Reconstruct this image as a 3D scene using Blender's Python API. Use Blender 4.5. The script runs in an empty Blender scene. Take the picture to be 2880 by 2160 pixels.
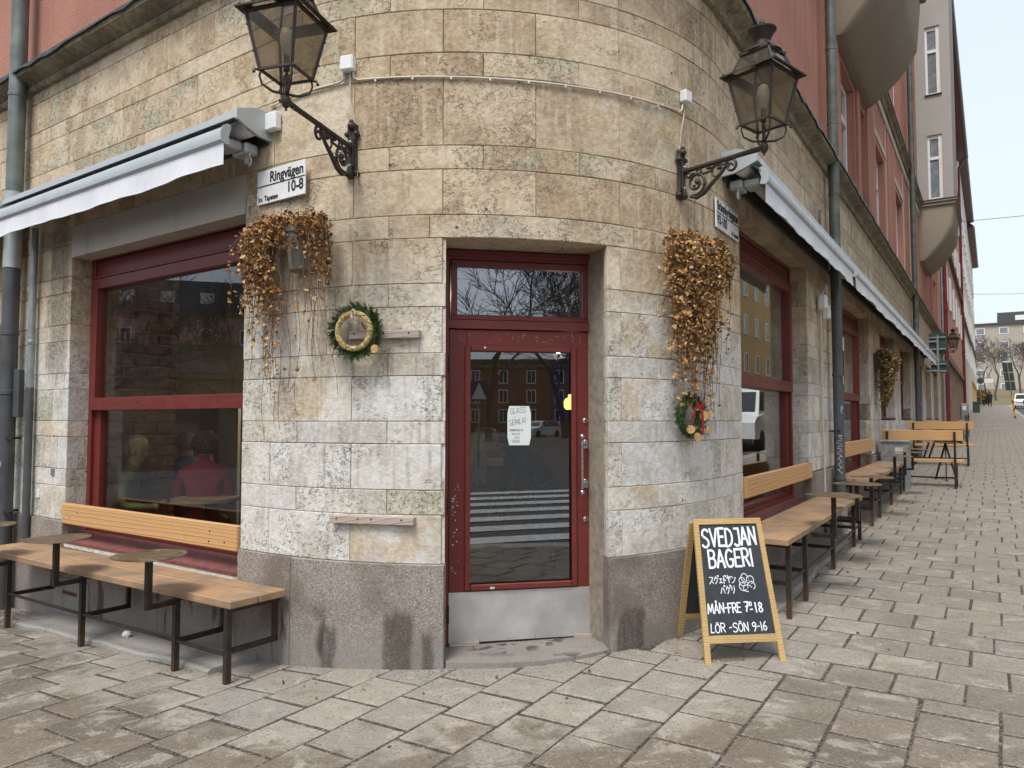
import bpy, bmesh, math, random
from mathutils import Vector, Matrix, noise as mnoise
R = math.radians
random.seed(11)
S = bpy.context.scene
COL = S.collection

# ------------------------------------------------------------------ camera
cam_d = bpy.data.cameras.new('camera'); CAM = bpy.data.objects.new('camera', cam_d); COL.objects.link(CAM)
CAM.location = (0, 0, 1.5); CAM.rotation_euler = (R(90 + 2.75), 0, 0)
cam_d.sensor_width = 36; cam_d.lens = 26.0; cam_d.clip_start = 0.05; cam_d.clip_end = 2000
S.camera = CAM
# ------------------------------------------------------------------ world: bright overcast
SUN_EL, SUN_AZ = 60, 205          # azimuth clockwise from +Y (behind the camera, a little left)
wd = bpy.data.worlds.new('World'); S.world = wd; wd.use_nodes = True
nt = wd.node_tree; nt.nodes.clear()
_o = nt.nodes.new('ShaderNodeOutputWorld'); _b = nt.nodes.new('ShaderNodeBackground')
_s = nt.nodes.new('ShaderNodeTexSky'); _s.sky_type = 'NISHITA'; _s.sun_disc = False
_s.sun_elevation = R(SUN_EL); _s.sun_rotation = R(SUN_AZ); _s.air_density = 1.0; _s.dust_density = 4.0; _s.ozone_density = 1.2
_h = nt.nodes.new('ShaderNodeHueSaturation'); _h.inputs['Saturation'].default_value = 0.42
# a thin even cloud veil over the clear sky
_m = nt.nodes.new('ShaderNodeMix'); _m.data_type = 'RGBA'; _m.inputs[0].default_value = 0.62
_m.inputs[7].default_value = (6.4, 7.2, 8.3, 1)
nt.links.new(_s.outputs[0], _h.inputs['Color']); nt.links.new(_h.outputs[0], _m.inputs[6])
nt.links.new(_m.outputs[2], _b.inputs['Color']); nt.links.new(_b.outputs[0], _o.inputs['Surface'])
_b.inputs['Strength'].default_value = 0.085
wd.cycles.sampling_method = 'MANUAL'; wd.cycles.sample_map_resolution = 256
# ------------------------------------------------------------------ sun through cloud
sl = bpy.data.lights.new('sun', 'SUN'); sl.energy = 1.5; sl.angle = R(22); sl.color = (1, .965, .92)
SUN = bpy.data.objects.new('sun', sl); COL.objects.link(SUN)
_az, _el = R(SUN_AZ), R(SUN_EL)
_to = Vector((math.sin(_az)*math.cos(_el), math.cos(_az)*math.cos(_el), math.sin(_el)))
SUN.rotation_euler = (-_to).to_track_quat('-Z', 'Y').to_euler()
# ------------------------------------------------------------------ exposure
S.view_settings.view_transform = 'Standard'; S.view_settings.look = 'None'
S.view_settings.exposure = 1.0; S.view_settings.gamma = 1.0; S.view_settings.use_curve_mapping = False
S.render.engine = 'CYCLES'
S.cycles.use_denoising = True
S.cycles.max_bounces = 7; S.cycles.diffuse_bounces = 3; S.cycles.glossy_bounces = 4
S.cycles.transparent_max_bounces = 16; S.cycles.transmission_bounces = 4
S.cycles.caustics_reflective = False; S.cycles.caustics_refractive = False
S.cycles.sample_clamp_indirect = 6
S.cycles.use_adaptive_sampling = True; S.cycles.adaptive_threshold = .02

# ------------------------------------------------------------------ plan of the corner: two straight walls joined by a quarter round
CX, CY, RAD = -.34, 6.752, 2.268
TL, TR = R(55.5), R(33)
AL, AR = math.pi + TL, 2*math.pi - TR
ARC = RAD*(AR - AL)
DL = (-math.sin(TL), math.cos(TL)); NL = (-math.cos(TL), -math.sin(TL))
DR = (math.sin(TR), math.cos(TR)); NR = (math.cos(TR), -math.sin(TR))
def WL(u, d, z): return Vector((CX + (RAD+d)*NL[0] - u*DL[0], CY + (RAD+d)*NL[1] - u*DL[1], z))
def WR(u, d, z): u -= ARC; return Vector((CX + (RAD+d)*NR[0] + u*DR[0], CY + (RAD+d)*NR[1] + u*DR[1], z))
def W(u, d, z):
    """facade coordinate u (metres along the wall, 0 and ARC where the round begins and ends), d outwards"""
    if u < 0: return WL(u, d, z)
    if u > ARC: return WR(u, d, z)
    a = AL + u/RAD
    return Vector((CX + (RAD+d)*math.cos(a), CY + (RAD+d)*math.sin(a), z))
def Wn(u):
    a = AL + min(max(u, 0), ARC)/RAD
    return Vector((math.cos(a), math.sin(a), 0))
def Q(a, c, z): return WR(ARC + a, c, z)                      # street frame: a along the side street, c out from its wall
def inv(x, y):
    """(u, d) of a plan point"""
    qx, qy = x - CX, y - CY
    a = qx*DR[0] + qy*DR[1]; b = qx*DL[0] + qy*DL[1]
    if a > 0 and a >= b: return ARC + a, qx*NR[0] + qy*NR[1] - RAD
    if b > 0: return -b, qx*NL[0] + qy*NL[1] - RAD
    an = math.atan2(qy, qx) % (2*math.pi)
    return (an - AL)*RAD, math.hypot(qx, qy) - RAD
_GZ = [(0, -.058), (.3, -.042), (.58, -.016), (.96, .006), (1.3, .020), (1.9, .040), (2.36, .052), (2.9, .060), (ARC, .075)]
def gzu(u):
    if u <= 0: return -.058 + .046*u
    if u >= ARC: return .075 + .03*min(u - ARC, 108)
    for (a, za), (b, zb) in zip(_GZ, _GZ[1:]):
        if u <= b: return za + (zb - za)*(u - a)/(b - a)
def gz(x, y): return gzu(inv(x, y)[0])
def usteps(u0, u1, st=.085):
    pts = [u0]
    for k in (0, ARC):
        if u0 < k < u1: pts.append(k)
    a, b = max(u0, 0), min(u1, ARC)
    if b > a:
        n = max(1, int(math.ceil((b-a)/st)))
        pts += [a + (b-a)*i/n for i in range(n+1)]
    pts.append(u1)
    out = []
    for p in sorted(pts):
        if not out or p - out[-1] > 1e-4: out.append(p)
    return out

# ------------------------------------------------------------------ object helpers
FR = {}
def tag(o, label=None, cat=None, group=None, kind=None):
    if label: o['label'] = label
    if cat: o['category'] = cat
    if group: o['group'] = group
    if kind: o['kind'] = kind
    return o
def thing(name, label, cat, loc=(0, 0, 0), rz=0, group=None, kind=None):
    o = bpy.data.objects.new(name, None); COL.objects.link(o)
    o.location = loc; o.rotation_euler = (0, 0, rz); o.empty_display_size = .1
    FR[o.name] = Matrix.Translation(Vector(loc)) @ Matrix.Rotation(rz, 4, 'Z')
    return tag(o, label, cat, group, kind)
class MB:
    def __init__(s): s.v = []; s.f = []; s.mi = []; s.cur = 0
    def add(s, vs, fs):
        n = len(s.v); s.v += [Vector(v) for v in vs]
        for f in fs: s.f.append([i+n for i in f]); s.mi.append(s.cur)
        return s
    def quad(s, a, b, c, d): return s.add([a, b, c, d], [(0, 1, 2, 3)])
    def box(s, lo, hi, M=None, bev=0):
        x0, y0, z0 = lo; x1, y1, z1 = hi
        if bev <= 0:
            vs = [(x0,y0,z0),(x1,y0,z0),(x1,y1,z0),(x0,y1,z0),(x0,y0,z1),(x1,y0,z1),(x1,y1,z1),(x0,y1,z1)]
            fs = [(0,3,2,1),(4,5,6,7),(0,1,5,4),(1,2,6,5),(2,3,7,6),(3,0,4,7)]
        else:
            b = bm_box(x1-x0, y1-y0, z1-z0, bev)
            c = Vector(((x0+x1)/2, (y0+y1)/2, (z0+z1)/2))
            vs = [v + c for v in b[0]]; fs = b[1]
        if M is not None: vs = [M @ Vector(v) for v in vs]
        return s.add(vs, fs)
    def hexa(s, p):   # 8 points: bottom ring 0-3, top ring 4-7
        return s.add(p, [(0,3,2,1),(4,5,6,7),(0,1,5,4),(1,2,6,5),(2,3,7,6),(3,0,4,7)])
    def bar(s, a, b, w, h=None, up=(0, 0, 1)):
        """rectangular bar between two points, w across, h along 'up'"""
        a, b = Vector(a), Vector(b); h = h or w; t = (b-a).normalized(); u = Vector(up)
        x = t.cross(u)
        if x.length < 1e-4: x = t.cross(Vector((1, 0, 0)) if abs(t.x) < .9 else Vector((0, 1, 0)))
        x.normalize(); y = x.cross(t).normalized()
        c = [(-w/2, -h/2), (w/2, -h/2), (w/2, h/2), (-w/2, h/2)]
        return s.hexa([a + x*i + y*j for i, j in c] + [b + x*i + y*j for i, j in c])
    def tube(s, pts, r, n=8, cap=True, closed=False):
        pts = [Vector(p) for p in pts]; k = len(pts)
        rs = r if isinstance(r, (list, tuple)) else [r]*k
        base = len(s.v); prev = None
        for i, p in enumerate(pts):
            if closed: t = pts[(i+1) % k] - pts[i-1]
            else: t = pts[min(i+1, k-1)] - pts[max(i-1, 0)]
            if t.length < 1e-9: t = Vector((0, 0, 1))
            t.normalize()
            if prev is None:
                x = t.cross(Vector((0, 0, 1)))
                if x.length < 1e-3: x = t.cross(Vector((1, 0, 0)))
            else: x = prev - t*prev.dot(t)
            x.normalize(); prev = x; y = t.cross(x)
            for j in range(n):
                a = 2*math.pi*j/n
                s.v.append(p + (x*math.cos(a) + y*math.sin(a))*rs[i])
        m = k if closed else k-1
        for i in range(m):
            for j in range(n):
                a = base + i*n + j; b = base + i*n + (j+1) % n
                c = base + ((i+1) % k)*n + (j+1) % n; d = base + ((i+1) % k)*n + j
                s.f.append([a, b, c, d]); s.mi.append(s.cur)
        if cap and not closed:
            s.f.append([base + j for j in range(n)][::-1]); s.mi.append(s.cur)
            s.f.append([base + (k-1)*n + j for j in range(n)]); s.mi.append(s.cur)
        return s
    def lathe(s, prof, c=(0, 0, 0), n=16, M=None):
        c = Vector(c); base = len(s.v)
        for (r, z) in prof:
            for j in range(n):
                a = 2*math.pi*j/n; p = Vector((r*math.cos(a), r*math.sin(a), z))
                s.v.append((M @ p if M else p) + c)
        for i in range(len(prof)-1):
            for j in range(n):
                s.f.append([base+i*n+j, base+i*n+(j+1) % n, base+(i+1)*n+(j+1) % n, base+(i+1)*n+j]); s.mi.append(s.cur)
        if prof[0][0] > 1e-4: s.f.append([base+j for j in range(n)][::-1]); s.mi.append(s.cur)
        if prof[-1][0] > 1e-4: s.f.append([base+(len(prof)-1)*n+j for j in range(n)]); s.mi.append(s.cur)
        return s
    def ball(s, c, r, n=10, m=6, sc=(1, 1, 1)):
        pr = [(r*math.sin(math.pi*i/m)*sc[0], -r*math.cos(math.pi*i/m)*sc[2]) for i in range(m+1)]
        pr[0] = (1e-5, pr[0][1]); pr[-1] = (1e-5, pr[-1][1])
        return s.lathe(pr, c, n)
    def prism(s, poly, a, b):
        """polygon of points [(i,j)] mapped by fn a(i,j) (one end) and b(i,j) (other end)"""
        n = len(poly); vs = [a(*p) for p in poly] + [b(*p) for p in poly]
        fs = [tuple(range(n))[::-1], tuple(range(n, 2*n))] + [(i, (i+1) % n, n+(i+1) % n, n+i) for i in range(n)]
        return s.add(vs, fs)
    def build(s, name, mat, parent=None, local=False, smooth=False):
        me = bpy.data.meshes.new(name)
        vs = s.v
        if parent is not None and not local:
            Mi = FR[parent.name].inverted(); vs = [Mi @ v for v in vs]
        me.from_pydata([tuple(v) for v in vs], [], s.f)
        mats = mat if isinstance(mat, (list, tuple)) else [mat]
        for m in mats: me.materials.append(m)
        if len(mats) > 1: me.polygons.foreach_set('material_index', s.mi)
        bm = bmesh.new(); bm.from_mesh(me); bmesh.ops.recalc_face_normals(bm, faces=bm.faces); bm.to_mesh(me); bm.free()
        if smooth:
            me.polygons.foreach_set('use_smooth', [True]*len(me.polygons))
            if smooth != 'all': me.set_sharp_from_angle(angle=R(smooth if smooth is not True else 40))
        o = bpy.data.objects.new(name, me); COL.objects.link(o)
        FR[o.name] = Matrix.Identity(4)
        if parent is not None: o.parent = parent; FR[o.name] = FR[parent.name]
        return o
    def single(s, name, mat, label, cat, group=None, smooth=False, kind=None):
        """a top-level thing of one mesh, origin at its base"""
        xs = [v.x for v in s.v]; ys = [v.y for v in s.v]; zs = [v.z for v in s.v]
        c = Vector(((min(xs)+max(xs))/2, (min(ys)+max(ys))/2, min(zs)))
        s.v = [v - c for v in s.v]
        o = s.build(name, mat, None, True, smooth); o.location = c
        FR[o.name] = Matrix.Translation(c)
        return tag(o, label, cat, group, kind)
_bb = {}
def bm_box(x, y, z, b):
    k = (round(x, 4), round(y, 4), round(z, 4), round(b, 4))
    if k not in _bb:
        vs = []; idx = {}
        b = min(b, x*.45, y*.45, z*.45)
        for sx in (-1, 1):
            for sy in (-1, 1):
                for sz in (-1, 1):
                    for ax in range(3):
                        p = [sx*(x/2-b), sy*(y/2-b), sz*(z/2-b)]; p[ax] += (sx, sy, sz)[ax]*b
                        idx[(sx, sy, sz, ax)] = len(vs); vs.append(Vector(p))
        fs = []
        for ax in range(3):
            o1, o2 = [(1, 2), (2, 0), (0, 1)][ax]
            for s0 in (-1, 1):
                ring = []
                for a, c in ((-1, -1), (1, -1), (1, 1), (-1, 1)):
                    t = [0, 0, 0]; t[ax] = s0; t[o1] = a; t[o2] = c; ring.append(idx[(*t, ax)])
                fs.append(ring)
        for ax in range(3):
            o1, o2 = [(1, 2), (2, 0), (0, 1)][ax]
            for a in (-1, 1):
                for c in (-1, 1):
                    q = []
                    for s0, nx in ((-1, o1), (-1, o2), (1, o2), (1, o1)):
                        t = [0, 0, 0]; t[ax] = s0; t[o1] = a; t[o2] = c; q.append(idx[(*t, nx)])
                    fs.append(q)
        for sx in (-1, 1):
            for sy in (-1, 1):
                for sz in (-1, 1): fs.append([idx[(sx, sy, sz, a)] for a in range(3)])
        _bb[k] = (vs, fs)
    return _bb[k]
def share(o, name, parent, M):
    """a copy of mesh object o (shared data) at matrix M in the parent's frame"""
    c = o.copy(); c.name = name; COL.objects.link(c); c.parent = parent; c.matrix_local = M
    return c
def dup(root, loc, rz, label, group=None):
    r = root.copy(); COL.objects.link(r); r.location = loc; r.rotation_euler = (0, 0, rz); r['label'] = label
    FR[r.name] = Matrix.Translation(Vector(loc)) @ Matrix.Rotation(rz, 4, 'Z')
    if group: r['group'] = group
    for ch in list(root.children):
        c = ch.copy(); COL.objects.link(c); c.parent = r; FR[c.name] = FR[r.name]
        for g in ch.children:
            d = g.copy(); COL.objects.link(d); d.parent = c; FR[d.name] = FR[r.name]
    return r
def sweep(prof, u0, u1, fn=W, st=.085, closed=True):
    """profile [(d,z)] swept along the facade"""
    mb = MB(); us = usteps(u0, u1, st) if fn is W else [u0, u1]; n = len(prof)
    for u in us: mb.v += [fn(u, d, z) for d, z in prof]
    for i in range(len(us)-1):
        for j in range(n if closed else n-1):
            mb.f.append([i*n+j, i*n+(j+1) % n, (i+1)*n+(j+1) % n, (i+1)*n+j]); mb.mi.append(0)
    if closed:
        mb.f.append(list(range(n))); mb.mi.append(0); mb.f.append([(len(us)-1)*n+j for j in range(n)]); mb.mi.append(0)
    return mb
def text_mesh(body, fn, size, w, align='LEFT', bold=0.0, thick=.0015):
    """lettering laid on a surface: fn(i,j,k) maps text plane to space; w horizontally condenses"""
    c = bpy.data.curves.new('txt', 'FONT'); c.body = body; c.size = size; c.align_x = align; c.offset = bold; c.extrude = thick
    o = bpy.data.objects.new('txt', c); COL.objects.link(o)
    me = o.to_mesh(); mb = MB()
    mb.add([fn(v.co.x*w, v.co.y, v.co.z) for v in me.vertices], [tuple(p.vertices) for p in me.polygons])
    o.to_mesh_clear(); bpy.data.objects.remove(o); bpy.data.curves.remove(c)
    return mb
# ================================================================== materials
class NM:
    def __init__(s, name):
        s.m = bpy.data.materials.new(name); s.m.use_nodes = True; s.t = s.m.node_tree
        s.b = next(n for n in s.t.nodes if n.type == 'BSDF_PRINCIPLED'); s.out = next(n for n in s.t.nodes if n.type == 'OUTPUT_MATERIAL')
        s._pos = None
    def n(s, ty): return s.t.nodes.new(ty)
    def lk(s, a, b):
        if isinstance(a, (int, float)): b.default_value = a
        elif isinstance(a, tuple): b.default_value = (*a, 1) if len(a) == 3 and len(b.default_value) == 4 else a
        else: s.t.links.new(a, b)
    def pos(s):
        if s._pos is None: s._pos = s.n('ShaderNodeNewGeometry').outputs['Position']
        return s._pos
    def obj(s): return s.n('ShaderNodeTexCoord').outputs['Object']
    def rnd(s): return s.n('ShaderNodeObjectInfo').outputs['Random']
    def sc(s, v, k):
        m = s.n('ShaderNodeVectorMath'); m.operation = 'MULTIPLY'; s.lk(v, m.inputs[0]); m.inputs[1].default_value = k if isinstance(k, tuple) else (k, k, k); return m.outputs[0]
    def addv(s, v, w):
        m = s.n('ShaderNodeVectorMath'); m.operation = 'ADD'; s.lk(v, m.inputs[0]); s.lk(w, m.inputs[1]); return m.outputs[0]
    def comb(s, x=0., y=0., z=0.):
        m = s.n('ShaderNodeCombineXYZ'); s.lk(x, m.inputs[0]); s.lk(y, m.inputs[1]); s.lk(z, m.inputs[2]); return m.outputs[0]
    def sep(s, v, i):
        m = s.n('ShaderNodeSeparateXYZ'); s.lk(v, m.inputs[0]); return m.outputs[i]
    def noise(s, v, scale, det=4., ro=.55, dist=0.):
        m = s.n('ShaderNodeTexNoise'); s.lk(v, m.inputs['Vector']); m.inputs['Scale'].default_value = scale
        m.inputs['Detail'].default_value = det; m.inputs['Roughness'].default_value = ro; m.inputs['Distortion'].default_value = dist
        return m.outputs['Fac']
    def vor(s, v, scale, feat='F1', out='Distance', rand=1.):
        m = s.n('ShaderNodeTexVoronoi'); m.feature = feat; s.lk(v, m.inputs['Vector']); m.inputs['Scale'].default_value = scale
        m.inputs['Randomness'].default_value = rand; return m.outputs[out]
    def wave(s, v, scale, dist=2., det=2., dsc=1., ty='BANDS', ax='X'):
        m = s.n('ShaderNodeTexWave'); m.wave_type = ty; m.bands_direction = ax if ty == 'BANDS' else 'X'
        if ty == 'RINGS': m.rings_direction = ax
        s.lk(v, m.inputs['Vector']); m.inputs['Scale'].default_value = scale; m.inputs['Distortion'].default_value = dist
        m.inputs['Detail'].default_value = det; m.inputs['Detail Scale'].default_value = dsc; return m.outputs['Fac']
    def ramp(s, f, els, interp='LINEAR'):
        m = s.n('ShaderNodeValToRGB'); r = m.color_ramp; r.interpolation = interp
        while len(r.elements) < len(els): r.elements.new(.5)
        for e, (p, c) in zip(r.elements, els):
            e.position = p; e.color = (*c, 1) if isinstance(c, tuple) else (c, c, c, 1)
        s.lk(f, m.inputs[0]); return m.outputs[0]
    def val(s, f, a, b, c=0., d=1.):
        m = s.n('ShaderNodeMapRange'); m.interpolation_type = 'SMOOTHSTEP'; s.lk(f, m.inputs[0])
        for i, x in enumerate((a, b, c, d)): m.inputs[i+1].default_value = x
        return m.outputs[0]
    def mix(s, f, a, b, mode='MIX'):
        m = s.n('ShaderNodeMix'); m.data_type = 'RGBA'; m.blend_type = mode; m.clamp_factor = True
        s.lk(f, m.inputs[0]); s.lk(a, m.inputs[6]); s.lk(b, m.inputs[7]); return m.outputs[2]
    def math(s, op, a, b=0.):
        m = s.n('ShaderNodeMath'); m.operation = op; s.lk(a, m.inputs[0]); s.lk(b, m.inputs[1]); return m.outputs[0]
    def bump(s, h, st=.5, dist=.01, nrm=None):
        m = s.n('ShaderNodeBump'); m.inputs['Strength'].default_value = st; m.inputs['Distance'].default_value = dist
        s.lk(h, m.inputs['Height'])
        if nrm is not None: s.lk(nrm, m.inputs['Normal'])
        return m.outputs[0]
    def set(s, base=None, rough=None, metal=None, nrm=None, **kw):
        if base is not None: s.lk(base, s.b.inputs['Base Color'])
        if rough is not None: s.lk(rough, s.b.inputs['Roughness'])
        if metal is not None: s.lk(metal, s.b.inputs['Metallic'])
        if nrm is not None: s.lk(nrm, s.b.inputs['Normal'])
        for k, v in kw.items(): s.lk(v, s.b.inputs[k.replace('_', ' ')])
        return s.m
def paint(name, col, rough=.5, var=.12, scale=6., bump=0., metal=0., spec=.5, wear=None):
    k = NM(name); p = k.obj(); nz = k.noise(p, scale, 5)
    lo = tuple(c*(1-var) for c in col); hi = tuple(min(1, c*(1+var)) for c in col)
    c = k.ramp(nz, [(.3, lo), (.7, hi)])
    if wear: c = k.mix(k.math('MULTIPLY', k.val(k.noise(p, scale*4, 6, .7), .6, .72), .7), c, wear)
    r = k.val(k.noise(p, scale*2.3, 3), .3, .7, max(.03, rough-.08), rough+.08)
    nr = k.bump(k.noise(p, 180, 3), .25, bump) if bump else None
    return k.set(c, r, metal, nr, Specular_IOR_Level=spec)
M = {}
# ---- limestone blocks: warm and brown above, washed pale grey below, pitted and streaked
def limestone():
    k = NM('limestone'); p = k.pos(); r = k.rnd(); z = k.sep(p, 2)
    pp = k.addv(p, k.comb(k.math('MULTIPLY', r, 37.), k.math('MULTIPLY', r, 91.), k.math('MULTIPLY', r, 13.)))
    wn_ = k.n('ShaderNodeTexWhiteNoise'); wn_.noise_dimensions = '1D'; k.lk(k.math('MULTIPLY', r, 51.3), wn_.inputs['W']); r2 = wn_.outputs['Value']
    nz = k.n('ShaderNodeTexNoise'); k.lk(pp, nz.inputs['Vector']); nz.inputs['Scale'].default_value = 3.4; nz.inputs['Detail'].default_value = 5; nz.inputs['Roughness'].default_value = .62
    mid = nz.outputs['Fac']; midc = nz.outputs['Color']; m2 = k.sep(midc, 1); m3 = k.sep(midc, 2)
    fz = k.n('ShaderNodeTexNoise'); k.lk(pp, fz.inputs['Vector']); fz.inputs['Scale'].default_value = 30; fz.inputs['Detail'].default_value = 3.; fz.inputs['Roughness'].default_value = .65
    fine = fz.outputs['Fac']; f2 = k.sep(fz.outputs['Color'], 1)
    st = k.noise(k.sc(pp, (9., 9., .5)), 2.4, 3, .6)
    big = k.noise(p, .8, 2)
    hz = k.val(k.math('ADD', z, k.math('MULTIPLY', k.math('SUBTRACT', big, .5), 1.9)), 1.7, 2.75)
    warm = k.ramp(r, [(0, (0.440, 0.314, 0.187)), (.2, (0.550, 0.424, 0.270)), (.45, (0.638, 0.512, 0.347)), (.65, (0.506, 0.380, 0.242)), (.85, (0.616, 0.501, 0.347)), (1, (0.660, 0.561, 0.418))])
    pale = k.ramp(r2, [(0, (0.588, 0.557, 0.499)), (.2, (0.614, 0.614, 0.598)), (.4, (0.704, 0.656, 0.551)), (.6, (0.651, 0.625, 0.572)), (.8, (0.720, 0.709, 0.672)), (1, (0.630, 0.567, 0.462))])
    c = k.mix(hz, pale, warm)
    c = k.mix(k.val(mid, .45, .62, 0, .62), c, k.mix(hz, (.43, .39, .325), (.31, .215, .125)))
    c = k.mix(k.math('MULTIPLY', k.val(mid, .46, .34), .45), c, k.mix(hz, (.72, .715, .70), (.66, .57, .43)))
    c = k.mix(k.val(st, .54, .70, 0, .55), c, k.mix(hz, (.70, .69, .66), (.66, .57, .41)))
    c = k.mix(k.math('MULTIPLY', k.val(st, .47, .36), k.val(big, .50, .62, 0, .45)), c, (.20, .16, .11))
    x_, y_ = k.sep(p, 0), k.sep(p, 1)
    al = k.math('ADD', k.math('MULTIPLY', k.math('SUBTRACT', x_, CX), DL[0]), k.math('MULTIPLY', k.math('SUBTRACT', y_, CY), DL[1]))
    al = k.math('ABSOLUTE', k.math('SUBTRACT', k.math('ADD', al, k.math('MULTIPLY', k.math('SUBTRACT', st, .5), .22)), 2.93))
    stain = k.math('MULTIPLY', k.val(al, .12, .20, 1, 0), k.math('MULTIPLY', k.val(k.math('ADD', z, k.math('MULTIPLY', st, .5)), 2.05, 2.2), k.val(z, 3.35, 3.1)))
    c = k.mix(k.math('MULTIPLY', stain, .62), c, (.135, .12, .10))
    c = k.mix(k.math('MULTIPLY', k.val(r2, .72, .92), k.val(m2, .42, .62, 0, .6)), c, (.35, .36, .255))
    c = k.mix(k.math('MULTIPLY', k.val(r, .84, .96), k.val(m3, .42, .60, 0, .55)), c, (.50, .35, .17))
    c = k.mix(k.val(fine, .34, .70), k.mix(1., c, (.86, .845, .82), 'MULTIPLY'), k.mix(.14, c, (.90, .86, .79)))
    # fine worm-eaten cavities in patches, stronger on some stones
    wp = k.addv(pp, k.sc(fz.outputs['Color'], .05))
    ed = k.vor(k.sc(wp, (1., 1., 1.5)), 30., 'DISTANCE_TO_EDGE')
    patch = k.math('ADD', m2, k.math('MULTIPLY', k.math('SUBTRACT', r2, .55), .24))
    msk = k.math('MULTIPLY', k.val(f2, .48, .58), k.val(patch, .46, .62))
    pit = k.math('MULTIPLY', k.val(ed, .02, .085, 1., 0.), msk)
    c = k.mix(k.math('MULTIPLY', pit, .32), c, (.19, .15, .105))
    c = k.mix(k.val(k.vor(p, 3.7), .030, .045, .85, 0), c, (.05, .04, .03))
    h = k.math('SUBTRACT', k.math('ADD', k.math('MULTIPLY', fine, .5), k.math('MULTIPLY', mid, .6)), k.math('MULTIPLY', pit, .8))
    return k.set(c, k.val(fine, .3, .7, .8, .95), 0, k.bump(h, .95, .013), Specular_IOR_Level=.25)
M['stone'] = limestone()
def granite():
    k = NM('plinth_granite'); p = k.pos(); z = k.sep(p, 2)
    sp = k.vor(p, 150., 'F1', 'Color'); sv = k.sep(sp, 0); n1 = k.noise(p, 70, 3, .7); n2 = k.noise(p, 2.3, 4)
    c = k.ramp(sv, [(0, (.135, .112, .092)), (.35, (.25, .215, .183)), (.7, (.32, .282, .243)), (1, (.47, .43, .385))])
    c = k.mix(k.val(n1, .35, .7, 0, .6), c, (.28, .243, .207))
    c = k.mix(k.val(n2, .42, .66, 0, .65), c, (.125, .095, .072))
    # grey splash zone and dark wet run marks near the pavement
    c = k.mix(k.val(k.math('ADD', z, k.math('MULTIPLY', n2, .35)), .22, .50, .55, 0), c, (.235, .222, .205))
    st = k.noise(k.sc(p, (6., 6., .8)), 1.15, 3, .6)
    c = k.mix(k.math('MULTIPLY', k.math('MULTIPLY', k.val(st, .54, .60), k.val(k.noise(p, 1.3, 2), .50, .58)), k.val(k.math('ADD', z, k.math('MULTIPLY', n1, .25)), .36, .52, .85, 0)), c, (.055, .042, .032))
    drip = k.noise(k.sc(p, (16., 16., 1.6)), 1.6, 3)
    for uu, wd_, zh in ((.56, .045, .24), (1.03, .085, .34), (1.20, .03, .22), (2.50, .10, .30)):
        c0 = W(uu, .022, 0); dd = k.math('SQRT', k.math('ADD', k.math('POWER', k.math('SUBTRACT', k.sep(p, 0), c0.x), 2.), k.math('POWER', k.math('SUBTRACT', k.sep(p, 1), c0.y), 2.)))
        dd = k.math('ADD', dd, k.math('MULTIPLY', k.math('SUBTRACT', n2, .5), .16))
        mk = k.math('MULTIPLY', k.val(dd, wd_ + .025, wd_ - .01, 0, 1), k.val(k.math('ADD', z, k.math('MULTIPLY', k.math('SUBTRACT', drip, .5), .16)), zh + .03, zh - .04, 0, 1))
        c = k.mix(k.math('MULTIPLY', mk, k.math('MULTIPLY', k.val(drip, .30, .50, .55, .80), k.val(n1, .30, .60, .55, 1.))), c, (.060, .047, .037))
    h = k.math('ADD', n1, k.math('MULTIPLY', sv, .4))
    return k.set(c, .72, 0, k.bump(h, .4, .004), Specular_IOR_Level=.35)
M['granite'] = granite()
M['mortar'] = paint('mortar', (.28, .235, .18), .95, .3, 20)
def plaster(name, col, dark=.55, bs=90, bd=.006, str_=.35, streak=True):
    k = NM(name); p = k.pos(); n1 = k.noise(p, bs, 4, .6); n2 = k.noise(p, 1.1, 4); n3 = k.noise(k.sc(p, (4., 4., .35)), 1.6, 4)
    c = k.ramp(n1, [(.3, tuple(x*.82 for x in col)), (.7, tuple(min(1, x*1.12) for x in col))])
    c = k.mix(k.val(n2, .4, .75, 0, str_), c, tuple(x*dark for x in col))
    if streak: c = k.mix(k.val(n3, .52, .75, 0, .38), c, tuple(x*.5 for x in col))
    return k.set(c, .92, 0, k.bump(n1, .8, bd), Specular_IOR_Level=.2)
M['red_plaster'] = plaster('red_plaster', (.47, .225, .165), .6, 60, .008, .5)
M['red_dark'] = plaster('red_reveal_plaster', (.30, .125, .088))
M['cream_line'] = plaster('cream_trim', (.56, .47, .37), .75)
M['grey_plaster'] = plaster('grey_plaster', (.42, .395, .36), .75, 60, .008, .3, False)
M['oriel_under'] = plaster('oriel_plaster', (.34, .29, .22), .7, 60, .008, .3, False)
M['lintel_plaster'] = plaster('lintel_plaster', (.52, .485, .42), .75, 120, .003)
M['concrete'] = plaster('concrete', (.33, .315, .285), .6, 45, .006)
M['pink_plaster'] = plaster('pink_plaster', (.60, .36, .29), .75, 40, .01)
M['cream_plaster'] = plaster('cream_plaster', (.70, .61, .46), .8, 40, .01)
M['white_plaster'] = plaster('white_plaster', (.70, .66, .58), .8, 30, .015)
M['ochre_plaster'] = plaster('ochre_plaster', (.66, .45, .20), .85, 40, .006)
M['brown_stone'] = plaster('brown_stone', (.30, .21, .16), .6, 30, .01)
def cornice():
    k = NM('cornice_stone'); p = k.pos(); n = k.noise(p, 16, 6, .7); b = k.noise(p, 2.2, 4)
    c = k.ramp(n, [(.3, (.13, .105, .065)), (.55, (.30, .255, .175)), (.8, (.45, .40, .30))])
    c = k.mix(k.val(b, .4, .7, 0, .6), c, (.10, .08, .05))
    return k.set(c, .95, 0, k.bump(n, .9, .02))
M['cornice'] = cornice()
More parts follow.
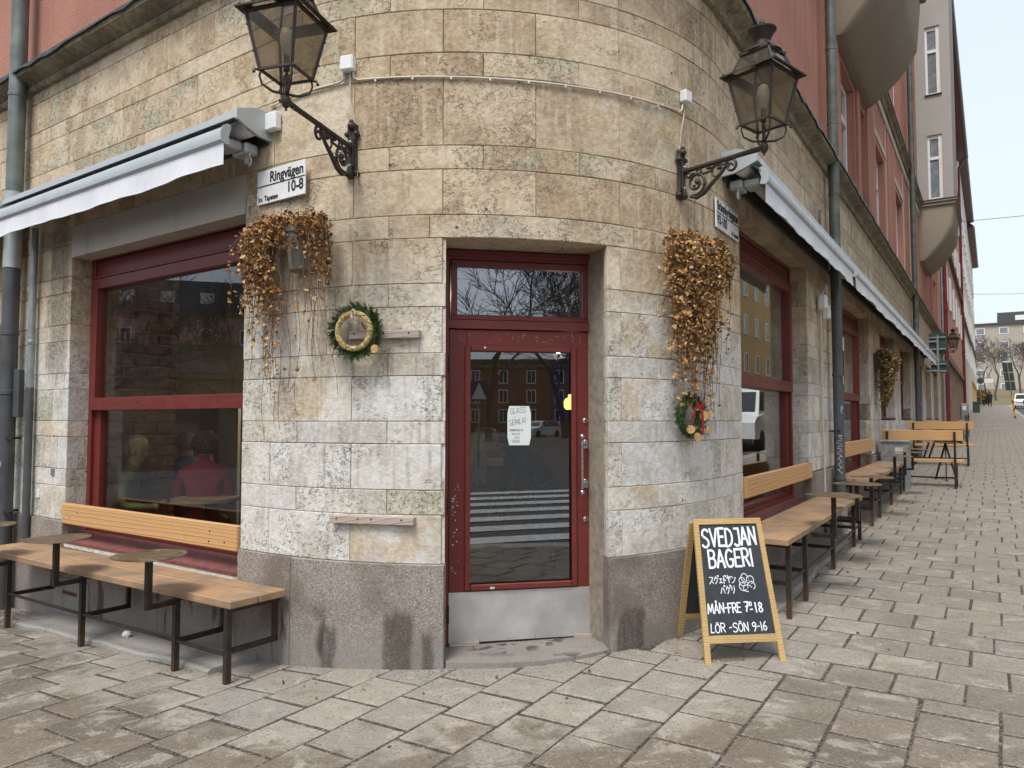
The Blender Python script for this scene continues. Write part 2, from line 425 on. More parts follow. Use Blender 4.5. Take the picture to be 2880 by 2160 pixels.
M['flashing'] = paint('green_black_flashing', (.018, .026, .020), .45, .3)
# ---- paint, metal
def redpaint():
    k = NM('oxblood_paint'); p = k.obj(); n = k.noise(k.sc(p, (1., 1., 6.)), 9, 5); f = k.noise(p, 55, 4, .7)
    c = k.ramp(n, [(.3, (.135, .023, .018)), (.7, (.175, .033, .026))])
    c = k.mix(k.math('MULTIPLY', k.val(f, .70, .74), .55), c, (.30, .10, .08))
    return k.set(c, k.val(n, .3, .7, .32, .46), 0, k.bump(k.noise(k.sc(p, (3., 3., 60.)), 20, 3), .12, .002), Specular_IOR_Level=.4)
M['red'] = redpaint()
M['sill_red'] = paint('dusty_red_sill', (.17, .055, .05), .6, .25, 14, wear=(.33, .27, .24))
M['iron'] = paint('brown_black_iron', (.042, .034, .028), .5, .35, 30, .002, .35, wear=(.10, .06, .035))
M['leg_steel'] = paint('raw_steel_tube', (.040, .031, .024), .48, .4, 18, .001, .55, wear=(.14, .075, .035))
def legsteel():
    k = NM('raw_steel_leg'); p = k.obj(); n = k.noise(p, 18, 5); z = k.sep(p, 2)
    c = k.ramp(n, [(.3, (.026, .020, .015)), (.7, (.058, .045, .034))])
    c = k.mix(k.val(k.math('ADD', z, k.math('MULTIPLY', k.math('SUBTRACT', n, .5), .5)), .20, -.02, 0, .8), c, (.135, .068, .034)); c = k.mix(k.val(k.noise(p, 60, 4, .7), .58, .68, 0, .5), c, (.15, .08, .04))
    return k.set(c, .5, .45, k.bump(n, .2, .002))
M['leg'] = legsteel()
M['leg_rust'] = paint('rusty_steel_foot', (.10, .05, .026), .7, .4, 25, .002, .3, wear=(.18, .10, .05))
M['lamp_iron'] = paint('lantern_bronze', (.050, .038, .031), .55, .25, 22, .001, .4)
M['zinc'] = paint('zinc_sheet', (.30, .33, .33), .45, .18, 7, 0, .55)
M['zinc_pale'] = paint('pale_zinc', (.42, .46, .45), .45, .15, 6, 0, .3)
M['zinc_old'] = paint('old_zinc_pipe', (.155, .18, .165), .5, .3, 6, 0, .35, wear=(.24, .27, .25))
M['pipe_dark'] = paint('dark_grey_pipe_paint', (.075, .078, .082), .42, .2, 6, wear=(.16, .16, .16))
M['copper'] = paint('weathered_copper_pipe', (.105, .115, .098), .5, .35, 9, 0, .35, wear=(.20, .26, .22))
M['red_pipe'] = paint('red_pipe_paint', (.17, .016, .020), .42, .2)
M['conduit'] = paint('ivory_conduit', (.56, .50, .41), .5, .1)
M['white_plastic'] = paint('white_plastic', (.80, .80, .79), .35, .04)
M['steel'] = paint('stainless_steel', (.55, .54, .52), .28, .12, 12, 0, 1.)
def kick():
    k = NM('brushed_kick_plate'); p = k.obj(); n = k.noise(k.sc(p, (3., 3., 60.)), 12, 4); b = k.noise(p, 5, 5, .65)
    c = k.ramp(b, [(.3, (.46, .455, .44)), (.7, (.62, .61, .59))])
    return k.set(c, k.val(b, .3, .7, .42, .62), .6, k.bump(n, .15, .001))
M['kick'] = kick()
M['awning_alu'] = paint('grey_green_aluminium', (.44, .47, .465), .38, .06, 4, 0, .25)
M['awning_dark'] = paint('awning_near_black', (.03, .032, .03), .7)  # near-black colour of the plate behind the fabric roll
def cloth():
    k = NM('awning_cloth'); p = k.pos(); n = k.noise(k.sc(p, (20., 20., 2.)), 3, 4); w = k.noise(p, 260, 2)
    c = k.ramp(n, [(.3, (.68, .685, .71)), (.7, (.76, .765, .785))])
    c = k.mix(k.val(k.noise(p, 3, 4), .55, .75, 0, .25), c, (.52, .51, .52))
    return k.set(c, .9, 0, k.bump(k.math('ADD', n, k.math('MULTIPLY', w, .15)), .35, .01), Subsurface_Weight=0.)
M['cloth'] = cloth()
# ---- glass: clear pane that mirrors the street
def glass(name, tint=(.93, .95, .94), boost=1.0, ior=1.52, rough=0.):
    k = NM(name); k.t.nodes.remove(k.b)
    lw = k.n('ShaderNodeLayerWeight'); lw.inputs['Blend'].default_value = .5
    fr = k.math('ADD', k.math('MULTIPLY', k.math('POWER', lw.outputs['Facing'], 5.), .96), .04)
    f = k.math('MINIMUM', k.math('MULTIPLY', fr, boost), 1.)
    tr = k.n('ShaderNodeBsdfTransparent'); tr.inputs['Color'].default_value = (*tint, 1)
    gl = k.n('ShaderNodeBsdfGlossy'); gl.inputs['Roughness'].default_value = rough; gl.inputs['Color'].default_value = (.97, .98, 1, 1)
    mx = k.n('ShaderNodeMixShader'); k.lk(f, mx.inputs[0]); k.lk(tr.outputs[0], mx.inputs[1]); k.lk(gl.outputs[0], mx.inputs[2])
    k.lk(mx.outputs[0], k.out.inputs['Surface']); return k.m
M['glass'] = glass('window_glass', (.92, .94, .92), 1.5)
M['door_glass'] = glass('door_glass', (.90, .92, .90), 2.7)
M['transom_glass'] = glass('coated_transom_glass', (.7, .72, .74), 5.)
M['glass_far'] = paint('far_window_glass', (.035, .045, .055), .08, .2)
M['glass_haze_sky'] = paint('haze_and_sky_glass', (.20, .22, .24), .2, .3)  # pale tone paints distance haze and mirrored sky into the panes
M['lamp_glass'] = None
def lampglass():
    k = NM('smoked_lantern_glass'); k.t.nodes.remove(k.b); p = k.pos()
    lw = k.n('ShaderNodeLayerWeight'); lw.inputs['Blend'].default_value = .5
    fr = k.math('ADD', k.math('MULTIPLY', k.math('POWER', lw.outputs['Facing'], 5.), .96), .04)
    tr = k.n('ShaderNodeBsdfTransparent'); tr.inputs['Color'].default_value = (.68, .63, .55, 1)
    df = k.n('ShaderNodeBsdfDiffuse'); k.lk(k.ramp(k.noise(p, 12, 5, .7), [(.3, (.15, .125, .095)), (.7, (.27, .235, .185))]), df.inputs['Color'])
    gl = k.n('ShaderNodeBsdfGlossy'); gl.inputs['Roughness'].default_value = .06
    m1 = k.n('ShaderNodeMixShader'); k.lk(k.val(k.noise(p, 9, 5, .7), .3, .8, .22, .42), m1.inputs[0]); k.lk(tr.outputs[0], m1.inputs[1]); k.lk(df.outputs[0], m1.inputs[2])
    m2 = k.n('ShaderNodeMixShader'); k.lk(fr, m2.inputs[0]); k.lk(m1.outputs[0], m2.inputs[1]); k.lk(gl.outputs[0], m2.inputs[2])
    k.lk(m2.outputs[0], k.out.inputs['Surface']); return k.m
M['lamp_glass'] = lampglass()
M['bulb'] = paint('frosted_bulb', (.62, .57, .49), .35, .05)
# ---- wood
def wood(name, a, b, dark, ax=(.8, 8., 8.), rings=7., rough=.5, grey=0., greycol=(.28, .25, .22)):
    k = NM(name); p = k.obj(); r = k.rnd()
    q = k.sc(k.addv(p, k.comb(k.math('MULTIPLY', r, 31.), k.math('MULTIPLY', r, 7.), k.math('MULTIPLY', r, 11.))), ax)
    wob = k.noise(q, .9, 3, .5); rg = k.wave(q, rings*.22, 9., 2., .45, 'RINGS', 'X')
    fb = k.noise(k.sc(q, (3., 6., 6.)), 6, 4)
    c = k.ramp(rg, [(0, a), (.5, b), (.80, b), (.98, tuple(x*.2 + y*.8 for x, y in zip(b, dark)))])
    c = k.mix(k.val(fb, .35, .7, 0, .35), c, tuple(x*.7 for x in a))
    kn = k.vor(k.sc(q, (1.6, .35, .35)), 1.0); c = k.mix(k.val(kn, .035, .085, .9, 0), c, tuple(x*.45 for x in dark))
    if grey: c = k.mix(k.val(k.noise(p, 3.3, 5, .6), .32, .72, 0, grey), c, greycol)
    return k.set(c, rough, 0, k.bump(k.math('ADD', rg, k.math('MULTIPLY', fb, .5)), .2, .002), Specular_IOR_Level=.35)
M['fir_bench'] = wood('oiled_larch_backrest', (.60, .345, .145), (.66, .40, .185), (.36, .15, .05))
M['fir_seat'] = wood('worn_larch_seat', (.43, .26, .135), (.48, .30, .165), (.28, .15, .075), grey=.95, greycol=(.215, .16, .115), rough=.55)
M['fir_edge'] = wood('larch_end_grain', (.50, .25, .10), (.56, .29, .12), (.32, .14, .05))
M['board_frame'] = wood('varnished_pine_frame', (.50, .32, .12), (.60, .41, .17), (.36, .20, .07), grey=.55, greycol=(.30, .22, .11))
M['grey_batten'] = wood('weathered_batten', (.42, .33, .27), (.50, .41, .34), (.22, .13, .08), grey=.5, greycol=(.42, .38, .34), rough=.8)
def disc():
    k = NM('patinated_table_disc'); p = k.pos(); n = k.noise(p, 9, 6, .65, 1.5); f = k.noise(p, 60, 4, .7)
    c = k.ramp(n, [(.28, (.085, .055, .032)), (.5, (.17, .115, .065)), (.72, (.34, .255, .15))])
    c = k.mix(k.val(f, .55, .75, 0, .5), c, (.09, .06, .04))
    return k.set(c, k.val(n, .3, .7, .42, .6), .5, k.bump(f, .3, .001))
M['disc'] = disc()
# ---- paving: dry and pale against the house, dark and damp further out
def slab(indiv=True):
    k = NM('paving_concrete'); p = k.pos()
    r = k.rnd() if indiv else k.noise(p, 2.6, 1)
    pp = k.addv(p, k.comb(k.math('MULTIPLY', r, 23.), k.math('MULTIPLY', r, 57.), 0.))
    x, y = k.sep(p, 0), k.sep(p, 1)
    dx, dy = k.math('SUBTRACT', x, CX), k.math('SUBTRACT', y, CY)
    dist = k.math('SQRT', k.math('ADD', k.math('MULTIPLY', dx, dx), k.math('MULTIPLY', dy, dy)))
    alR = k.math('ADD', k.math('MULTIPLY', dx, DR[0]), k.math('MULTIPLY', dy, DR[1]))
    acL = k.math('ADD', k.math('MULTIPLY', dx, NL[0]), k.math('MULTIPLY', dy, NL[1]))
    away = k.math('MINIMUM', dist, k.math('ADD', k.math('MAXIMUM', acL, k.math('SUBTRACT', dist, .25)), .15))
    nz = k.n('ShaderNodeTexNoise'); k.lk(pp, nz.inputs['Vector']); nz.inputs['Scale'].default_value = 5.; nz.inputs['Detail'].default_value = 6; nz.inputs['Roughness'].default_value = .7; nz.inputs['Distortion'].default_value = .6
    bl = nz.outputs['Fac']; b2 = k.sep(nz.outputs['Color'], 1); wn = k.noise(p, 1.3, 3, .6)
    edge = k.math('ADD', away, k.math('ADD', k.math('MULTIPLY', k.math('SUBTRACT', wn, .5), 1.7), k.math('MULTIPLY', k.math('SUBTRACT', b2, .5), 1.1)))
    wet = k.math('MULTIPLY', k.val(edge, RAD + .74, RAD + 1.10), k.val(alR, -.4, -2.2, .34, 1.))
    far_ = k.val(k.math('ADD', alR, k.math('MULTIPLY', wn, 30.)), 34., 52., 0., 1.)
    wet = k.math('MAXIMUM', wet, k.math('MULTIPLY', far_, .75))
    dry = k.ramp(r, [(0, (0.252, 0.220, 0.179)), (.3, (0.299, 0.268, 0.226)), (.6, (0.328, 0.289, 0.237)), (1, (0.275, 0.254, 0.220))])
    damp = k.ramp(r, [(0, (0.128, 0.103, 0.075)), (.4, (0.163, 0.132, 0.097)), (.75, (0.189, 0.151, 0.110)), (1, (0.145, 0.125, 0.099))])
    c = k.mix(k.math('MULTIPLY', wet, .9), dry, damp)
    c = k.mix(k.val(bl, .53, .62, 0, .55), c, (.42, .38, .32)); c = k.mix(k.val(bl, .46, .34, 0, .6), c, k.mix(wet, (.20, .172, .135), (.12, .098, .07)))
    c = k.mix(k.val(b2, .54, .68, 0, .5), c, k.mix(wet, (.29, .25, .195), (.135, .11, .08)))
    av = k.sep(k.vor(p, 120., 'F1', 'Color'), 0)
    c = k.mix(k.val(av, .88, .98, 0, .22), c, (.58, .54, .47)); c = k.mix(k.val(av, .12, .03, 0, .5), c, (.07, .06, .05))
    f = k.noise(p, 80, 3, .65); c = k.mix(k.val(f, .3, .7, 0, .55), c, k.mix(1., c, (.70, .68, .66), 'MULTIPLY'))
    c = k.mix(k.val(k.vor(p, 3.4), .035, .05, .55, 0), c, (.07, .06, .05))
    ro = k.math('SUBTRACT', .88, k.math('MULTIPLY', wet, k.math('ADD', k.val(wn, .35, .65, .10, .34), k.math('MULTIPLY', far_, .28))))
    return k.set(c, ro, 0, k.bump(k.math('ADD', f, k.math('MULTIPLY', bl, .8)), .6, .006), Specular_IOR_Level=.4)
M['slab'] = slab(); M['slab_mass'] = slab(False)
M['slab_far'] = None
def grit():
    k = NM('joint_grit'); p = k.pos(); v = k.sep(k.vor(p, 95., 'F1', 'Color'), 0)
    c = k.ramp(v, [(0, (.03, .024, .018)), (.5, (.075, .06, .046)), (.85, (.12, .10, .08)), (1, (.26, .23, .19))])
    return k.set(c, .95, 0, k.bump(k.vor(p, 95.), .9, .01))
M['grit'] = grit()
M['pebble'] = paint('grit_stone', (.10, .088, .075), .85, .6, 900)
M['pebble_pale'] = paint('pale_grit_stone', (.40, .37, .33), .85, .3, 900)
def asphalt():
    k = NM('asphalt'); p = k.pos(); v = k.sep(k.vor(p, 70., 'F1', 'Color'), 0); n = k.noise(p, .7, 4)
    c = k.ramp(v, [(0, (.028, .028, .030)), (.7, (.052, .052, .055)), (1, (.11, .11, .11))]); c = k.mix(k.val(n, .4, .7, 0, .4), c, (.075, .073, .072))
    return k.set(c, .75, 0, k.bump(v, .4, .004))
M['asphalt'] = asphalt()
M['road_paint'] = paint('road_marking_paint', (.60, .60, .58), .7, .2, 9, wear=(.25, .25, .25))
M['kerb'] = paint('kerb_granite', (.30, .285, .265), .8, .3, 120)
M['grass'] = paint('worn_park_grass', (.155, .125, .065), .95, .35, 3)
# ---- small things
M['enamel'] = paint('white_enamel', (.80, .80, .79), .25, .05, 8)
M['black'] = paint('black_lettering', (.012, .012, .012), .5, .1)
def chalk():
    k = NM('chalkboard_black'); p = k.obj(); n = k.noise(k.sc(p, (3., 3., 1.)), 5, 6, .7); f = k.noise(p, 180, 3)
    c = k.ramp(n, [(.3, (.018, .022, .027)), (.6, (.030, .035, .041)), (.85, (.065, .07, .075))])
    c = k.mix(k.val(f, .72, .78, 0, .5), c, (.16, .16, .16))
    return k.set(c, .75, 0)
M['chalkboard'] = chalk()
def chalkpaint():
    k = NM('chalk_marker_white'); p = k.obj(); n = k.noise(k.sc(p, (2., 2., 1.)), 90, 4, .7)
    return k.set(k.ramp(n, [(.3, (.66, .70, .74)), (.6, (.80, .83, .86))]), .85, 0)
M['chalk'] = chalkpaint()
def leaf(name, cols, tr=.25):
    k = NM(name); p = k.pos(); n = k.noise(p, 55, 3, .6); n2 = k.noise(p, 9, 3)
    c = k.ramp(n, [(.28, cols[0]), (.5, cols[1]), (.72, cols[2])]); c = k.mix(k.val(n2, .5, .72, 0, .5), c, cols[3])
    return k.set(c, .75, 0, None, Specular_IOR_Level=.25)
M['dry_leaf'] = leaf('dry_ivy_leaf', [(.20, .088, .03), (.42, .215, .075), (.58, .345, .145), (.28, .12, .045)])
M['gold_leaf'] = leaf('straw_ivy_leaf', [(.26, .125, .042), (.50, .28, .095), (.64, .41, .17), (.34, .155, .052)])
M['tan_leaf'] = leaf('bleached_ivy_leaf', [(.34, .22, .10), (.52, .36, .18), (.66, .50, .29), (.40, .25, .11)])
M['umber_leaf'] = leaf('umber_ivy_leaf', [(.08, .035, .014), (.17, .08, .03), (.28, .14, .055), (.11, .05, .02)])
M['olive_leaf'] = leaf('olive_ivy_leaf', [(.07, .05, .018), (.17, .125, .04), (.33, .245, .09), (.10, .09, .03)])
M['vine'] = paint('dry_vine_stem', (.13, .062, .030), .8, .4, 40)
M['pot'] = paint('grey_planter', (.17, .15, .125), .75, .25, 12, wear=(.32, .30, .27))
M['fir'] = leaf('fir_needle', [(.022, .042, .014), (.05, .085, .028), (.10, .14, .055), (.035, .07, .03)])
M['straw'] = paint('plaited_straw', (.50, .375, .16), .75, .5, 60, .004)
M['ribbon'] = paint('crimson_ribbon', (.30, .012, .022), .6, .2, 20)
M['ribbon_pale'] = paint('pale_string', (.58, .47, .36), .8, .15, 20)
M['orange_slice'] = paint('dried_orange_slice', (.36, .12, .03), .6, .5, 90)
M['orange_peel'] = paint('dried_orange_peel', (.50, .31, .12), .6, .3, 60)
M['paper'] = paint('white_paper', (.72, .75, .73), .8, .05, 9)
M['pale_sticker'] = paint('worn_sticker', (.62, .58, .52), .6, .3, 60, wear=(.2, .2, .2))
M['graffiti'] = paint('white_marker_scribble', (.60, .60, .62), .6, .1)
M['graffiti_pink'] = paint('pink_marker_scribble', (.55, .30, .42), .6, .1)
M['white_frame'] = paint('white_window_frame', (.76, .75, .72), .4, .06)
M['sign_green'] = paint('green_sign_back', (.030, .055, .048), .5, .15)
M['galv'] = paint('galvanised_box', (.30, .325, .33), .45, .25, 14, 0, .55, wear=(.42, .44, .44))
M['tyre'] = paint('tyre_rubber', (.018, .018, .018), .8, .2)
M['rim'] = paint('alloy_rim', (.35, .35, .36), .35, .1, 8, 0, .9)
M['car_white'] = paint('white_car_paint', (.70, .71, .72), .18, .03)
M['car_grey'] = paint('beige_grey_car_paint', (.28, .27, .25), .25, .05, 5, 0, .4)
M['car_blue'] = paint('dark_blue_car_paint', (.02, .03, .06), .2, .1)
M['car_red'] = paint('dark_red_car_paint', (.16, .02, .02), .2, .1)
M['car_glass'] = paint('car_glass', (.02, .025, .03), .05, .1)
M['tail_red'] = paint('tail_lamp_lens', (.35, .01, .01), .2, .1)
M['head_lens'] = paint('head_lamp_lens', (.6, .62, .64), .15, .1)
M['trunk'] = paint('bare_branch_bark', (.105, .09, .075), .9, .35, 12)
M['brick_red'] = None
def brick(name, a, b, mo, sc=1.):
    k = NM(name); p = k.pos(); x, y, z = (k.sep(p, i) for i in range(3))
    v = k.comb(k.math('ADD', x, y), z, 0.)
    m = k.n('ShaderNodeTexBrick'); k.lk(v, m.inputs['Vector']); m.inputs['Color1'].default_value = (*a, 1); m.inputs['Color2'].default_value = (*b, 1); m.inputs['Mortar'].default_value = (*mo, 1)
    m.inputs['Scale'].default_value = sc; m.inputs['Mortar Size'].default_value = .012; m.inputs['Brick Width'].default_value = .26; m.inputs['Row Height'].default_value = .08
    return k.set(m.outputs['Color'], .9, 0)
M['brick_red'] = brick('red_brick_wall', (.24, .075, .045), (.17, .05, .035), (.20, .16, .13))
M['far_wall'] = brick('pale_brick_wall', (.40, .355, .29), (.35, .31, .255), (.40, .37, .33))
M['roof_dark'] = paint('dark_roof_metal', (.06, .06, .065), .5, .3)
M['roof_red'] = paint('oxide_roof_metal', (.13, .022, .025), .45, .2)
# ---- indoors
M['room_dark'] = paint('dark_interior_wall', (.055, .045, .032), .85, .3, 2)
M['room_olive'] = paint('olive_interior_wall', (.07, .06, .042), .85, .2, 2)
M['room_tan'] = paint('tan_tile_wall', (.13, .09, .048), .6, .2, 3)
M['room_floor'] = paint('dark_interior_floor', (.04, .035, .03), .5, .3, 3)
M['room_brick'] = paint('interior_brick', (.23, .13, .085), .9, .45, 9, .004)
M['skin'] = paint('skin', (.40, .24, .18), .55, .1, 20)
M['hair_blond'] = paint('blond_hair', (.42, .33, .17), .45, .45, 45)
M['hair_brown'] = paint('dark_brown_hair', (.030, .020, .013), .5, .5, 60)
M['hair_grey'] = paint('grey_hair', (.25, .24, .26), .6, .3, 40)
M['coat_olive'] = paint('olive_rain_jacket', (.13, .14, .06), .55, .3, 8)
M['sweater_red'] = paint('wine_red_sweater', (.17, .010, .022), .85, .2, 20)
M['coat_blue'] = paint('blue_jacket', (.03, .07, .22), .6, .3, 8)
M['cloth_black'] = paint('black_clothes', (.012, .013, .016), .8, .3, 10)
M['cloth_denim'] = paint('denim', (.05, .07, .13), .8, .2, 15)
M['table_wood'] = wood('cafe_table_wood', (.32, .19, .08), (.38, .23, .10), (.2, .1, .04))
M['basket'] = paint('wire_basket', (.30, .17, .06), .5, .2)
M['blue_panel'] = paint('deep_blue_panel', (.02, .03, .16), .6, .1)
def glow(name, col, st):
    k = NM(name); return k.set(col, .5, 0, None, Emission_Color=col, Emission_Strength=st)
M['lamp_on'] = glow('lit_pendant_shade', (1., .62, .16), 1.6)
M['lamp_on'].cycles.emission_sampling = 'NONE'
M['fill_bulb'] = glow('added_fill_bulb', (1., .85, .6), 6.)  # glowing bulb of the added pendants
del M['slab_far']
# ================================================================== the ground
def gpt(a, c, dz=0.):
    p = Q(a, c, 0); p.z = gz(p.x, p.y) + dz; return p
KERB_R = RAD + 3.55                                            # kerb runs 3.55 m out from both walls, round at the corner
# roadway: one large sheet that follows the slope
mb = MB()
radii = [1.5, 4.0, 5.9, 7.5, 10, 15, 24, 40, 80, 160, 330, 700]
us = [-700, -300, -120, -60, -30, -15, -8, -4, -2] + [ARC*i/14 for i in range(15)] + [ARC + k for k in (2, 4, 8, 16, 32, 64, 100, 108, 130, 200, 320, 700)]
for rr in radii:
    for u in us:
        p = W(u, rr - RAD, 0); mb.v.append(Vector((p.x, p.y, gzu(u) - .135)))
n = len(us)
for i in range(len(radii)-1):
    for j in range(n-1): mb.f.append([i*n+j, i*n+j+1, (i+1)*n+j+1, (i+1)*n+j]); mb.mi.append(0)
road = mb.build('road', M['asphalt']); tag(road, kind='structure')
# bedding of grit that shows in the joints of the pavement
mb = MB(); us2 = [-40, -20, -10, -7, -5, -4, -3, -2, -1] + [ARC*i/20 for i in range(21)] + [ARC + k for k in (1, 2, 3, 5, 8, 12, 18, 26, 40, 60, 85, 108, 114)]
for u in us2:
    for d in (-.45, 1.0, 2.2, 3.25): p = W(u, d, 0); mb.v.append(Vector((p.x, p.y, gzu(u) - .0042)))
for i in range(len(us2)-1):
    for j in range(3): mb.f.append([i*4+j, i*4+j+1, (i+1)*4+j+1, (i+1)*4+j]); mb.mi.append(0)
pavement = mb.build('pavement', M['grit']); tag(pavement, kind='structure'); FR[pavement.name] = Matrix.Identity(4)
# kerb stones
mb = MB(); prev = None
kus = [-40 + 1.0*i for i in range(40)] + [ARC*i/9 for i in range(10)] + [ARC + 1.0*i for i in range(1, 112)]
kn = 0
for u0, u1 in zip(kus, kus[1:]):
    b = MB(); g = .004 if not (0 <= u0 < ARC) else .001
    pts = []
    for z in (-.2, .0):
        for u, d in ((u0+g, 3.25), (u1-g, 3.25), (u1-g, 3.55), (u0+g, 3.55)):
            p = W(u, d, 0); pts.append(Vector((p.x, p.y, gzu(u) + z - .004)))
    mb.hexa(pts)
kerb = mb.build('kerb', M['kerb'], pavement); tag(kerb, kind='stuff')

# ---- paving slabs: staggered bands across each pavement
PX, PY = .338, .338
BND = -1.06                                                    # the two bonds meet on this line across the side street
slabs = []
def poly_ok(cx, cy):
    u, d = inv(cx, cy)
    return -.10 < d < 3.27
rs = random.Random(5)
a = BND; row = 0
while a < 112:
    off = rs.uniform(.4, .6)*PX*(row % 2) + rs.uniform(-.02, .02); c = -.5 + off
    while c < 3.24:
        c1 = min(c + PX, 3.245)
        if c1 - c > .06: slabs.append(('r', a, a + PY, c, c1))
        c += PX
    a += PY; row += 1
# foreground bond: columns along the side street direction
c = -9.13; colk = 0
while c < 3.9:
    off = (colk*.37 % 1.0)*PY + rs.uniform(-.03, .03); a = BND - .0
    first = True; top = BND if c > -.6 else 3.0
    a1 = BND
    # start on the bond line so that the courses butt
    a1 = BND; h0 = off if off > .07 else PY
    aa = a1
    while aa > -7.0:
        hh = h0 if first else PY; first = False
        slabs.append(('f', aa - hh, aa, c, c + PX)); aa -= hh
    c += PX; colk += 1
camM = CAM.rotation_euler.to_matrix().to_4x4(); camM.translation = CAM.location; camI = camM.inverted()
def project(p):
    q = camI @ Vector(p)
    if q.z > -.05: return None
    return (512 + 1024*26/36*q.x/-q.z, 384 - 1024*26/36*q.y/-q.z, -q.z)
def slab_mesh(a0, a1, c0, c1, mb):
    g = rs.uniform(.0060, .0095); ga = rs.uniform(.010, .015); ch = .005; t = .05
    jit = [rs.uniform(-.004, .004) for _ in range(8)]; dz = rs.uniform(-.0012, .0030); tl = (rs.uniform(-.006, .006), rs.uniform(-.006, .006))
    cr = [(a0+ga+jit[0], c0+g+jit[1]), (a1-ga+jit[2], c0+g+jit[3]), (a1-ga+jit[4], c1-g+jit[5]), (a0+ga+jit[6], c1-g+jit[7])]
    am, cm = (a0+a1)/2, (c0+c1)/2
    def P(a, c, z): q = gpt(a, c, z + dz + (a-am)*tl[0] + (c-cm)*tl[1]); return q
    ins = [(a + (ch if a < am else -ch), c + (ch if c < cm else -ch)) for a, c in cr]
    v = [P(a, c, -t) for a, c in cr] + [P(a, c, -.0035) for a, c in cr] + [P(a, c, 0) for a, c in ins]
    f = []
    for k in range(4):
        f.append((k, (k+1) % 4, 4+(k+1) % 4, 4+k)); f.append((4+k, 4+(k+1) % 4, 8+(k+1) % 4, 8+k))
    f.append((8, 9, 10, 11)); mb.add(v, f)
vis = []
rest = []
for s in slabs:
    ty, a0, a1, c0, c1 = s
    m = Q((a0+a1)/2, (c0+c1)/2, 0)
    if not poly_ok(m.x, m.y): continue
    if ty == 'f' and (m - Vector((0, 0, 0))).length > 16: continue
    pr = [project(gpt(a, c)) for a, c in ((a0, c0), (a1, c0), (a1, c1), (a0, c1))]
    area = 0
    if all(pr) and any(-20 < q[0] < 1044 and q[1] < 790 for q in pr):
        area = abs(sum(pr[i][0]*pr[(i+1) % 4][1] - pr[(i+1) % 4][0]*pr[i][1] for i in range(4)))/2
    (vis if area > 0 else rest).append((area, s))
vis.sort(key=lambda t: -t[0])
for area, s in vis[:300]:
    b = MB(); slab_mesh(*s[1:], b); b.build('paving_slab', M['slab'], pavement)
mb = MB()
for area, s in vis[300:] + rest: slab_mesh(*s[1:], mb)
o = mb.build('paving_slabs', M['slab_mass'], pavement); tag(o, kind='stuff')
# crossing stripes on the carriageway, behind the viewer (seen mirrored in the door)
for i in range(8):
    y0 = 1.00 - i*.95; x0 = -2.3 + i*.45; mb = MB(); K = 14
    for k in range(K+1):
        x = x0 + 8.5*k/K; yy = y0 + 1.05*k/K
        for y in (yy - .48, yy): mb.v.append(Vector((x, y, gz(x, y) - .135 + .012)))
    for k in range(K): mb.f.append([2*k, 2*k+2, 2*k+3, 2*k+1]); mb.mi.append(0)
    mb.build('crossing_stripe', M['road_paint'], road, True)
FR[road.name] = Matrix.Identity(4)

# ================================================================== the corner building
BLD = thing('corner_building', 'corner house with pale stone ground floor, rounded corner and red plaster above', 'building', (CX, CY, 0))
LEV = [.632, .923, 1.072, 1.351, 1.489, 1.766, 1.905, 2.189, 2.333, 2.613, 2.757, 3.041, 3.191, 3.625, 3.776, 4.053, 4.19, 4.475, 4.60]
UEND = 32.0; UBEG = -9.0
OPEN = [(-2.70, -.25, .42, 2.915), (1.30, 2.345, -1, 2.613), (4.16, 6.74, .55, 3.191), (8.78, 11.68, .60, 3.191), (13.05, 15.35, 1.489, 3.191),
        (16.55, 18.95, 1.489, 3.191), (20.6, 22.6, .3, 3.041), (24.0, 26.4, 1.489, 3.191), (27.6, 30.0, 1.489, 3.191)]
def ptop(u): return .632 if u < 4.2 else .905
REC = .17
br = random.Random(3)
def block(u0, u1, z0, z1, d=0., dl=.035, drr=.035):
    g = br.uniform(.0008, .0020); c = br.uniform(.0022, .0050)
    us_ = usteps(u0+g+c, u1-g-c); cols = [(u0+g, 1, dl)] + [(u, 0, .035) for u in us_] + [(u1-g, 1, drr)]
    mb = MB(); k = 6
    tiltl, tilth = br.uniform(-.0025, .0025), br.uniform(-.0025, .0025)
    for u, edge, dep in cols:
        dd = d + tiltl*(u-(u0+u1)/2)/(u1-u0) if u1 > u0 else d
        if edge: pr = [(dd-dep, z0+g), (dd-c, z0+g), (dd-c, z0+g+c), (dd-c, z1-g-c), (dd-c, z1-g), (dd-dep, z1-g)]
        else: pr = [(dd-dep, z0+g), (dd-c, z0+g), (dd, z0+g+c), (dd+tilth, z1-g-c), (dd-c, z1-g), (dd-dep, z1-g)]
        mb.v += [W(u, a, b) for a, b in pr]
    for i in range(len(cols)-1):
        for j in range(k-1): mb.f.append([i*k+j, i*k+j+1, (i+1)*k+j+1, (i+1)*k+j]); mb.mi.append(0)
    mb.f.append(list(range(k))); mb.f.append([(len(cols)-1)*k+j for j in range(k)]); mb.mi += [0, 0]
    return mb
blocks = []
TALLJ = [-.25, .045, .70, 1.28, 1.86, 2.45, 3.01, 3.60, 4.16]
SHRTJ = [-.25, .29, .94, 1.53, 2.15, 2.76, 3.33, 3.95, 4.16]
lr = random.Random(8)
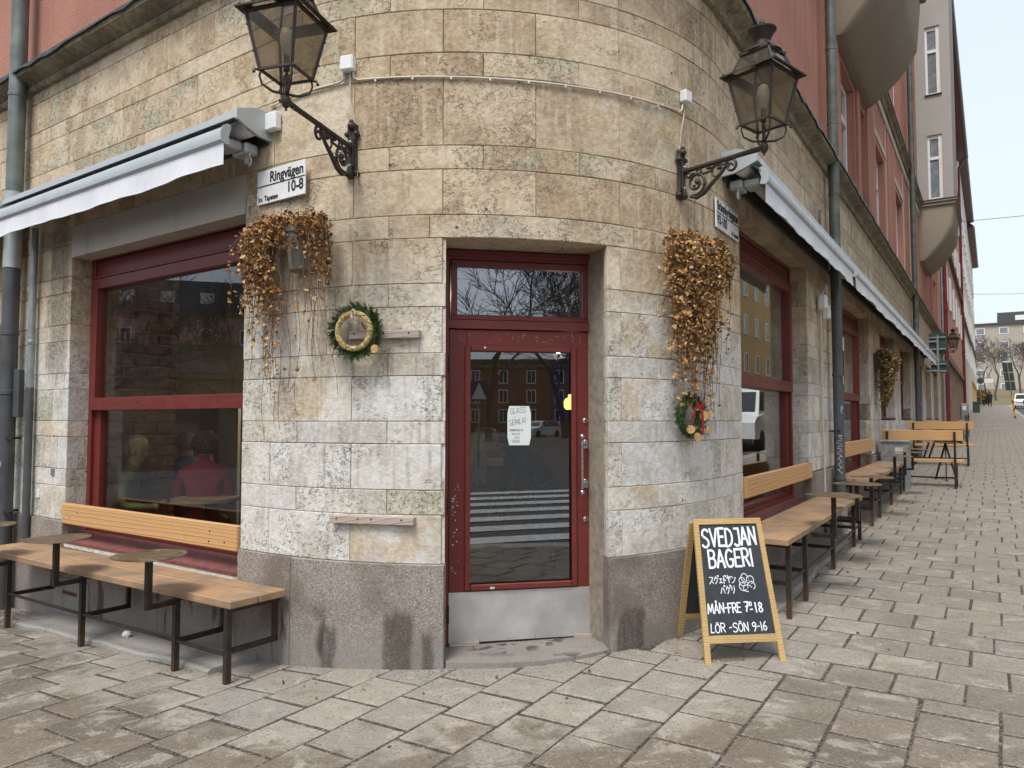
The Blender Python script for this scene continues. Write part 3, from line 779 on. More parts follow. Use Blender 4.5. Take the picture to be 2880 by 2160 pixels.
for ci, (z0, z1) in enumerate(zip(LEV, LEV[1:])):
    tall = ci % 2 == 0
    js = []
    u = UBEG + lr.uniform(0, .6)
    while u < -.30:
        js.append(u); u += lr.uniform(.68, 1.15) if z0 > 3 else lr.uniform(.42, .85)
    js = [j for j in js if j < -.6] + (TALLJ if tall else SHRTJ)[(0 if z1 < 3.0 else 1):(len(TALLJ) if z1 <= 3.191 else -1)]
    if z0 >= 2.613 and z1 <= 2.76: js = [j for j in js if not 1.2 < j < 2.5] + [1.20, 2.56]
    u = 4.16 + lr.uniform(.35, .6) if z0 >= 3.19 else 6.74
    while u < 20.4:
        js.append(u); u += lr.uniform(.7, 1.2) if z0 > 3 else lr.uniform(.40, .72)
    js = sorted(js)
    for a, b in zip(js, js[1:]):
        # cut by openings
        iv = [(a, b)]
        for (o0, o1, oz0, oz1) in OPEN:
            if oz1 <= z0 + .01 or oz0 >= z1 - .01: continue
            nv = []
            for p, q in iv:
                if q <= o0 or p >= o1: nv.append((p, q)); continue
                if p < o0: nv.append((p, o0))
                if q > o1: nv.append((o1, q))
            iv = nv
        for p, q in iv:
            lo = z0
            if q - p < .05: continue
            if ptop((p+q)/2) > z0 + .01 and not any(o[0] < (p+q)/2 < o[1] for o in OPEN):
                if ptop((p+q)/2) >= z1 - .02: continue
                lo = ptop((p+q)/2)
            # window-side stones run back into the reveal
            dl = drr = .035; rv = []
            for (o0, o1, oz0, oz1) in OPEN:
                if oz1 <= z0 + .01 or oz0 >= z1 - .01: continue
                dep = .05 if 1.2 < o0 < 1.4 else REC + .02
                if dep < .1: continue
                if abs(p - o1) < .004:
                    dl = dep*.48 if tall else dep; rv.append((o1, +1, dep))
                if abs(q - o0) < .004:
                    drr = dep*.48 if tall else dep; rv.append((o0, -1, dep))
            # the lintel plaster over the left window
            if -2.71 < (p+q)/2 < -.24 and z0 < 3.0 and z1 > 2.9 and p < -.25: continue
            if -2.71 < (p+q)/2 < -.24 and 3.0 < z0 < 3.1: continue
            blocks.append((p, q, lo, z1, dl, drr))
            if tall:
                for ue, sg, dep in rv: blocks.append(('rev', ue, sg, lo, z1, dep))
def blk_mesh(b):
    if b[0] == 'rev':
        _, ue, sg, z0, z1, dep = b; g = .002
        mb = MB(); d0, d1 = -dep*.48 - g, -dep; uu = (ue, ue + sg*.03)
        z0 += g; z1 -= g
        mb.hexa([W(uu[0], d0, z0), W(uu[1], d0, z0), W(uu[1], d1, z0), W(uu[0], d1, z0), W(uu[0], d0, z1), W(uu[1], d0, z1), W(uu[1], d1, z1), W(uu[0], d1, z1)])
        return mb
    return block(*b[:4], 0., b[4], b[5])
def bkey(b):
    if b[0] == 'rev': u, z, w = b[1], (b[3]+b[4])/2, .08*(b[4]-b[3])
    else: u, z, w = (b[0]+b[1])/2, (b[2]+b[3])/2, (b[1]-b[0])*(b[3]-b[2])
    p = W(u, 0, z); pr = project(p)
    if not pr or not (-40 < pr[0] < 1064 and -40 < pr[1] < 800): return 0
    n = Wn(u); v = (CAM.location - p); v2 = v.normalized()
    return w*abs(n.dot(v2))/pr[2]**2
blocks.sort(key=lambda b: -bkey(b))
nrev = 0
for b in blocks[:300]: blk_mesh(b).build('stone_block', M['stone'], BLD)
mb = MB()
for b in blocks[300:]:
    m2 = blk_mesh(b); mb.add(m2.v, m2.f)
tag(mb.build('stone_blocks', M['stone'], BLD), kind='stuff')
# plinth stones
for (u0, u1, zt) in ((-9, -7.6, .632), (-7.6, -6.2, .632), (-6.2, -5, .632), (-5, -3.9, .632), (-3.9, -2.70, .632), (-2.70, -2.12, .40), (-2.12, -1.2, .42), (-1.2, -.25, .42), (-.25, .27, .632), (.27, 1.30, .632),
                     (2.345, 3.25, .632), (3.25, 4.16, .632), (4.16, 5.4, .53), (5.4, 6.74, .53), (6.74, 7.7, .905), (7.7, 8.78, .905), (8.78, 10.2, .58), (10.2, 11.68, .58), (11.68, 13.05, .905),
                     (13.05, 14.2, .905), (14.2, 15.35, .905), (15.35, 16.55, .905), (16.55, 17.8, .905), (17.8, 18.95, .905), (18.95, 20.6, .905)):
    jamb_l = any(abs(u0 - o[1]) < .01 for o in OPEN[:3]); jamb_r = any(abs(u1 - o[0]) < .01 for o in OPEN[:3])
    dd = .06 if (abs(u1-1.30) < .01 or abs(u0-2.345) < .01) else .2
    block(u0, u1, min(gzu(u0), gzu(u1)) - .25, zt, .022, dd if jamb_l else .06, dd if jamb_r else .06).build('plinth_stone', M['granite'], BLD)
# masonry core behind the stones
core = MB()
def corep(u0, u1, z0, z1, din=-.34):
    m2 = sweep([(-.013, z0), (-.013, z1), (din, z1), (din, z0)], u0, u1); core.add(m2.v, m2.f)
ucur = UBEG
for (o0, o1, z0, z1) in OPEN:
    corep(ucur, o0 - (.06 if o0 == 1.30 else .012), -.5, 4.62); corep(o0 - (.059 if o0 == 1.30 else .011), o1 + (.029 if o0 == 1.30 else .011), z1 + .010, 4.62)
    if z0 > 0: corep(o0 - .011, o1 + .011, -.5, z0 - .02)
    ucur = o1 + (.03 if o0 == 1.30 else .012)
corep(ucur, UEND, -.5, 4.62)
core.build('wall_core', M['mortar'], BLD)
# plaster lintel above the left show window
sweep([(.004, 2.915), (.004, 3.19), (-.19, 3.19), (-.19, 2.915)], -2.698, -.252).build('lintel', M['lintel_plaster'], BLD)
# soffits over the right windows (top of the reveal)
for (o0, o1, z0, z1) in OPEN[2:]:
    sweep([(-.002, z1 + .001), (-.002, z1 + .06), (-.24, z1 + .06), (-.24, z1 + .001)], o0 + .002, o1 - .002).build('lintel', M['stone'], BLD)
# rubble strip under the left sill, coursing further up the street is left to the wall's own surface
sweep([(.006, .41), (.010, .462), (-.10, .47), (-.10, .41)], -2.69, -.26).build('sill_bed', M['white_plaster'], BLD)
# wall face beyond the single stones
far = MB()
m2 = sweep([(0, 4.19), (0, 4.60), (-.012, 4.60), (-.012, 4.19)], 20.4, UEND); far.add(m2.v, m2.f)
ucur = 20.4
for (o0, o1, z0, z1) in OPEN[6:] + [(UEND, UEND, 0, 3.0)]:
    for zz in ((-.3, 4.19),):
        m2 = sweep([(0, zz[0]), (0, zz[1]), (-.012, zz[1]), (-.012, zz[0])], ucur, o0 - .001); far.add(m2.v, m2.f)
    if o1 > o0:
        m2 = sweep([(0, z1), (0, 4.19), (-.012, 4.19), (-.012, z1)], o0, o1); far.add(m2.v, m2.f)
        if z0 > 1: m2 = sweep([(0, -.3), (0, z0), (-.012, z0), (-.012, -.3)], o0, o1); far.add(m2.v, m2.f)
    ucur = o1 + .001
far.build('stone_facing', M['stone'], BLD)
# main cornice with weathered underside and dark flashing
sweep([(-.02, 4.585), (.035, 4.585), (.05, 4.605), (.05, 4.625), (.035, 4.635), (.06, 4.66), (.12, 4.675), (.155, 4.69), (.16, 4.735), (-.02, 4.79)], UBEG, UEND).build('cornice', M['cornice'], BLD)
fl = MB(); frn = random.Random(4); us_ = usteps(UBEG, UEND, .085); fus = []
for a_, b_ in zip(us_, us_[1:]):
    n_ = max(1, int((b_-a_)/.16)); fus += [a_ + (b_-a_)*i/n_ for i in range(n_)]
fus.append(UEND)
for u in fus:
    dr_ = .004 + frn.random()**3*.035
    fl.v += [W(u, -.02, 4.80), W(u, .178, 4.748), W(u, .180, 4.735 - dr_), W(u, .170, 4.735 - dr_)]
for i in range(len(fus)-1):
    for j in range(3): fl.f.append([i*4+j, i*4+j+1, i*4+4+j+1, i*4+4+j]); fl.mi.append(0)
fl.build('cornice_flashing', M['flashing'], BLD)
# ================================================================== door in the rounded corner
_ex = Vector((math.cos(R(11.5)), math.sin(R(11.5)), 0)); _ey = Vector((_ex.y, -_ex.x, 0)); _do = Vector((-.44, 4.77, 0))
def D(x, y, z): return _do + _ex*x + _ey*y + Vector((0, 0, z))
def dbox(mb, x0, x1, y0, y1, z0, z1, bev=0):
    b = MB().box((x0, y0, z0), (x1, y1, z1), None, bev); mb.add([D(*v) for v in b.v], b.f); return mb
# reveal stones at both sides of the door
def reveal(side, z0, z1, mt, pro=0.):
    g = .0022; z0 += g; z1 -= g
    if side == 'l': p, q, o = W(1.30 + pro, -.012, 0), D(-.002 + pro, -.06, 0), Vector((-.06, .01, 0))
    else: p, q, o = W(2.345 - pro, -.012, 0), D(1.038 - pro, -.06, 0), Vector((.05, .03, 0))
    mb = MB(); up = Vector((0, 0, 1))
    mb.hexa([p + up*z0, p + o + up*z0, q + o + up*z0, q + up*z0, p + up*z1, p + o + up*z1, q + o + up*z1, q + up*z1]); mb.build('stone_block' if mt == 'stone' else 'plinth_stone', M[mt], BLD)
for side in 'lr':
    reveal(side, -.1, .632, 'granite', .006)
    for z0, z1 in zip(LEV[:9], LEV[1:10]): reveal(side, z0, z1, 'stone')
# soffit of the door opening
mb = MB(); pts = [W(1.30 - .02 + (1.06)*i/8, -.02, 0) for i in range(9)] + [D(1.06, -.08, 0), D(-.03, -.08, 0)]
n = len(pts); mb.v = [p + Vector((0, 0, 2.6145)) for p in pts] + [p + Vector((0, 0, 2.68)) for p in pts]
mb.f = [list(range(n))[::-1], list(range(n, 2*n))] + [[i, (i+1) % n, n+(i+1) % n, n+i] for i in range(n)]; mb.mi = [0]*len(mb.f)
mb.build('lintel', M['stone'], BLD)
# threshold stone
mb = MB(); pts = [W(1.312 + 1.022*i/8, .012 + .05*math.sin(math.pi*i/8), 0) for i in range(9)] + [D(1.03, -.10, 0), D(.0, -.10, 0)]
n = len(pts); mb.v = [p + Vector((0, 0, -.2)) for p in pts] + [p + Vector((0, 0, .058 + .012*(i/8 if i < 9 else (1 if i == 9 else 0)))) for i, p in enumerate(pts)]
mb.f = [list(range(n))[::-1], list(range(n, 2*n))] + [[i, (i+1) % n, n+(i+1) % n, n+i] for i in range(n)]; mb.mi = [0]*len(mb.f)
mb.build('threshold', M['granite'], BLD)
fr = MB()
dbox(fr, .000, .030, -.07, .012, .06, 2.612); dbox(fr, .992, 1.036, -.07, .012, .06, 2.612)
dbox(fr, .030, .992, -.07, .012, 2.545, 2.611); dbox(fr, .030, .992, -.07, .016, 2.092, 2.148)
dbox(fr, .016, 1.018, .0125, .024, 2.565, 2.606, .004)
# transom light mouldings
for (a, b, c, d2) in ((.045, .085, 2.165, 2.53), (.937, .977, 2.165, 2.53), (.045, .977, 2.149, 2.185), (.045, .977, 2.50, 2.544)):
    dbox(fr, a, b, -.06, .004, c, d2, .005)
door_frame = fr.build('door_frame', M['red'], BLD)
mb = MB(); dbox(mb, .07, .95, -.028, -.022, 2.17, 2.515); mb.build('pane', M['transom_glass'], door_frame)
leaf_ = MB()
dbox(leaf_, .034, .150, -.045, .0, .075, 2.086, .003); dbox(leaf_, .872, .988, -.045, .0, .075, 2.086, .003)
dbox(leaf_, .1505, .8715, -.045, -.0005, 1.965, 2.086, .003); dbox(leaf_, .1505, .8715, -.045, -.0005, .075, .425, .003)
door = leaf_.build('door', M['red'], BLD)
mo = MB()   # glazing beads standing proud round the pane
dbox(mo, .136, .172, .001, .018, .405, 1.982, .005); dbox(mo, .850, .886, .001, .018, .405, 1.982, .005)
dbox(mo, .1725, .8495, .001, .017, 1.945, 1.982, .005); dbox(mo, .1725, .8495, .001, .022, .405, .442, .006)
mo.build('glazing_bead', M['red'], door)
mb = MB(); dbox(mb, .150, .872, -.024, -.018, .42, 1.97); mb.build('pane', M['door_glass'], door)
mb = MB(); dbox(mb, .036, .986, .0008, .0045, .078, .395); mb.build('kick_plate', M['kick'], door)
mb = MB()
for x in (.06, .24, .42, .60, .78, .965):
    for z in (.092, .382): b = MB().lathe([(.005, .0045), (.004, .007), (1e-4, .0075)], (0, 0, 0), 6, Matrix.Rotation(R(-90), 4, 'X')); mb.add([D(v.x + x, abs(v.y), v.z + z) for v in b.v], b.f)
tag(mb.build('screws', M['steel'], door), kind='stuff')
mb = MB(); dbox(mb, .04, .23, -.02, .028, .062, .082); mb.build('draught_brush', M['grey_batten'], door)
mb = MB(); dbox(mb, .86, .985, -.02, .024, .070, .088); mb.build('draught_brush', M['grey_batten'], door)
# pull handle with ball ends on two stand-offs
hd = MB()
hx = .905
hd.tube([D(hx, .075, 1.045), D(hx, .075, 1.365)], .0085, 10); hd.ball(D(hx, .075, 1.388), .017, 12, 8); hd.ball(D(hx, .075, 1.022), .017, 12, 8)
for z in (1.335, 1.075):
    hd.tube([D(hx, .075, z), D(hx + .028, .070, z), D(hx + .043, .05, z), D(hx + .045, .004, z)], .0075, 8)
    b = MB().box((hx+.030, .0015, z-.03), (hx+.060, .008, z+.03), None, .006); hd.add([D(*v) for v in b.v], b.f)
    hd.tube([D(hx, .075, z-.012), D(hx, .075, z+.012)], .0105, 10)
hd.build('handle', M['steel'], door, smooth=True)
for z in (1.492, .838):
    b = MB(); dk = MB()
    bb = MB().lathe([(.0175, 0), (.0175, .006), (.013, .009), (1e-4, .009)], (0, 0, 0), 14, Matrix.Rotation(R(-90), 4, 'X'))
    b.add([D(v.x + .948, abs(v.y), v.z + z) for v in bb.v], bb.f); k_ = b.build('lock', M['steel'], door, smooth=True)
    dbox(dk, .9445, .9515, .009, .0095, z-.010, z+.008); dk.build('keyhole', M['black'], k_)
for z in (1.86, 1.63, .95, .26):
    b = MB(); b.tube([D(.031, .010, z-.055), D(.031, .010, z-.003)], .0085, 8); b.tube([D(.031, .010, z+.003), D(.031, .010, z+.055)], .0085, 8)
    b.build('hinge', M['iron'], door, smooth=True)
# scratched marks along the top rail
sc = MB(); sr = random.Random(2)
for i in range(34):
    x, z = sr.uniform(.08, .95), sr.uniform(2.0, 2.065); a = sr.uniform(-1, 2.4); l = sr.uniform(.006, .028)
    sc.bar(D(x, .0006, z), D(x + l*math.cos(a), .0006, z + l*math.sin(a)), .0016, .0008)
for i in range(26):
    x, z = sr.uniform(.05, .10), sr.choice([sr.uniform(.9, 1.1), sr.uniform(.5, .9)]); dbox(sc, x, x + sr.uniform(.004, .012), .0005, .0009, z, z + sr.uniform(.003, .010))
dbox(sc, .26, .272, .0185, .0189, 1.962, 1.975); dbox(sc, .30, .33, .0222, .0226, .412, .425)
tag(sc.build('paint_scratches', M['graffiti'], door), kind='stuff')
# ================================================================== show windows
def show_window(o, mull, gtop, gbot, frz, panel, split=False):
    u0, u1, z0, z1 = o; d0 = -REC
    F = WL if u1 < 0 else WR
    def bx(mb, a, b, c, e, y0, y1, bev=.004):
        bb = MB().box((a, y0, c), (b, y1, e), None, bev); mb.add([F(*v) for v in bb.v], bb.f)
    f = MB()
    bx(f, u0, u0 + .055, frz, z1, d0 - .09, d0 + .0); bx(f, u1 - .055, u1, frz, z1, d0 - .09, d0 + .0)
    # deep head panel with two mouldings
    bx(f, u0 + .0555, u1 - .0555, gtop + .26, z1, d0 - .09, d0 + .012); bx(f, u0 + .0555, u1 - .0555, gtop + .115, gtop + .255, d0 - .09, d0 - .012)
    bx(f, u0 + .0555, u1 - .0555, gtop + .095, gtop + .114, d0 - .09, d0 + .018)
    # upper sash stands forward, lower sash set back
    bx(f, u0 + .056, u0 + .145, mull[0], gtop + .09, d0 - .07, d0 + .022); bx(f, u1 - .145, u1 - .056, mull[0], gtop + .09, d0 - .07, d0 + .022)
    bx(f, u0 + .1455, u1 - .1455, gtop, gtop + .09, d0 - .07, d0 + .021); bx(f, u0 + .1455, u1 - .1455, mull[0], mull[1], d0 - .07, d0 + .022)
    bx(f, u0 + .056, u0 + .155, frz + .004, mull[0] - .004, d0 - .10, d0 - .03); bx(f, u1 - .155, u1 - .056, frz + .004, mull[0] - .004, d0 - .10, d0 - .03)
    bx(f, u0 + .1555, u1 - .1555, frz + .004, gbot, d0 - .10, d0 - .025); bx(f, u0 + .056, u1 - .056, frz, frz + .035, d0 - .0245, d0 + .010)
    if split: bx(f, (u0+u1)/2 - .04, (u0+u1)/2 + .04, frz + .03, z1 - .3, d0 - .06, d0 + .026)
    w = f.build('window', M['red'], BLD)
    g = MB(); bx(g, u0 + .12, u1 - .12, mull[0] + .02, gtop + .03, d0 - .032, d0 - .026, 0); g.build('pane', M['glass'], w)
    g = MB(); bx(g, u0 + .13, u1 - .13, gbot - .03, mull[0] + .02, d0 - .072, d0 - .066, 0); g.build('pane', M['glass'], w)
    s = MB(); sl = (z0 + .005, frz + .0)
    s.hexa([F(u0+.003, d0+.011, sl[1]-.02), F(u1-.003, d0+.011, sl[1]-.02), F(u1-.003, .012, sl[0]+.02), F(u0+.003, .012, sl[0]+.02),
            F(u0+.003, d0+.011, sl[1]+.004), F(u1-.003, d0+.011, sl[1]+.004), F(u1-.003, .012, sl[0]+.044), F(u0+.003, .012, sl[0]+.044)])
    s.build('sill', M['sill_red'], w)
    sc_ = MB()
    for i in range(int((u1-u0)/.55)):
        uu = u0 + .3 + .55*i; b = MB().ball((0, 0, 0), .008, 6, 4); sc_.add([F(uu + v.x, d0 + .024 + v.y*.5, (mull[0]+mull[1])/2 + .01 + v.z) for v in b.v], b.f)
    tag(sc_.build('bolt_heads', M['iron'], w), kind='stuff')
    return w
show_window(OPEN[0], (1.58, 1.688), 2.645, .60, .53, 0)
show_window(OPEN[2], (1.80, 1.912), 2.90, .72, .64, 0)
show_window(OPEN[3], (1.80, 1.912), 2.86, .80, .70, 0)
for o in OPEN[4:6] + OPEN[7:]: show_window(o, (2.35, 2.43), 2.93, 1.60, 1.53, 0)
show_window(OPEN[6], (2.1, 2.2), 2.75, .55, .45, 0)
# hatch under the left window
mb = MB(); b = MB().box((-2.80, .002, -.20), (-2.20, .034, .16), None, .008); mb.add([WL(*v) for v in b.v], b.f)
hatch = mb.build('cellar_hatch', M['concrete'], BLD)
mb = MB(); b = MB().box((-2.62, .0345, .03), (-2.38, .038, .06), None, .003); mb.add([WL(*v) for v in b.v], b.f); mb.build('rust_patch', M['leg_rust'], hatch)

# ================================================================== upper storeys of the corner building
UPZ = (4.745, 19.0)
UW = [(9.60, 10.85), (11.36, 12.06), (13.44, 14.75), (16.90, 18.35), (20.6, 22.0), (27.6, 28.9), (29.7, 31.0)]
up = MB(); DU = -.035
def strip(u0, u1, z0, z1, d=DU, dp=.3):
    m2 = sweep([(d, z0), (d, z1), (d - dp, z1), (d - dp, z0)], u0, u1); up.add(m2.v, m2.f)
rows = [(4.98, 6.75), (8.75, 10.7), (12.3, 14.2)]
ucur = UBEG
for (a, b) in UW:
    strip(ucur, a, *UPZ); zz = UPZ[0]
    for r0, r1 in rows: strip(a, b, zz, r0); zz = r1
    strip(a, b, zz, UPZ[1]); ucur = b
strip(ucur, UEND, *UPZ)
up.build('upper_wall', M['red_plaster'], BLD)
for (a, b) in UW:
    for r0, r1 in rows:
        f = MB()
        def bx(mb, u0, u1, z0, z1, y0, y1):
            bb = MB().box((u0, y0, z0), (u1, y1, z1), None, .004); mb.add([WR(*v) for v in bb.v], bb.f)
        bx(f, a, a + .09, r0, r1, -.24, -.15); bx(f, b - .09, b, r0, r1, -.24, -.15); bx(f, a + .0905, b - .0905, r1 - .09, r1, -.24, -.15); bx(f, a + .0905, b - .0905, r0, r0 + .08, -.24, -.15)
        bx(f, a + .0905, b - .0905, r0 + 1.15, r0 + 1.25, -.24, -.145)
        if b - a > 1: bx(f, (a+b)/2 - .05, (a+b)/2 + .05, r0 + .081, r1 - .091, -.23, -.155)
        w = f.build('window', M['white_frame'], BLD)
        g = MB(); bx(g, a + .05, b - .05, r0 + .04, r1 - .04, -.205, -.20); g.build('pane', M['glass_far'], w)
# cream lines and panels between the first-floor windows
def flat(u0, u1, z0, z1, pr, name, mt):
    bb = MB().box((u0, DU - .02, z0), (u1, DU + pr, z1), None, .004); mb = MB().add([WR(*v) for v in bb.v], bb.f); return mb.build(name, mt, BLD)
for u in (13.20, 15.0, 16.62, 18.55, 20.2, 22.3): flat(u - .035, u + .035, 4.82, 7.85, .018, 'cream_strip', M['cream_line'])
for (a, b) in ((13.235, 14.965), (16.655, 18.515), (20.235, 22.265)): flat(a, b, 6.86, 7.0, .018, 'cream_strip', M['cream_line'])
flat(12.3, 23.3, 7.62, 7.80, .03, 'cream_strip', M['cream_line'])
for (a, b) in ((8.2, 9.2), (10.95, 11.27), (12.1, 13.05), (15.2, 16.45)): flat(a, b, 4.82, 7.5, .035, 'pilaster', M['red_plaster'])
for a, b in ((12.25, 23.35), (26.6, UEND)):
    sweep([(DU, 7.86), (DU + .05, 7.86), (DU + .07, 7.93), (DU + .13, 7.97), (DU + .14, 8.02), (DU, 8.06)], a, b).build('string_course', M['cornice'], BLD)
    sweep([(DU, 8.062), (DU + .15, 8.03), (DU + .15, 8.015), (DU + .155, 8.015), (DU + .155, 8.04), (DU, 8.08)], a, b).build('string_flashing', M['flashing'], BLD)
# oriels: corbelled bay windows with a rounded underside
def oriel(u0, u1, dm, zb, zt, ztop, nm='oriel'):
    mb = MB(); rings = 12; N = 0
    def outline(t, ins, dp, rc):
        a, b = u0 + ins, u1 - ins; pts = [(a, DU)]
        for k in range(7): an = math.pi + math.pi/2*k/6; pts.append((a + rc + rc*math.cos(an), dp - rc - rc*math.sin(an)))
        for k in range(7): an = math.pi/2 - math.pi/2*k/6; pts.append((b - rc + rc*math.cos(an), dp - rc + rc*math.sin(an)))
        pts.append((b, DU)); return pts
    for i in range(rings+1):
        t = i/rings; e = min(1, .92*t + .10*math.sin(t*math.pi)); dp = max(.06, dm*(.10 + .90*e)); ins = .12*(1-e); z = zb + (zt-zb)*t**1.15
        ol = outline(t, ins, dp, min(.16, dp*.45)); N = len(ol); mb.v += [WR(u, d, z) for u, d in ol]
    ol = outline(1, 0, dm, .16 if nm == 'oriel' else .1); mb.v += [WR(u, d, zt + .75) for u, d in ol]
    for i in range(rings+1):
        for j in range(N-1): mb.f.append([i*N+j, i*N+j+1, (i+1)*N+j+1, (i+1)*N+j]); mb.mi.append(0)
    mb.f.append(list(range(N))); mb.mi.append(0)
    return mb.build('oriel', M['oriel_under'], BLD, smooth=30)
def bxr(mb, u0, u1, d0, d1, z0, z1, bev=0):
    bb = MB().box((u0, d0, z0), (u1, d1, z1), None, bev); mb.add([WR(*v) for v in bb.v], bb.f)
def oriel_top(o, u0, u1, dm, z0, wins):
    mo_ = MB(); bxr(mo_, u0 - .06, u1 + .06, DU, dm + .06, z0 - .16, z0 - .06, .02); bxr(mo_, u0 - .10, u1 + .10, DU, dm + .10, z0 - .059, z0 + .0, .01)
    mo_.build('moulding', M['oriel_under'], o)
    fl_ = MB(); bxr(fl_, u0 - .115, u1 + .115, DU, dm + .115, z0 + .002, z0 + .022); fl_.build('flashing', M['flashing'], o)
    b = MB(); t = .14
    zc = z0 + .024
    a0, a1 = .25, .64
    bxr(b, u0, u0 + t, DU, a0, zc, 19, 0); bxr(b, u0, u0 + t, a1, dm, zc, 19, 0)
    zz = zc
    for w0, w1 in wins:
        bxr(b, u0, u0 + t, a0, a1, zz, w0, 0); zz = w1
    bxr(b, u0, u0 + t, a0, a1, zz, 19, 0)
    bxr(b, u0 + t, u1, dm - .14, dm, zc, 19, 0); bxr(b, u1 - .14, u1, DU, dm - .14, zc, 19, 0); bxr(b, u0 + t, u1 - .14, DU, .0, zc, 19)
    b.build('bay_wall', M['grey_plaster'], o)
    for w0, w1 in wins:
        f = MB(); m0, m1 = u0 + .06, u0 + .12
        bxr(f, m0, m1, a0, a0 + .06, w0, w1); bxr(f, m0 - .02, m1, a1 - .10, a1 - .001, w0 + .001, w1 - .001); bxr(f, m0, m1, a0 + .0605, a1 - .1005, w1 - .11, w1); bxr(f, m0, m1, a0 + .0605, a1 - .0605, w0, w0 + .06)
        bxr(f, m0 - .01, m1, a0 + .0605, a1 - .0605, w0 + (w1-w0)*.62, w0 + (w1-w0)*.62 + .09)
        f.build('window_frame', M['white_frame'], o)
        g = MB(); bxr(g, u0 + .085, u0 + .09, a0 + .05, a1 - .05, w0 + .05, w1 - .06); g.build('pane', M['glass_haze_sky'], o)
        s = MB(); bxr(s, u0 - .05, u0 + .059, a0 - .03, a1 + .03, w0 - .03, w0 - .002); s.build('sill', M['flashing'], o)
o1 = oriel(8.9, 12.05, .86, 6.84, 7.62, 0); oriel_top(o1, 8.9, 12.05, .88, 8.66, [(8.75, 10.6), (11.9, 14)])
o2 = oriel(23.4, 26.5, .93, 6.30, 7.25, 0, 'o2'); oriel_top(o2, 23.4, 26.5, .90, 8.05, [(8.10, 10.06), (11.3, 13.4)])
# ================================================================== indoors
def RM(a, b, z): return Vector((CX + a*DR[0] + b*DL[0], CY + a*DR[1] + b*DL[1], z))
def rbox(mb, a0, a1, b0, b1, z0, z1, bev=0):
    bb = MB().box((a0, b0, z0), (a1, b1, z1), None, bev); mb.add([RM(*v) for v in bb.v], bb.f); return mb
_rp = [(-1.93, 7.2), (-1.93, .2)] + [(-1.93*math.cos(R(k)), -1.93*math.sin(R(k))) for k in (12, 30, 45, 60, 78)] + [(.2, -1.93), (32, -1.93), (32, 7.2)]
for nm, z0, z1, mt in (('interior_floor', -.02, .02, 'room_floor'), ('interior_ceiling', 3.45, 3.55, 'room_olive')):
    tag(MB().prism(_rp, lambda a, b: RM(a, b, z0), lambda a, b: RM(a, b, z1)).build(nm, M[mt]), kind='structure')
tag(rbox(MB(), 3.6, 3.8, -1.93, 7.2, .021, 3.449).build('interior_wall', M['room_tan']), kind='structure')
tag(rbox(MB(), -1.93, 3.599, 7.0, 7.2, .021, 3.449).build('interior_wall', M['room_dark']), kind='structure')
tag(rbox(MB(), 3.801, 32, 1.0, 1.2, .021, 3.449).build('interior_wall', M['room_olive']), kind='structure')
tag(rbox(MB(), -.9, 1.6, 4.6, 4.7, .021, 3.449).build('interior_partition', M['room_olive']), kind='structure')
bp = thing('brick_pillar', 'bare brick pillar inside the left window beside the blond guest', 'pillar', RM(-1.5, 3.3, .02))
rbox(MB(), -1.90, -1.12, 3.02, 3.5, .02, 3.44).build('pillar_core', M['mortar'], bp)
bs = None; rr_ = random.Random(6)
for row in range(26):
    z = .46 + row*.112
    for k in range(4):
        a0 = -1.92 + (.0 if row % 2 else -.12) + k*.245; a1 = min(a0 + .23, -1.105); a0 = max(a0, -1.92)
        if a1 - a0 < .06: continue
        j = rr_.uniform(-.012, .012); rbox(MB(), a0, a1, 2.99 + j, 3.1, z, z + .095 + rr_.uniform(-.008, .006), .012).build('brick', M['room_brick'], bp)
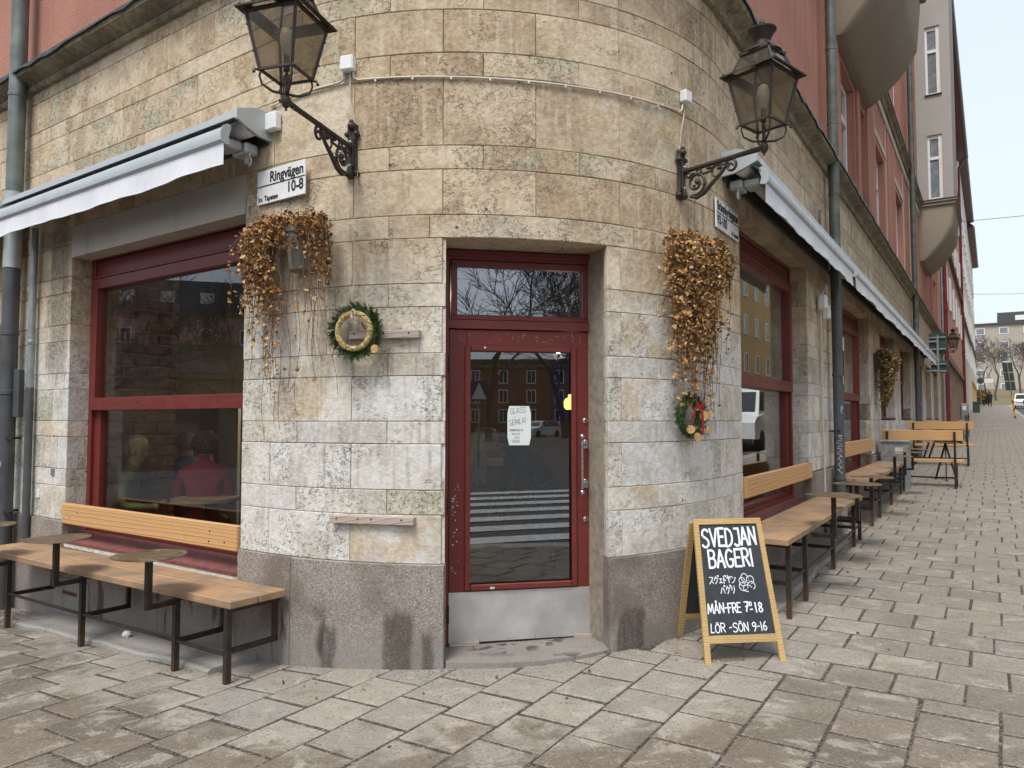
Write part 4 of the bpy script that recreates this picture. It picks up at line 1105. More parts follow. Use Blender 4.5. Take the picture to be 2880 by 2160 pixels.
# ================================================================== awnings
def awning(F, ue, uf, label, sg, cap_near=True, wav=3):
    """closed cassette awning from ue to uf; sg = +1 when the near end is at ue's side facing the viewer"""
    lo, hi = min(ue, uf), max(ue, uf)
    t = thing('awning', label, 'awning', F((lo+hi)/2, 0, 3.1), 0, 'cassette awnings over the shop windows')
    def bx(mb, u0, u1, d0, d1, z0, z1, bev=0):
        bb = MB().box((u0, d0, z0), (u1, d1, z1), None, bev); mb.add([F(*v) for v in bb.v], bb.f)
    # hood: sloping sheet with a folded front lip
    m = MB(); P = [(.005, 3.535), (.265, 3.490), (.268, 3.445), (.262, 3.445), (.258, 3.482), (.005, 3.522)]
    m2 = sweep(P, lo + .02, hi - .02, F); m.add(m2.v, m2.f); m.build('hood', M['awning_alu'], t)
    # side plates
    prof = [(.0, 3.545), (.12, 3.548), (.27, 3.497), (.272, 3.435), (.20, 3.40), (.10, 3.365), (.0, 3.355)]
    for u in (lo, hi):
        mb = MB(); a, b = (u, u + .022) if u == lo else (u - .022, u)
        mb.prism(prof, lambda d, z: F(a, d, z), lambda d, z: F(b, d, z)); mb.build('side_plate', M['awning_alu'], t)
    # rolled fabric and roller
    mb = MB(); mb.tube([F(lo + .03, .13, 3.43), F(hi - .03, .13, 3.43)], .062, 14); mb.build('fabric_roll', M['cloth'], t, smooth=True)
    mb = MB(); n = 60
    for i in range(n+1):
        u = lo + .05 + (hi-lo-.1)*i/n; w = .006*math.sin(i*1.7) + .004*math.sin(i*4.3)
        mb.v += [F(u, .15, 3.485 + w*.4), F(u, .285, 3.375 + w)]
    for i in range(n): mb.f.append([2*i, 2*i+1, 2*i+3, 2*i+2]); mb.mi.append(0)
    mb.build('canopy_cloth', M['cloth'], t, smooth='all')
    bx(MB_ := MB(), lo + .03, hi - .03, .004, .03, 3.34, 3.52); MB_.build('back_plate', M['awning_dark'], t)
    # front bar with shaped end caps
    bar = [(.270, 3.385), (.292, 3.392), (.318, 3.375), (.335, 3.335), (.330, 3.290), (.312, 3.272), (.292, 3.275), (.300, 3.32), (.288, 3.355)]
    m2 = sweep(bar, lo + .07, hi - .07, F); m2.build('front_bar', M['awning_alu'], t, smooth=30)
    for u in (lo + .062, hi - .070):
        mb = MB(); ex = [(.262, 3.392), (.296, 3.400), (.325, 3.380), (.343, 3.335), (.337, 3.280), (.310, 3.262), (.272, 3.268), (.285, 3.315)]
        mb.prism(ex, lambda d, z: F(u, d, z), lambda d, z: F(u + .008, d, z)); mb.build('end_cap', M['zinc_pale'], t)
    # hanging valance, slightly rippled, with a hem
    mb = MB(); n = int((hi-lo)*14); rz = random.Random(int(abs(ue)*10))
    ph = rz.uniform(0, 6)
    def vp(u, k):
        s = (u-lo)/(hi-lo); rip = (.006*math.sin(u*7.1 + ph) + .004*math.sin(u*17 + ph*2))
        return (u, .312 + rip*k + .005*k*k, 3.275 - .150*k - (.006*math.sin(u*2.3 + ph) + .004*math.sin(u*5.1))*k*wav/3)
    for i in range(n+1):
        u = lo + .075 + (hi-lo-.15)*i/n
        for k in (0, .33, .66, .93, 1.): mb.v.append(F(*vp(u, k)))
    for i in range(n):
        for k in range(4): mb.f.append([i*5+k, i*5+k+1, i*5+6+k, i*5+5+k]); mb.mi.append(0)
    v = mb.build('valance', M['cloth'], t, smooth='all')
    hm = MB()
    hm.tube([F(*vp(lo + .075 + (hi-lo-.15)*i/n, 1.)) for i in range(n+1)], .0035, 5); hm.build('hem', M['cloth'], v)
    # folding arms, winding eye under the near end
    s = 1 if sg > 0 else -1; e = ue + s*.10
    ar = MB(); bx(ar, min(e, e + s*.16), max(e, e + s*.16), .03, .13, 3.27, 3.345, .012); bx(ar, min(e + s*.03, e + s*.20), max(e + s*.03, e + s*.20), .13, .26, 3.285, 3.345, .012)
    ar.tube([F(e + s*.06, .08, 3.22), F(e + s*.06, .08, 3.36)], .018, 10); ar.bar(F(e + s*.2, .24, 3.31), F(e + s*1.6, .21, 3.31), .035, .05)
    ar.build('folding_arm', M['zinc_pale'], t)
    ey = MB(); ey.tube([F(e + .016*math.cos(k*math.pi/6), .10, 3.215 + .028*math.sin(k*math.pi/6)) for k in range(12)], .006, 6, closed=True)
    ey.tube([F(e, .10, 3.245), F(e, .10, 3.275)], .007, 6); ey.build('winding_eye', M['zinc_pale'], t)
    return t
awning(WL, .02, -3.48, 'grey awning with white valance over the left show window', -1)
awning(WL, -3.52, -7.0, 'end of a grey awning cut off by the left picture edge', -1)
awning(WR, 3.69, 7.93, 'grey awning with white valance nearest the rounded corner on the right wall', 1)
awning(WR, 8.0, 19.55, 'long grey awning behind the first one on the right wall', 1, wav=7)
awning(WR, 19.7, 23.7, 'short grey awning farthest up the right wall', 1)
# ================================================================== wall lanterns
def lantern(loc, rz, label, arm=.70):
    """local frame: origin on the wall at arm height, +Y outwards"""
    t = thing('wall_lantern', label, 'lamp', loc, rz, 'bracket lanterns on the facades')
    I = M['lamp_iron']
    # cast back plate with crest and foot
    p = MB(); ol = [(-.035, -.19), (-.05, -.165), (-.030, -.13), (-.028, .05), (-.048, .085), (-.030, .12), (-.034, .145), (-.012, .165), (.012, .165), (.034, .145), (.030, .12), (.048, .085), (.028, .05), (.030, -.13), (.05, -.165), (.035, -.19)]
    p.prism(ol, lambda x, z: Vector((x, .0, z)), lambda x, z: Vector((x*.86, .028, z*.97)))
    p.box((-.020, .028, -.13), (.020, .040, .06), None, .006)
    for sx in (-1, 1):
        for z in (-.165, .085): p.ball((sx*.034, .028, z), .016, 8, 5)
    p.ball((0, .03, .135), .026, 8, 6); p.ball((0, .03, .165), .015, 8, 5); p.tube([(0, .03, -.19), (0, .045, -.17), (0, .04, -.12)], [.016, .02, .012], 8)
    p.build('back_plate', I, t, True, smooth=35)
    b = MB()
    for z in (.03, -.12): b.ball((0, .044, z), .010, 8, 5)
    tag(b.build('bolts', M['steel'], t, True), kind='stuff')
    a = MB(); a.tube([(0, .03, 0), (0, arm - .02, 0)], .016, 10); a.tube([(0, .03, 0), (0, .07, 0)], .019, 10); a.tube([(0, arm - .10, 0), (0, arm - .03, 0)], .017, 10); a.tube([(0, arm*.52, 0), (0, arm*.56, 0)], .017, 10)
    a.build('arm', I, t, True, smooth=35)
    # scrollwork brace: a long S bar, two volutes and leaves
    s = MB(); N = 40
    def spiral(cx, cz, r0, r1, a0, a1, n=26): return [(0, cx + (r0 + (r1-r0)*i/n)*math.cos(a0 + (a1-a0)*i/n), cz + (r0 + (r1-r0)*i/n)*math.sin(a0 + (a1-a0)*i/n)) for i in range(n+1)]
    s.tube(spiral(.135, -.105, .082, .018, R(250), R(250+560)), 0.0096, 6)
    s.tube([(0, .09, -.185), (0, .14, -.205), (0, .20, -.185), (0, .26, -.135), (0, .33, -.085), (0, .385, -.03)], [.011, .014, .015, .014, .012, .010], 7)
    s.tube(spiral(.405, -.055, .048, .010, R(150), R(150-520)), 0.0090, 6)
    s.tube([(0, .25, -.035), (0, .30, -.02), (0, .35, -.03), (0, .39, -.055)], 0.0085, 6)
    s.tube(spiral(.30, -.062, .040, .036, R(0), R(350), 20), 0.0070, 6)
    s.tube(spiral(.155, -.032, .026, .008, R(-90), R(330)), 0.0081, 6)
    s.tube([(0, .08, -.06), (0, .11, -.03), (0, .16, -.058), (0, .22, -.052), (0, .27, -.05)], 0.0081, 6)
    s.tube(spiral(.075, -.04, .026, .008, R(200), R(-200)), 0.0078, 6)
    for (y, z, r_, sc_) in ((.235, -.025, .017, .7), (.315, -.045, .018, .6), (.15, -.10, .022, .9), (.12, -.12, .012, 1), (.205, -.125, .013, .8), (.385, -.01, .012, 1)): s.ball((0, y, z), r_, 7, 5, (1, 1, sc_))
    s.build('scroll_brace', I, t, True, smooth=40)
    y = arm
    bl = MB(); bl.lathe([(1e-4, -.052), (.008, -.05), (.006, -.040), (.016, -.030), (.028, -.006), (.026, .016), (.014, .030), (.010, .040), (1e-4, .041)], (0, y, 0), 14); bl.tube([(.02, y, .006), (.038, y, .006)], .011, 8)
    bl.build('ball_joint', I, t, True, smooth=40)
    zb, zt, hb, ht, hr = .145, .445, .098, .152, .192
    cg = MB()
    for sx, sy in ((-1, -1), (1, -1), (1, 1), (-1, 1)):
        # curved cradle rods
        cg.tube([(0, y, .038), (sx*.05, y + sy*.05, .040), (sx*.088, y + sy*.088, .068), (sx*.098, y + sy*.098, .108), (sx*.094, y + sy*.094, zb - .006)], [.008, .0075, .0065, .006, .006], 7)
        cg.tube([(sx*.094, y + sy*.094, zb - .004), (sx*.116, y + sy*.116, zb - .004)], .006, 6); cg.ball((sx*.118, y + sy*.118, zb - .018), .009, 7, 5)
    for q in (-.016, .016): cg.tube([(q, y, .04), (q, y, zb)], .0045, 6)
    cg.tube([(0, y, .04), (0, y, zb + .06)], .008, 8); cg.tube([(0, y, zb + .02), (0, y, zb + .10)], .017, 10)
    cg.build('cradle', I, t, True, smooth=40)
    f = MB(); cr = ((-1, -1), (1, -1), (1, 1), (-1, 1))
    for k in range(4):
        (ax, ay), (bx_, by) = cr[k], cr[(k+1) % 4]
        f.bar((ax*hb, y + ay*hb, zb), (ax*ht, y + ay*ht, zt), .015, .015, (ax, ay, 0))
        f.bar((ax*hb, y + ay*hb, zb), (bx_*hb, y + by*hb, zb), .013); f.bar((ax*ht, y + ay*ht, zt - .004), (bx_*ht, y + by*ht, zt - .004), .016)
        # sloping hood flange
        f.hexa([Vector((ax*hr, y+ay*hr, zt+.004)), Vector((bx_*hr, y+by*hr, zt+.004)), Vector((bx_*(ht-.014), y+by*(ht-.014), zt+.034)), Vector((ax*(ht-.014), y+ay*(ht-.014), zt+.034)),
                Vector((ax*hr, y+ay*hr, zt+.013)), Vector((bx_*hr, y+by*hr, zt+.013)), Vector((bx_*(ht-.014), y+by*(ht-.014), zt+.043)), Vector((ax*(ht-.014), y+ay*(ht-.014), zt+.043))])
        f.ball((ax*(hr-.02), y + ay*(hr-.02), zt + .024), .010, 7, 5); f.ball((ax*.098, y + ay*.098, zt + .160), .010, 7, 5)
        for tt in (.3, .75): f.ball((ax*(hb + (ht-hb)*tt + .008), y + ay*(hb + (ht-hb)*tt + .008), zb + (zt-zb)*tt), .005, 6, 4)
        f.bar((ax*(ht-.018), y + ay*(ht-.018), zt + .036), (ax*.092, y + ay*.092, zt + .145), .013, .013, (ax, ay, 0))
        f.bar((ax*.096, y + ay*.096, zt + .148), (bx_*.096, y + by*.096, zt + .148), .018, .012)
    f.build('frame', I, t, True)
    top = MB(); top.lathe([(.118, zt+0.154), (.100, zt+0.162), (.085, zt+0.186), (.060, zt+0.203), (.048, zt+0.211), (.046, zt+0.232), (.050, zt+0.238), (.072, zt+0.284), (.088, zt+0.300), (.089, zt+0.308), (.060, zt+0.313), (.014, zt+0.319), (.012, zt+0.335), (.017, zt+0.343), (.018, zt+0.357), (.010, zt+0.375), (1e-4, zt+0.389)], (0, y, 0), 22)
    top.build('chimney', I, t, True, smooth=35)
    for k in range(4):
        (ax, ay), (bx_, by) = cr[k], cr[(k+1) % 4]
        g = MB(); e = .004
        g.quad((ax*(hb-e), y+ay*(hb-e), zb+.004), (bx_*(hb-e), y+by*(hb-e), zb+.004), (bx_*(ht-e), y+by*(ht-e), zt-.008), (ax*(ht-e), y+ay*(ht-e), zt-.008)); g.build('pane', M['lamp_glass'], t, True)
        g = MB(); g.quad((ax*(ht-.022), y+ay*(ht-.022), zt+.037), (bx_*(ht-.022), y+by*(ht-.022), zt+.037), (bx_*.094, y+by*.094, zt+.143), (ax*.094, y+ay*.094, zt+.143)); g.build('roof_pane', M['lamp_glass'], t, True)
    bu = MB(); bu.lathe([(.014, zb+.10), (.024, zb+.12), (.034, zb+.17), (.037, zb+.215), (.030, zb+.245), (.012, zb+.258), (1e-4, zb+.26)], (0, y, 0), 14); bu.build('bulb', M['bulb'], t, True, smooth='all')
    return t
def wall_rz(u): n = Wn(u); return math.atan2(n.y, n.x) - math.pi/2
lan = lantern(W(.70, .004, 3.20), wall_rz(.70), 'square bronze lantern on a scrolled bracket left of the door', .73)
l2 = lantern(W(3.00, .004, 3.205), wall_rz(3.0), 'square bronze lantern on a scrolled bracket right of the door', .64)
dup(l2, W(ARC + 23.5, .004, 3.78), wall_rz(ARC + 2), 'small distant wall lantern before the red downpipe up the street')
# ================================================================== street-name plates
def name_plate(u0, u1, z0, z1, F, lines, label):
    um = (u0+u1)/2; t = thing('street_sign', label, 'sign', F(um, 0, z0), 0, 'street-name plates on the corner')
    a, b = F(u0, .022, 0), F(u1, .022, 0); ex = (b-a).normalized(); n = Vector((ex.y, -ex.x, 0)); w = (b-a).length
    def S_(i, j, k): return a + ex*i + n*k + Vector((0, 0, z0 + j))
    bb = MB().box((0, -.012, 0), (w, 0, z1-z0), None, .003); MB().add([S_(v.x, v.z, v.y) for v in bb.v], bb.f).build('plate', M['enamel'], t)
    for body, x, y, size, cond, al, bo in lines: text_mesh(body, lambda i, j, k: S_(x + i, y + j, .0012 + k), size, cond, al, bo).build('lettering', M['black'], t)
    bb = MB().box((0, .0008, (z1-z0)*.515), (w, .002, (z1-z0)*.545)); MB().add([S_(v.x, v.z, v.y) for v in bb.v], bb.f).build('rule_line', M['black'], t)
    for x in (w*.09, w*.88):
        m_ = MB().ball((0, 0, 0), .007, 8, 5); MB().add([S_(x + v.x, (z1-z0)*.53 + v.z, .002 + abs(v.y)) for v in m_.v], m_.f).build('screw', M['steel'], t)
name_plate(-.10, .385, 2.938, 3.165, WL, [('Ringvägen', .472, .140, .098, .86, 'RIGHT', .0016), ('10-8', .472, .040, .098, .92, 'RIGHT', .0016), ('kv. Tapeten', .018, .018, .050, .86, 'LEFT', .0006)],
           'white plate lettered Ringvägen 10-8 under the left lantern')
name_plate(3.49, 4.06, 2.922, 3.145, WR, [('Brännkyrkagatan', .022, .140, .098, .80, 'LEFT', .0012), ('93-105', .022, .034, .098, .86, 'LEFT', .0012), ('kv. Tapeten', .55, .016, .048, .80, 'RIGHT', .0004)],
           'white plate lettered Brännkyrkagatan 93-105 under the right lantern')
# ================================================================== cable run and junction boxes
def wline(us_z, d): return [W(u, d, z) for u, z in us_z]
cz = [(.02, 3.595), (.2, 3.612), (.42, 3.626), (.57, 3.634)]
cb = MB(); pts = []
for a, b in zip(cz, cz[1:]): pts += [(a[0] + (b[0]-a[0])*i/4, a[1] + (b[1]-a[1])*i/4) for i in range(4)]
cb.tube([W(u, .012, z) for u, z in pts] + [W(.60, .014, 3.636), W(.628, .016, 3.650), W(.635, .018, 3.69)], .0075, 6)
cb.tube([W(.70, .018, 3.69), W(.705, .016, 3.650), W(.735, .014, 3.634)] + [W(.76 + (2.96-.76)*i/30, .012, 3.634 - .028*math.sin(math.pi*i/30)) for i in range(31)] + [W(2.99, .014, 3.625), W(3.02, .016, 3.65), W(3.03, .018, 3.70)], .0075, 6)
cb.single('wall_conduit', M['conduit'], 'ivory cable conduit bent round the corner above the door', 'cable', smooth='all')
for u, z, sz, lb in ((.668, 3.74, .095, 'white junction box left above the door'), (3.05, 3.747, .085, 'white junction box right above the door'), (.062, 3.475, .12, 'white box beside the left awning end')):
    mb = MB(); bb = MB().box((-sz*.48, 0, -sz/2), (sz*.48, .055, sz/2), None, .008); rz = wall_rz(u); Mx = Matrix.Translation(W(u, .002, z)) @ Matrix.Rotation(rz, 4, 'Z')
    mb.add([Mx @ v for v in bb.v], bb.f); mb.single('junction_box', M['white_plastic'], lb, 'junction box', 'junction boxes on the corner')
for u0, u1, lb in ((.668, .70, 'thin cord hanging from the left box down to its lantern'), (3.05, 3.0, 'thin cord hanging from the right box down to its lantern')):
    mb = MB(); mb.tube([W(u0 + (u1-u0)*t_ + .006*math.sin(t_*9), .010 + .008*math.sin(t_*5), 3.70 - .34*t_) for t_ in (0, .15, .3, .45, .6, .75, .9, 1)], .005, 5); mb.single('lamp_cord', M['conduit'], lb, 'cable')
mb = MB(); mb.tube([W(.725 + .004*math.sin(i), .030 + (.02 if i > 8 else 0), 3.03 - .083*i) for i in range(11)], .0022, 5); mb.tube([W(.75 - .01*(i % 2), .035, 3.05 - .06*i) for i in range(4)], .0022, 5)
mb.single('hanging_string', M['ribbon_pale'], 'pale string from the left lantern down to the wreath', 'string')
cl = MB()
for i in range(9):
    u = .85 + i*.24; b = MB().ball((0, 0, 0), .008, 6, 4); cl.add([W(u, .014, 3.619 - .022*math.sin(math.pi*(u-.76)/2.2)) + v for v in b.v], b.f)
tag(cl.single('cable_clips', M['white_plastic'], 'little clips under the conduit above the door', 'clip'), kind='stuff')
# ================================================================== downpipes
def pipe(F, u, d, r, z0, z1, parts, label, joints, brackets=(), shoe=False):
    t = thing('downpipe', label, 'downpipe', F(u, d, z0))
    for (a, b, mt, rr) in parts: MB().tube([F(u, d, a), F(u, d, b)], rr, 18).build('pipe', mt, t, smooth=40)
    for z, mt in joints: MB().tube([F(u, d, z - .022), F(u, d, z - .018), F(u, d, z + .018), F(u, d, z + .022)], [r*1.0, r*1.07, r*1.07, r*1.0], 18).build('collar', mt, t, smooth=40)
    for z in brackets:
        b = MB(); b.bar(F(u - r*1.2, d + r*.2, z), F(u + r*2.6, d + r*.2, z), .03, .022); b.bar(F(u, d, z), F(u, 0, z), .02, .02); b.build('bracket', M['iron'], t)
    return t
PU = -3.60
dp = pipe(WL, PU, .115, .072, -.2, 9, [(2.905, 3.62, M['zinc_pale'], .075), (3.60, 9, M['zinc_old'], .072), (-.25, 2.91, M['pipe_dark'], .070)], 'thick grey downpipe at the left picture edge', [(4.55, M['zinc_old']), (2.3, M['pipe_dark']), (1.75, M['pipe_dark'])], (1.33, .66))
st = MB()
for k in range(30): st.quad(*[WL(PU + .02 + (k % 10)*.010, .186, 1.08 + (k//10)*.016 + a) if False else WL(PU + .01 + (k % 10)*.009 + b, .189, 1.075 + (k//10)*.017 + a) for a, b in ((0, 0), (0, .006), (.011, .006), (.011, 0))])
tag(st.build('sticker_marks', M['graffiti'], dp), kind='stuff')
sc = MB(); sc.tube([WL(PU + .03 + .035*math.cos(a), .191, .86 + .05*math.sin(a)) for a in [R(60 - 20*i) for i in range(14)]], .004, 4); sc.tube([WL(PU + .01 + .05*t_, .191, .88 - .05*t_) for t_ in (0, .5, 1)], .004, 4); sc.build('scribble', M['graffiti_pink'], dp)
st = MB(); st.quad(WL(PU + .0, .192, .66), WL(PU + .05, .19, .645), WL(PU + .04, .19, .72), WL(PU - .01, .192, .73)); st.build('torn_sticker', M['pale_sticker'], dp)
t2 = pipe(WL, -3.30, .055, .030, .3, 3.3, [(1.78, 3.25, M['zinc'], .030), (.3, 1.79, M['pipe_dark'], .032)], 'slim grey cable pipe right of the left downpipe', [(2.2, M['zinc'])], ())
mb = MB(); bb = MB().box((-.14, .06, 1.52), (-.03, .11, 1.96), None, .006); mb.add([WL(PU + .23 + v.x, v.y, v.z) for v in bb.v], bb.f); mb.build('cover_plate', M['pipe_dark'], t2)
dr_ = pipe(WR, 7.95, .11, .064, .15, 13, [(2.92, 13, M['copper'], .064), (.1, 2.93, M['pipe_dark'], .062)], 'dark downpipe with stickers and scribbles between the right windows', [(6.15, M['copper']), (5.2, M['copper']), (4.3, M['copper']), (2.05, M['pipe_dark']), (2.87, M['pipe_dark']), (.78, M['pipe_dark'])], (1.36,))
st = MB(); st.quad(*[WR(7.95 + a, .172, z) for a, z in ((-.05, 1.93), (.005, 1.93), (.005, 2.03), (-.05, 2.03))]); st.build('sticker', M['pale_sticker'], dr_)
sc = MB(); rz = random.Random(9)
def onpipe(an, z): return WR(7.95, .11, z) + Vector((math.cos(an), math.sin(an), 0))*.064
pth = []
for i in range(46): pth.append(onpipe(R(-112 + 24*math.sin(i*.9) + 6*math.sin(i*2.3)), 1.27 - .0095*i + .012*math.sin(i*1.9)))
sc.tube(pth, .0028, 4); sc.tube([onpipe(R(-125), 1.30), onpipe(R(-88), 1.30)], .006, 4)
sc.tube([onpipe(R(-80 + 9*math.cos(k)), 1.62 + .045*math.sin(k)) for k in [i*.6 for i in range(9)]], .005, 4); sc.build('scribble', M['graffiti'], dr_)
dp3 = pipe(WR, 19.55, .11, .066, .5, 15, [(2.95, 15, M['copper'], .066), (.5, 2.96, M['pipe_dark'], .064)], 'dark downpipe with white stickers by the end of the long awning', [(9.2, M['copper']), (7.0, M['copper']), (2.3, M['pipe_dark'])], ())
for z in (1.9, 1.55, 1.3): MB().quad(*[WR(19.5 + a, .18, z + b) for a, b in ((-.05, -.06), (.03, -.05), (.03, .06), (-.05, .05))]).build('sticker', M['graffiti'], dp3)
# conduit and lamp fixtures on the right pillar
mb = MB(); mb.tube([WR(7.42, .03, .65), WR(7.42, .03, 1.2), WR(7.38, .03, 1.3), WR(7.36, .03, 2.85)], .013, 8); mb.single('wall_conduit', M['conduit'], 'pale conduit climbing the pillar beside the right downpipe', 'cable', smooth=True)
mb = MB(); bb = MB().box((7.22, .02, 2.78), (7.34, .12, 2.95), None, .02); mb.add([WR(*v) for v in bb.v], bb.f); bb = MB().box((7.52, .02, 2.70), (7.62, .10, 2.86), None, .01); mb.add([WR(*v) for v in bb.v], bb.f)
mb.tube([WR(7.3, .06, 2.95), WR(7.38, .10, 3.08), WR(7.48, .08, 2.98), WR(7.55, .06, 2.86)], .008, 6); mb.single('socket_boxes', M['white_plastic'], 'white socket boxes with cable under the first right awning', 'socket box')
mb = MB(); bb = MB().box((7.36, .03, .08), (7.62, .24, .50), None, .02); mb.add([WR(*v) for v in bb.v], bb.f); mb.single('concrete_block', M['concrete'], 'small grey concrete block at the foot of the right downpipe', 'concrete block')
mb = MB(); bb = MB().box((7.50, .004, 3.86), (7.62, .012, 4.02), None, .003); mb.add([WR(*v) for v in bb.v], bb.f); vent = mb.single('wall_vent', M['cornice'], 'small slotted vent in the stone right of the second lamp', 'vent')
# battens screwed to the wall
for u0, u1, z, lb in ((.70, 1.15, 2.018, 'short grey wooden batten behind the left wreath'), (.585, 1.125, .890, 'grey wooden batten low on the wall left of the door')):
    mb = MB(); us_ = usteps(u0, u1); a, b = W(u0, .012, 0), W(u1, .012, 0); ex = (b-a).normalized(); n = Vector((ex.y, -ex.x, 0)); L_ = (b-a).length
    t = thing('wall_batten', lb, 'batten', (a+b)/2 + Vector((0, 0, z)), 0, 'wooden battens on the wall')
    bb = MB().box((0, -.012, -.024), (L_, .036, .024), None, .003)
    Fm = lambda v: a + ex*v.x + n*v.y + Vector((0, 0, z + v.z))
    mb.add([Fm(v) for v in bb.v], bb.f); o = mb.build('board', M['grey_batten'], t)
    for k in (.08, .34, .5, .86): b2 = MB().ball((0, 0, 0), .006, 6, 4); MB().add([Fm(Vector((L_*k + v.x, .036 + abs(v.y)*.5, .006 + v.z))) for v in b2.v], b2.f).build('screw', M['iron'], t)
# small plates on the left pillar
for u, z, sz, mt, lb in ((-2.96, 1.008, (.05, .062), 'zinc', 'small grey metal plate on the stone left of the window'), (-3.22, .80, (.055, .075), 'enamel', 'small white paper plate low on the left pillar')):
    mb = MB(); bb = MB().box((u, .002, z), (u + sz[0], .010, z + sz[1]), None, .002); mb.add([WL(*v) for v in bb.v], bb.f); mb.single('wall_plate', M[mt], lb, 'plate')
# ================================================================== hanging planters with withered ivy
def add_leaf(mb, p, sz, rg, droop=.5):
    d = Vector((rg.gauss(0, 1), rg.gauss(0, 1), rg.gauss(-droop, .7))); d.normalize()
    s = d.cross(Vector((rg.gauss(0, 1), rg.gauss(0, 1), rg.gauss(0, 1)))).normalized(); n = d.cross(s)
    w = sz*rg.uniform(.25, .62); c = sz*rg.uniform(.05, .55)
    # five-point ivy leaf folded along the rib
    vs = [p, p + d*sz*.25 + s*w + n*c, p + d*sz*.62 + s*w*.55 + n*c*.6, p + d*sz, p + d*sz*.6 - s*w*.6 + n*c*.7, p + d*sz*.22 - s*w + n*c, p + d*sz*.5 - n*c*.2]
    mb.add(vs, [(0, 1, 2, 6), (6, 2, 3), (0, 6, 4, 5), (6, 3, 4)])
def planter(F, u, z, label, mt, strands, seed, pot_w=.2, pot_h=.26, dpt=.16, leaf=.026, pot_mat='pot'):
    t = thing('hanging_planter', label, 'hanging plant', F(u, .0, z - pot_h), 0, 'withered hanging ivy on the facade')
    rg = random.Random(seed); mb = MB(); N = 14
    for k, (sc, zz) in enumerate(((.78, z - pot_h), (.80, z - pot_h + .01), (.98, z - .03), (1.04, z - .028), (1.04, z), (.96, z), (.94, z - .05))):
        for j in range(N+1):
            a = math.pi*j/N; mb.v.append(F(u - pot_w/2*sc*math.cos(a), .012 + dpt*sc*math.sin(a), zz))
    for k in range(6):
        for j in range(N): mb.f.append([k*(N+1)+j, k*(N+1)+j+1, (k+1)*(N+1)+j+1, (k+1)*(N+1)+j]); mb.mi.append(0)
    mb.f.append(list(range(N+1))); mb.f.append([6*(N+1)+j for j in range(N+1)]); mb.mi += [0, 0]
    # flat back
    mb.f += [[k*(N+1), (k+1)*(N+1), (k+1)*(N+1)+N, k*(N+1)+N] for k in range(6)]; mb.mi += [0]*6
    mb.build('pot', M[pot_mat], t, smooth=50)
    lv, l2, l3, sm = MB(), MB(), MB(), MB()
    for (u0, u1, zt, zmin, n, dens, spread, thick) in strands:
        for i in range(n):
            uu = rg.uniform(u0, u1); ue = uu + rg.gauss(0, spread); ln = (zt - zmin)*rg.uniform(.55, 1.02); up_ = rg.uniform(.02, .09)
            so = u + (uu - u)*.35; pts = []; K = max(6, int(ln/.055)); dd = rg.uniform(.05, thick); wob = rg.uniform(0, 6)
            for k in range(K+1):
                s_ = k/K; e = min(1, s_*4.5)
                un = so + (uu - so)*math.sin(e*math.pi/2) + (ue - uu)*s_ + .012*math.sin(s_*14 + wob)
                zn = zt - .03 + up_*math.sin(min(1, s_*3.2)*math.pi) - ln*max(0, s_ - .10)/.90
                dn = .05 + (dd - .05 + .06)*math.sin(min(1, s_*2.6)*math.pi/2)*(1 - .45*s_) + .008*math.sin(s_*11 + wob*2)
                pts.append(F(un, max(.018, dn), zn))
            sm.tube(pts, [.0032*(1-.5*k/K) for k in range(K+1)], 3, False)
            for a, b in zip(pts, pts[1:]):
                seg = (b-a).length; m = dens*seg; m = int(m) + (rg.random() < m - int(m))
                for _ in range(m): add_leaf(lv if (q_ := rg.random()) < .68 else (l2 if q_ < .88 else l3), a.lerp(b, rg.random()) + Vector((rg.gauss(0, .012), rg.gauss(0, .012), rg.gauss(0, .008))), leaf*rg.uniform(.5, 1.45), rg)
    tag(sm.build('vines', M['vine'], t), kind='stuff'); tag(lv.build('leaves', M[mt], t), kind='stuff'); tag(l2.build('bleached_leaves', M['tan_leaf'], t), kind='stuff'); tag(l3.build('dark_leaves', M['umber_leaf'], t), kind='stuff')
    return t
planter(W, .36, 2.70, 'grey wall pot with withered brown ivy between the left window and the wreath', 'dry_leaf',
        [(.04, .60, 2.76, 2.60, 44, 66, .03, .22), (-.10, .20, 2.74, 2.16, 38, 60, .05, .22), (.48, .60, 2.73, 2.26, 14, 50, .03, .20), (.02, .20, 2.72, 1.72, 10, 22, .05, .16), (.42, .60, 2.72, 1.85, 6, 12, .05, .16), (.08, .55, 2.72, 1.55, 12, 3.5, .09, .14), (.10, .25, 2.72, 1.38, 7, 1.5, .05, .12)], 21)
planter(W, 3.08, 2.66, 'wall pot hidden by straw-coloured dry ivy right of the door', 'gold_leaf',
        [(2.74, 3.32, 2.72, 2.34, 110, 62, .04, .22), (2.78, 3.24, 2.70, 1.90, 66, 56, .05, .20), (2.82, 3.18, 2.66, 1.58, 30, 40, .05, .16), (2.88, 3.30, 2.66, 1.36, 12, 10, .06, .13)], 22, .34, .24, .2)
planter(WR, 12.40, 2.62, 'olive-brown hanging ivy on the pillar before the far windows', 'olive_leaf',
        [(12.05, 12.85, 2.68, 2.15, 90, 50, .06, .36), (12.1, 12.7, 2.62, 1.75, 40, 40, .06, .3), (12.15, 12.6, 2.6, 1.55, 10, 12, .06, .25)], 23, .36, .26, .24, .036)
planter(WL, -4.02, 2.35, 'dry ivy peeping in at the left picture edge', 'dry_leaf', [(-4.2, -3.78, 2.4, 1.9, 26, 46, .04, .2)], 24, .2, .22, .14)
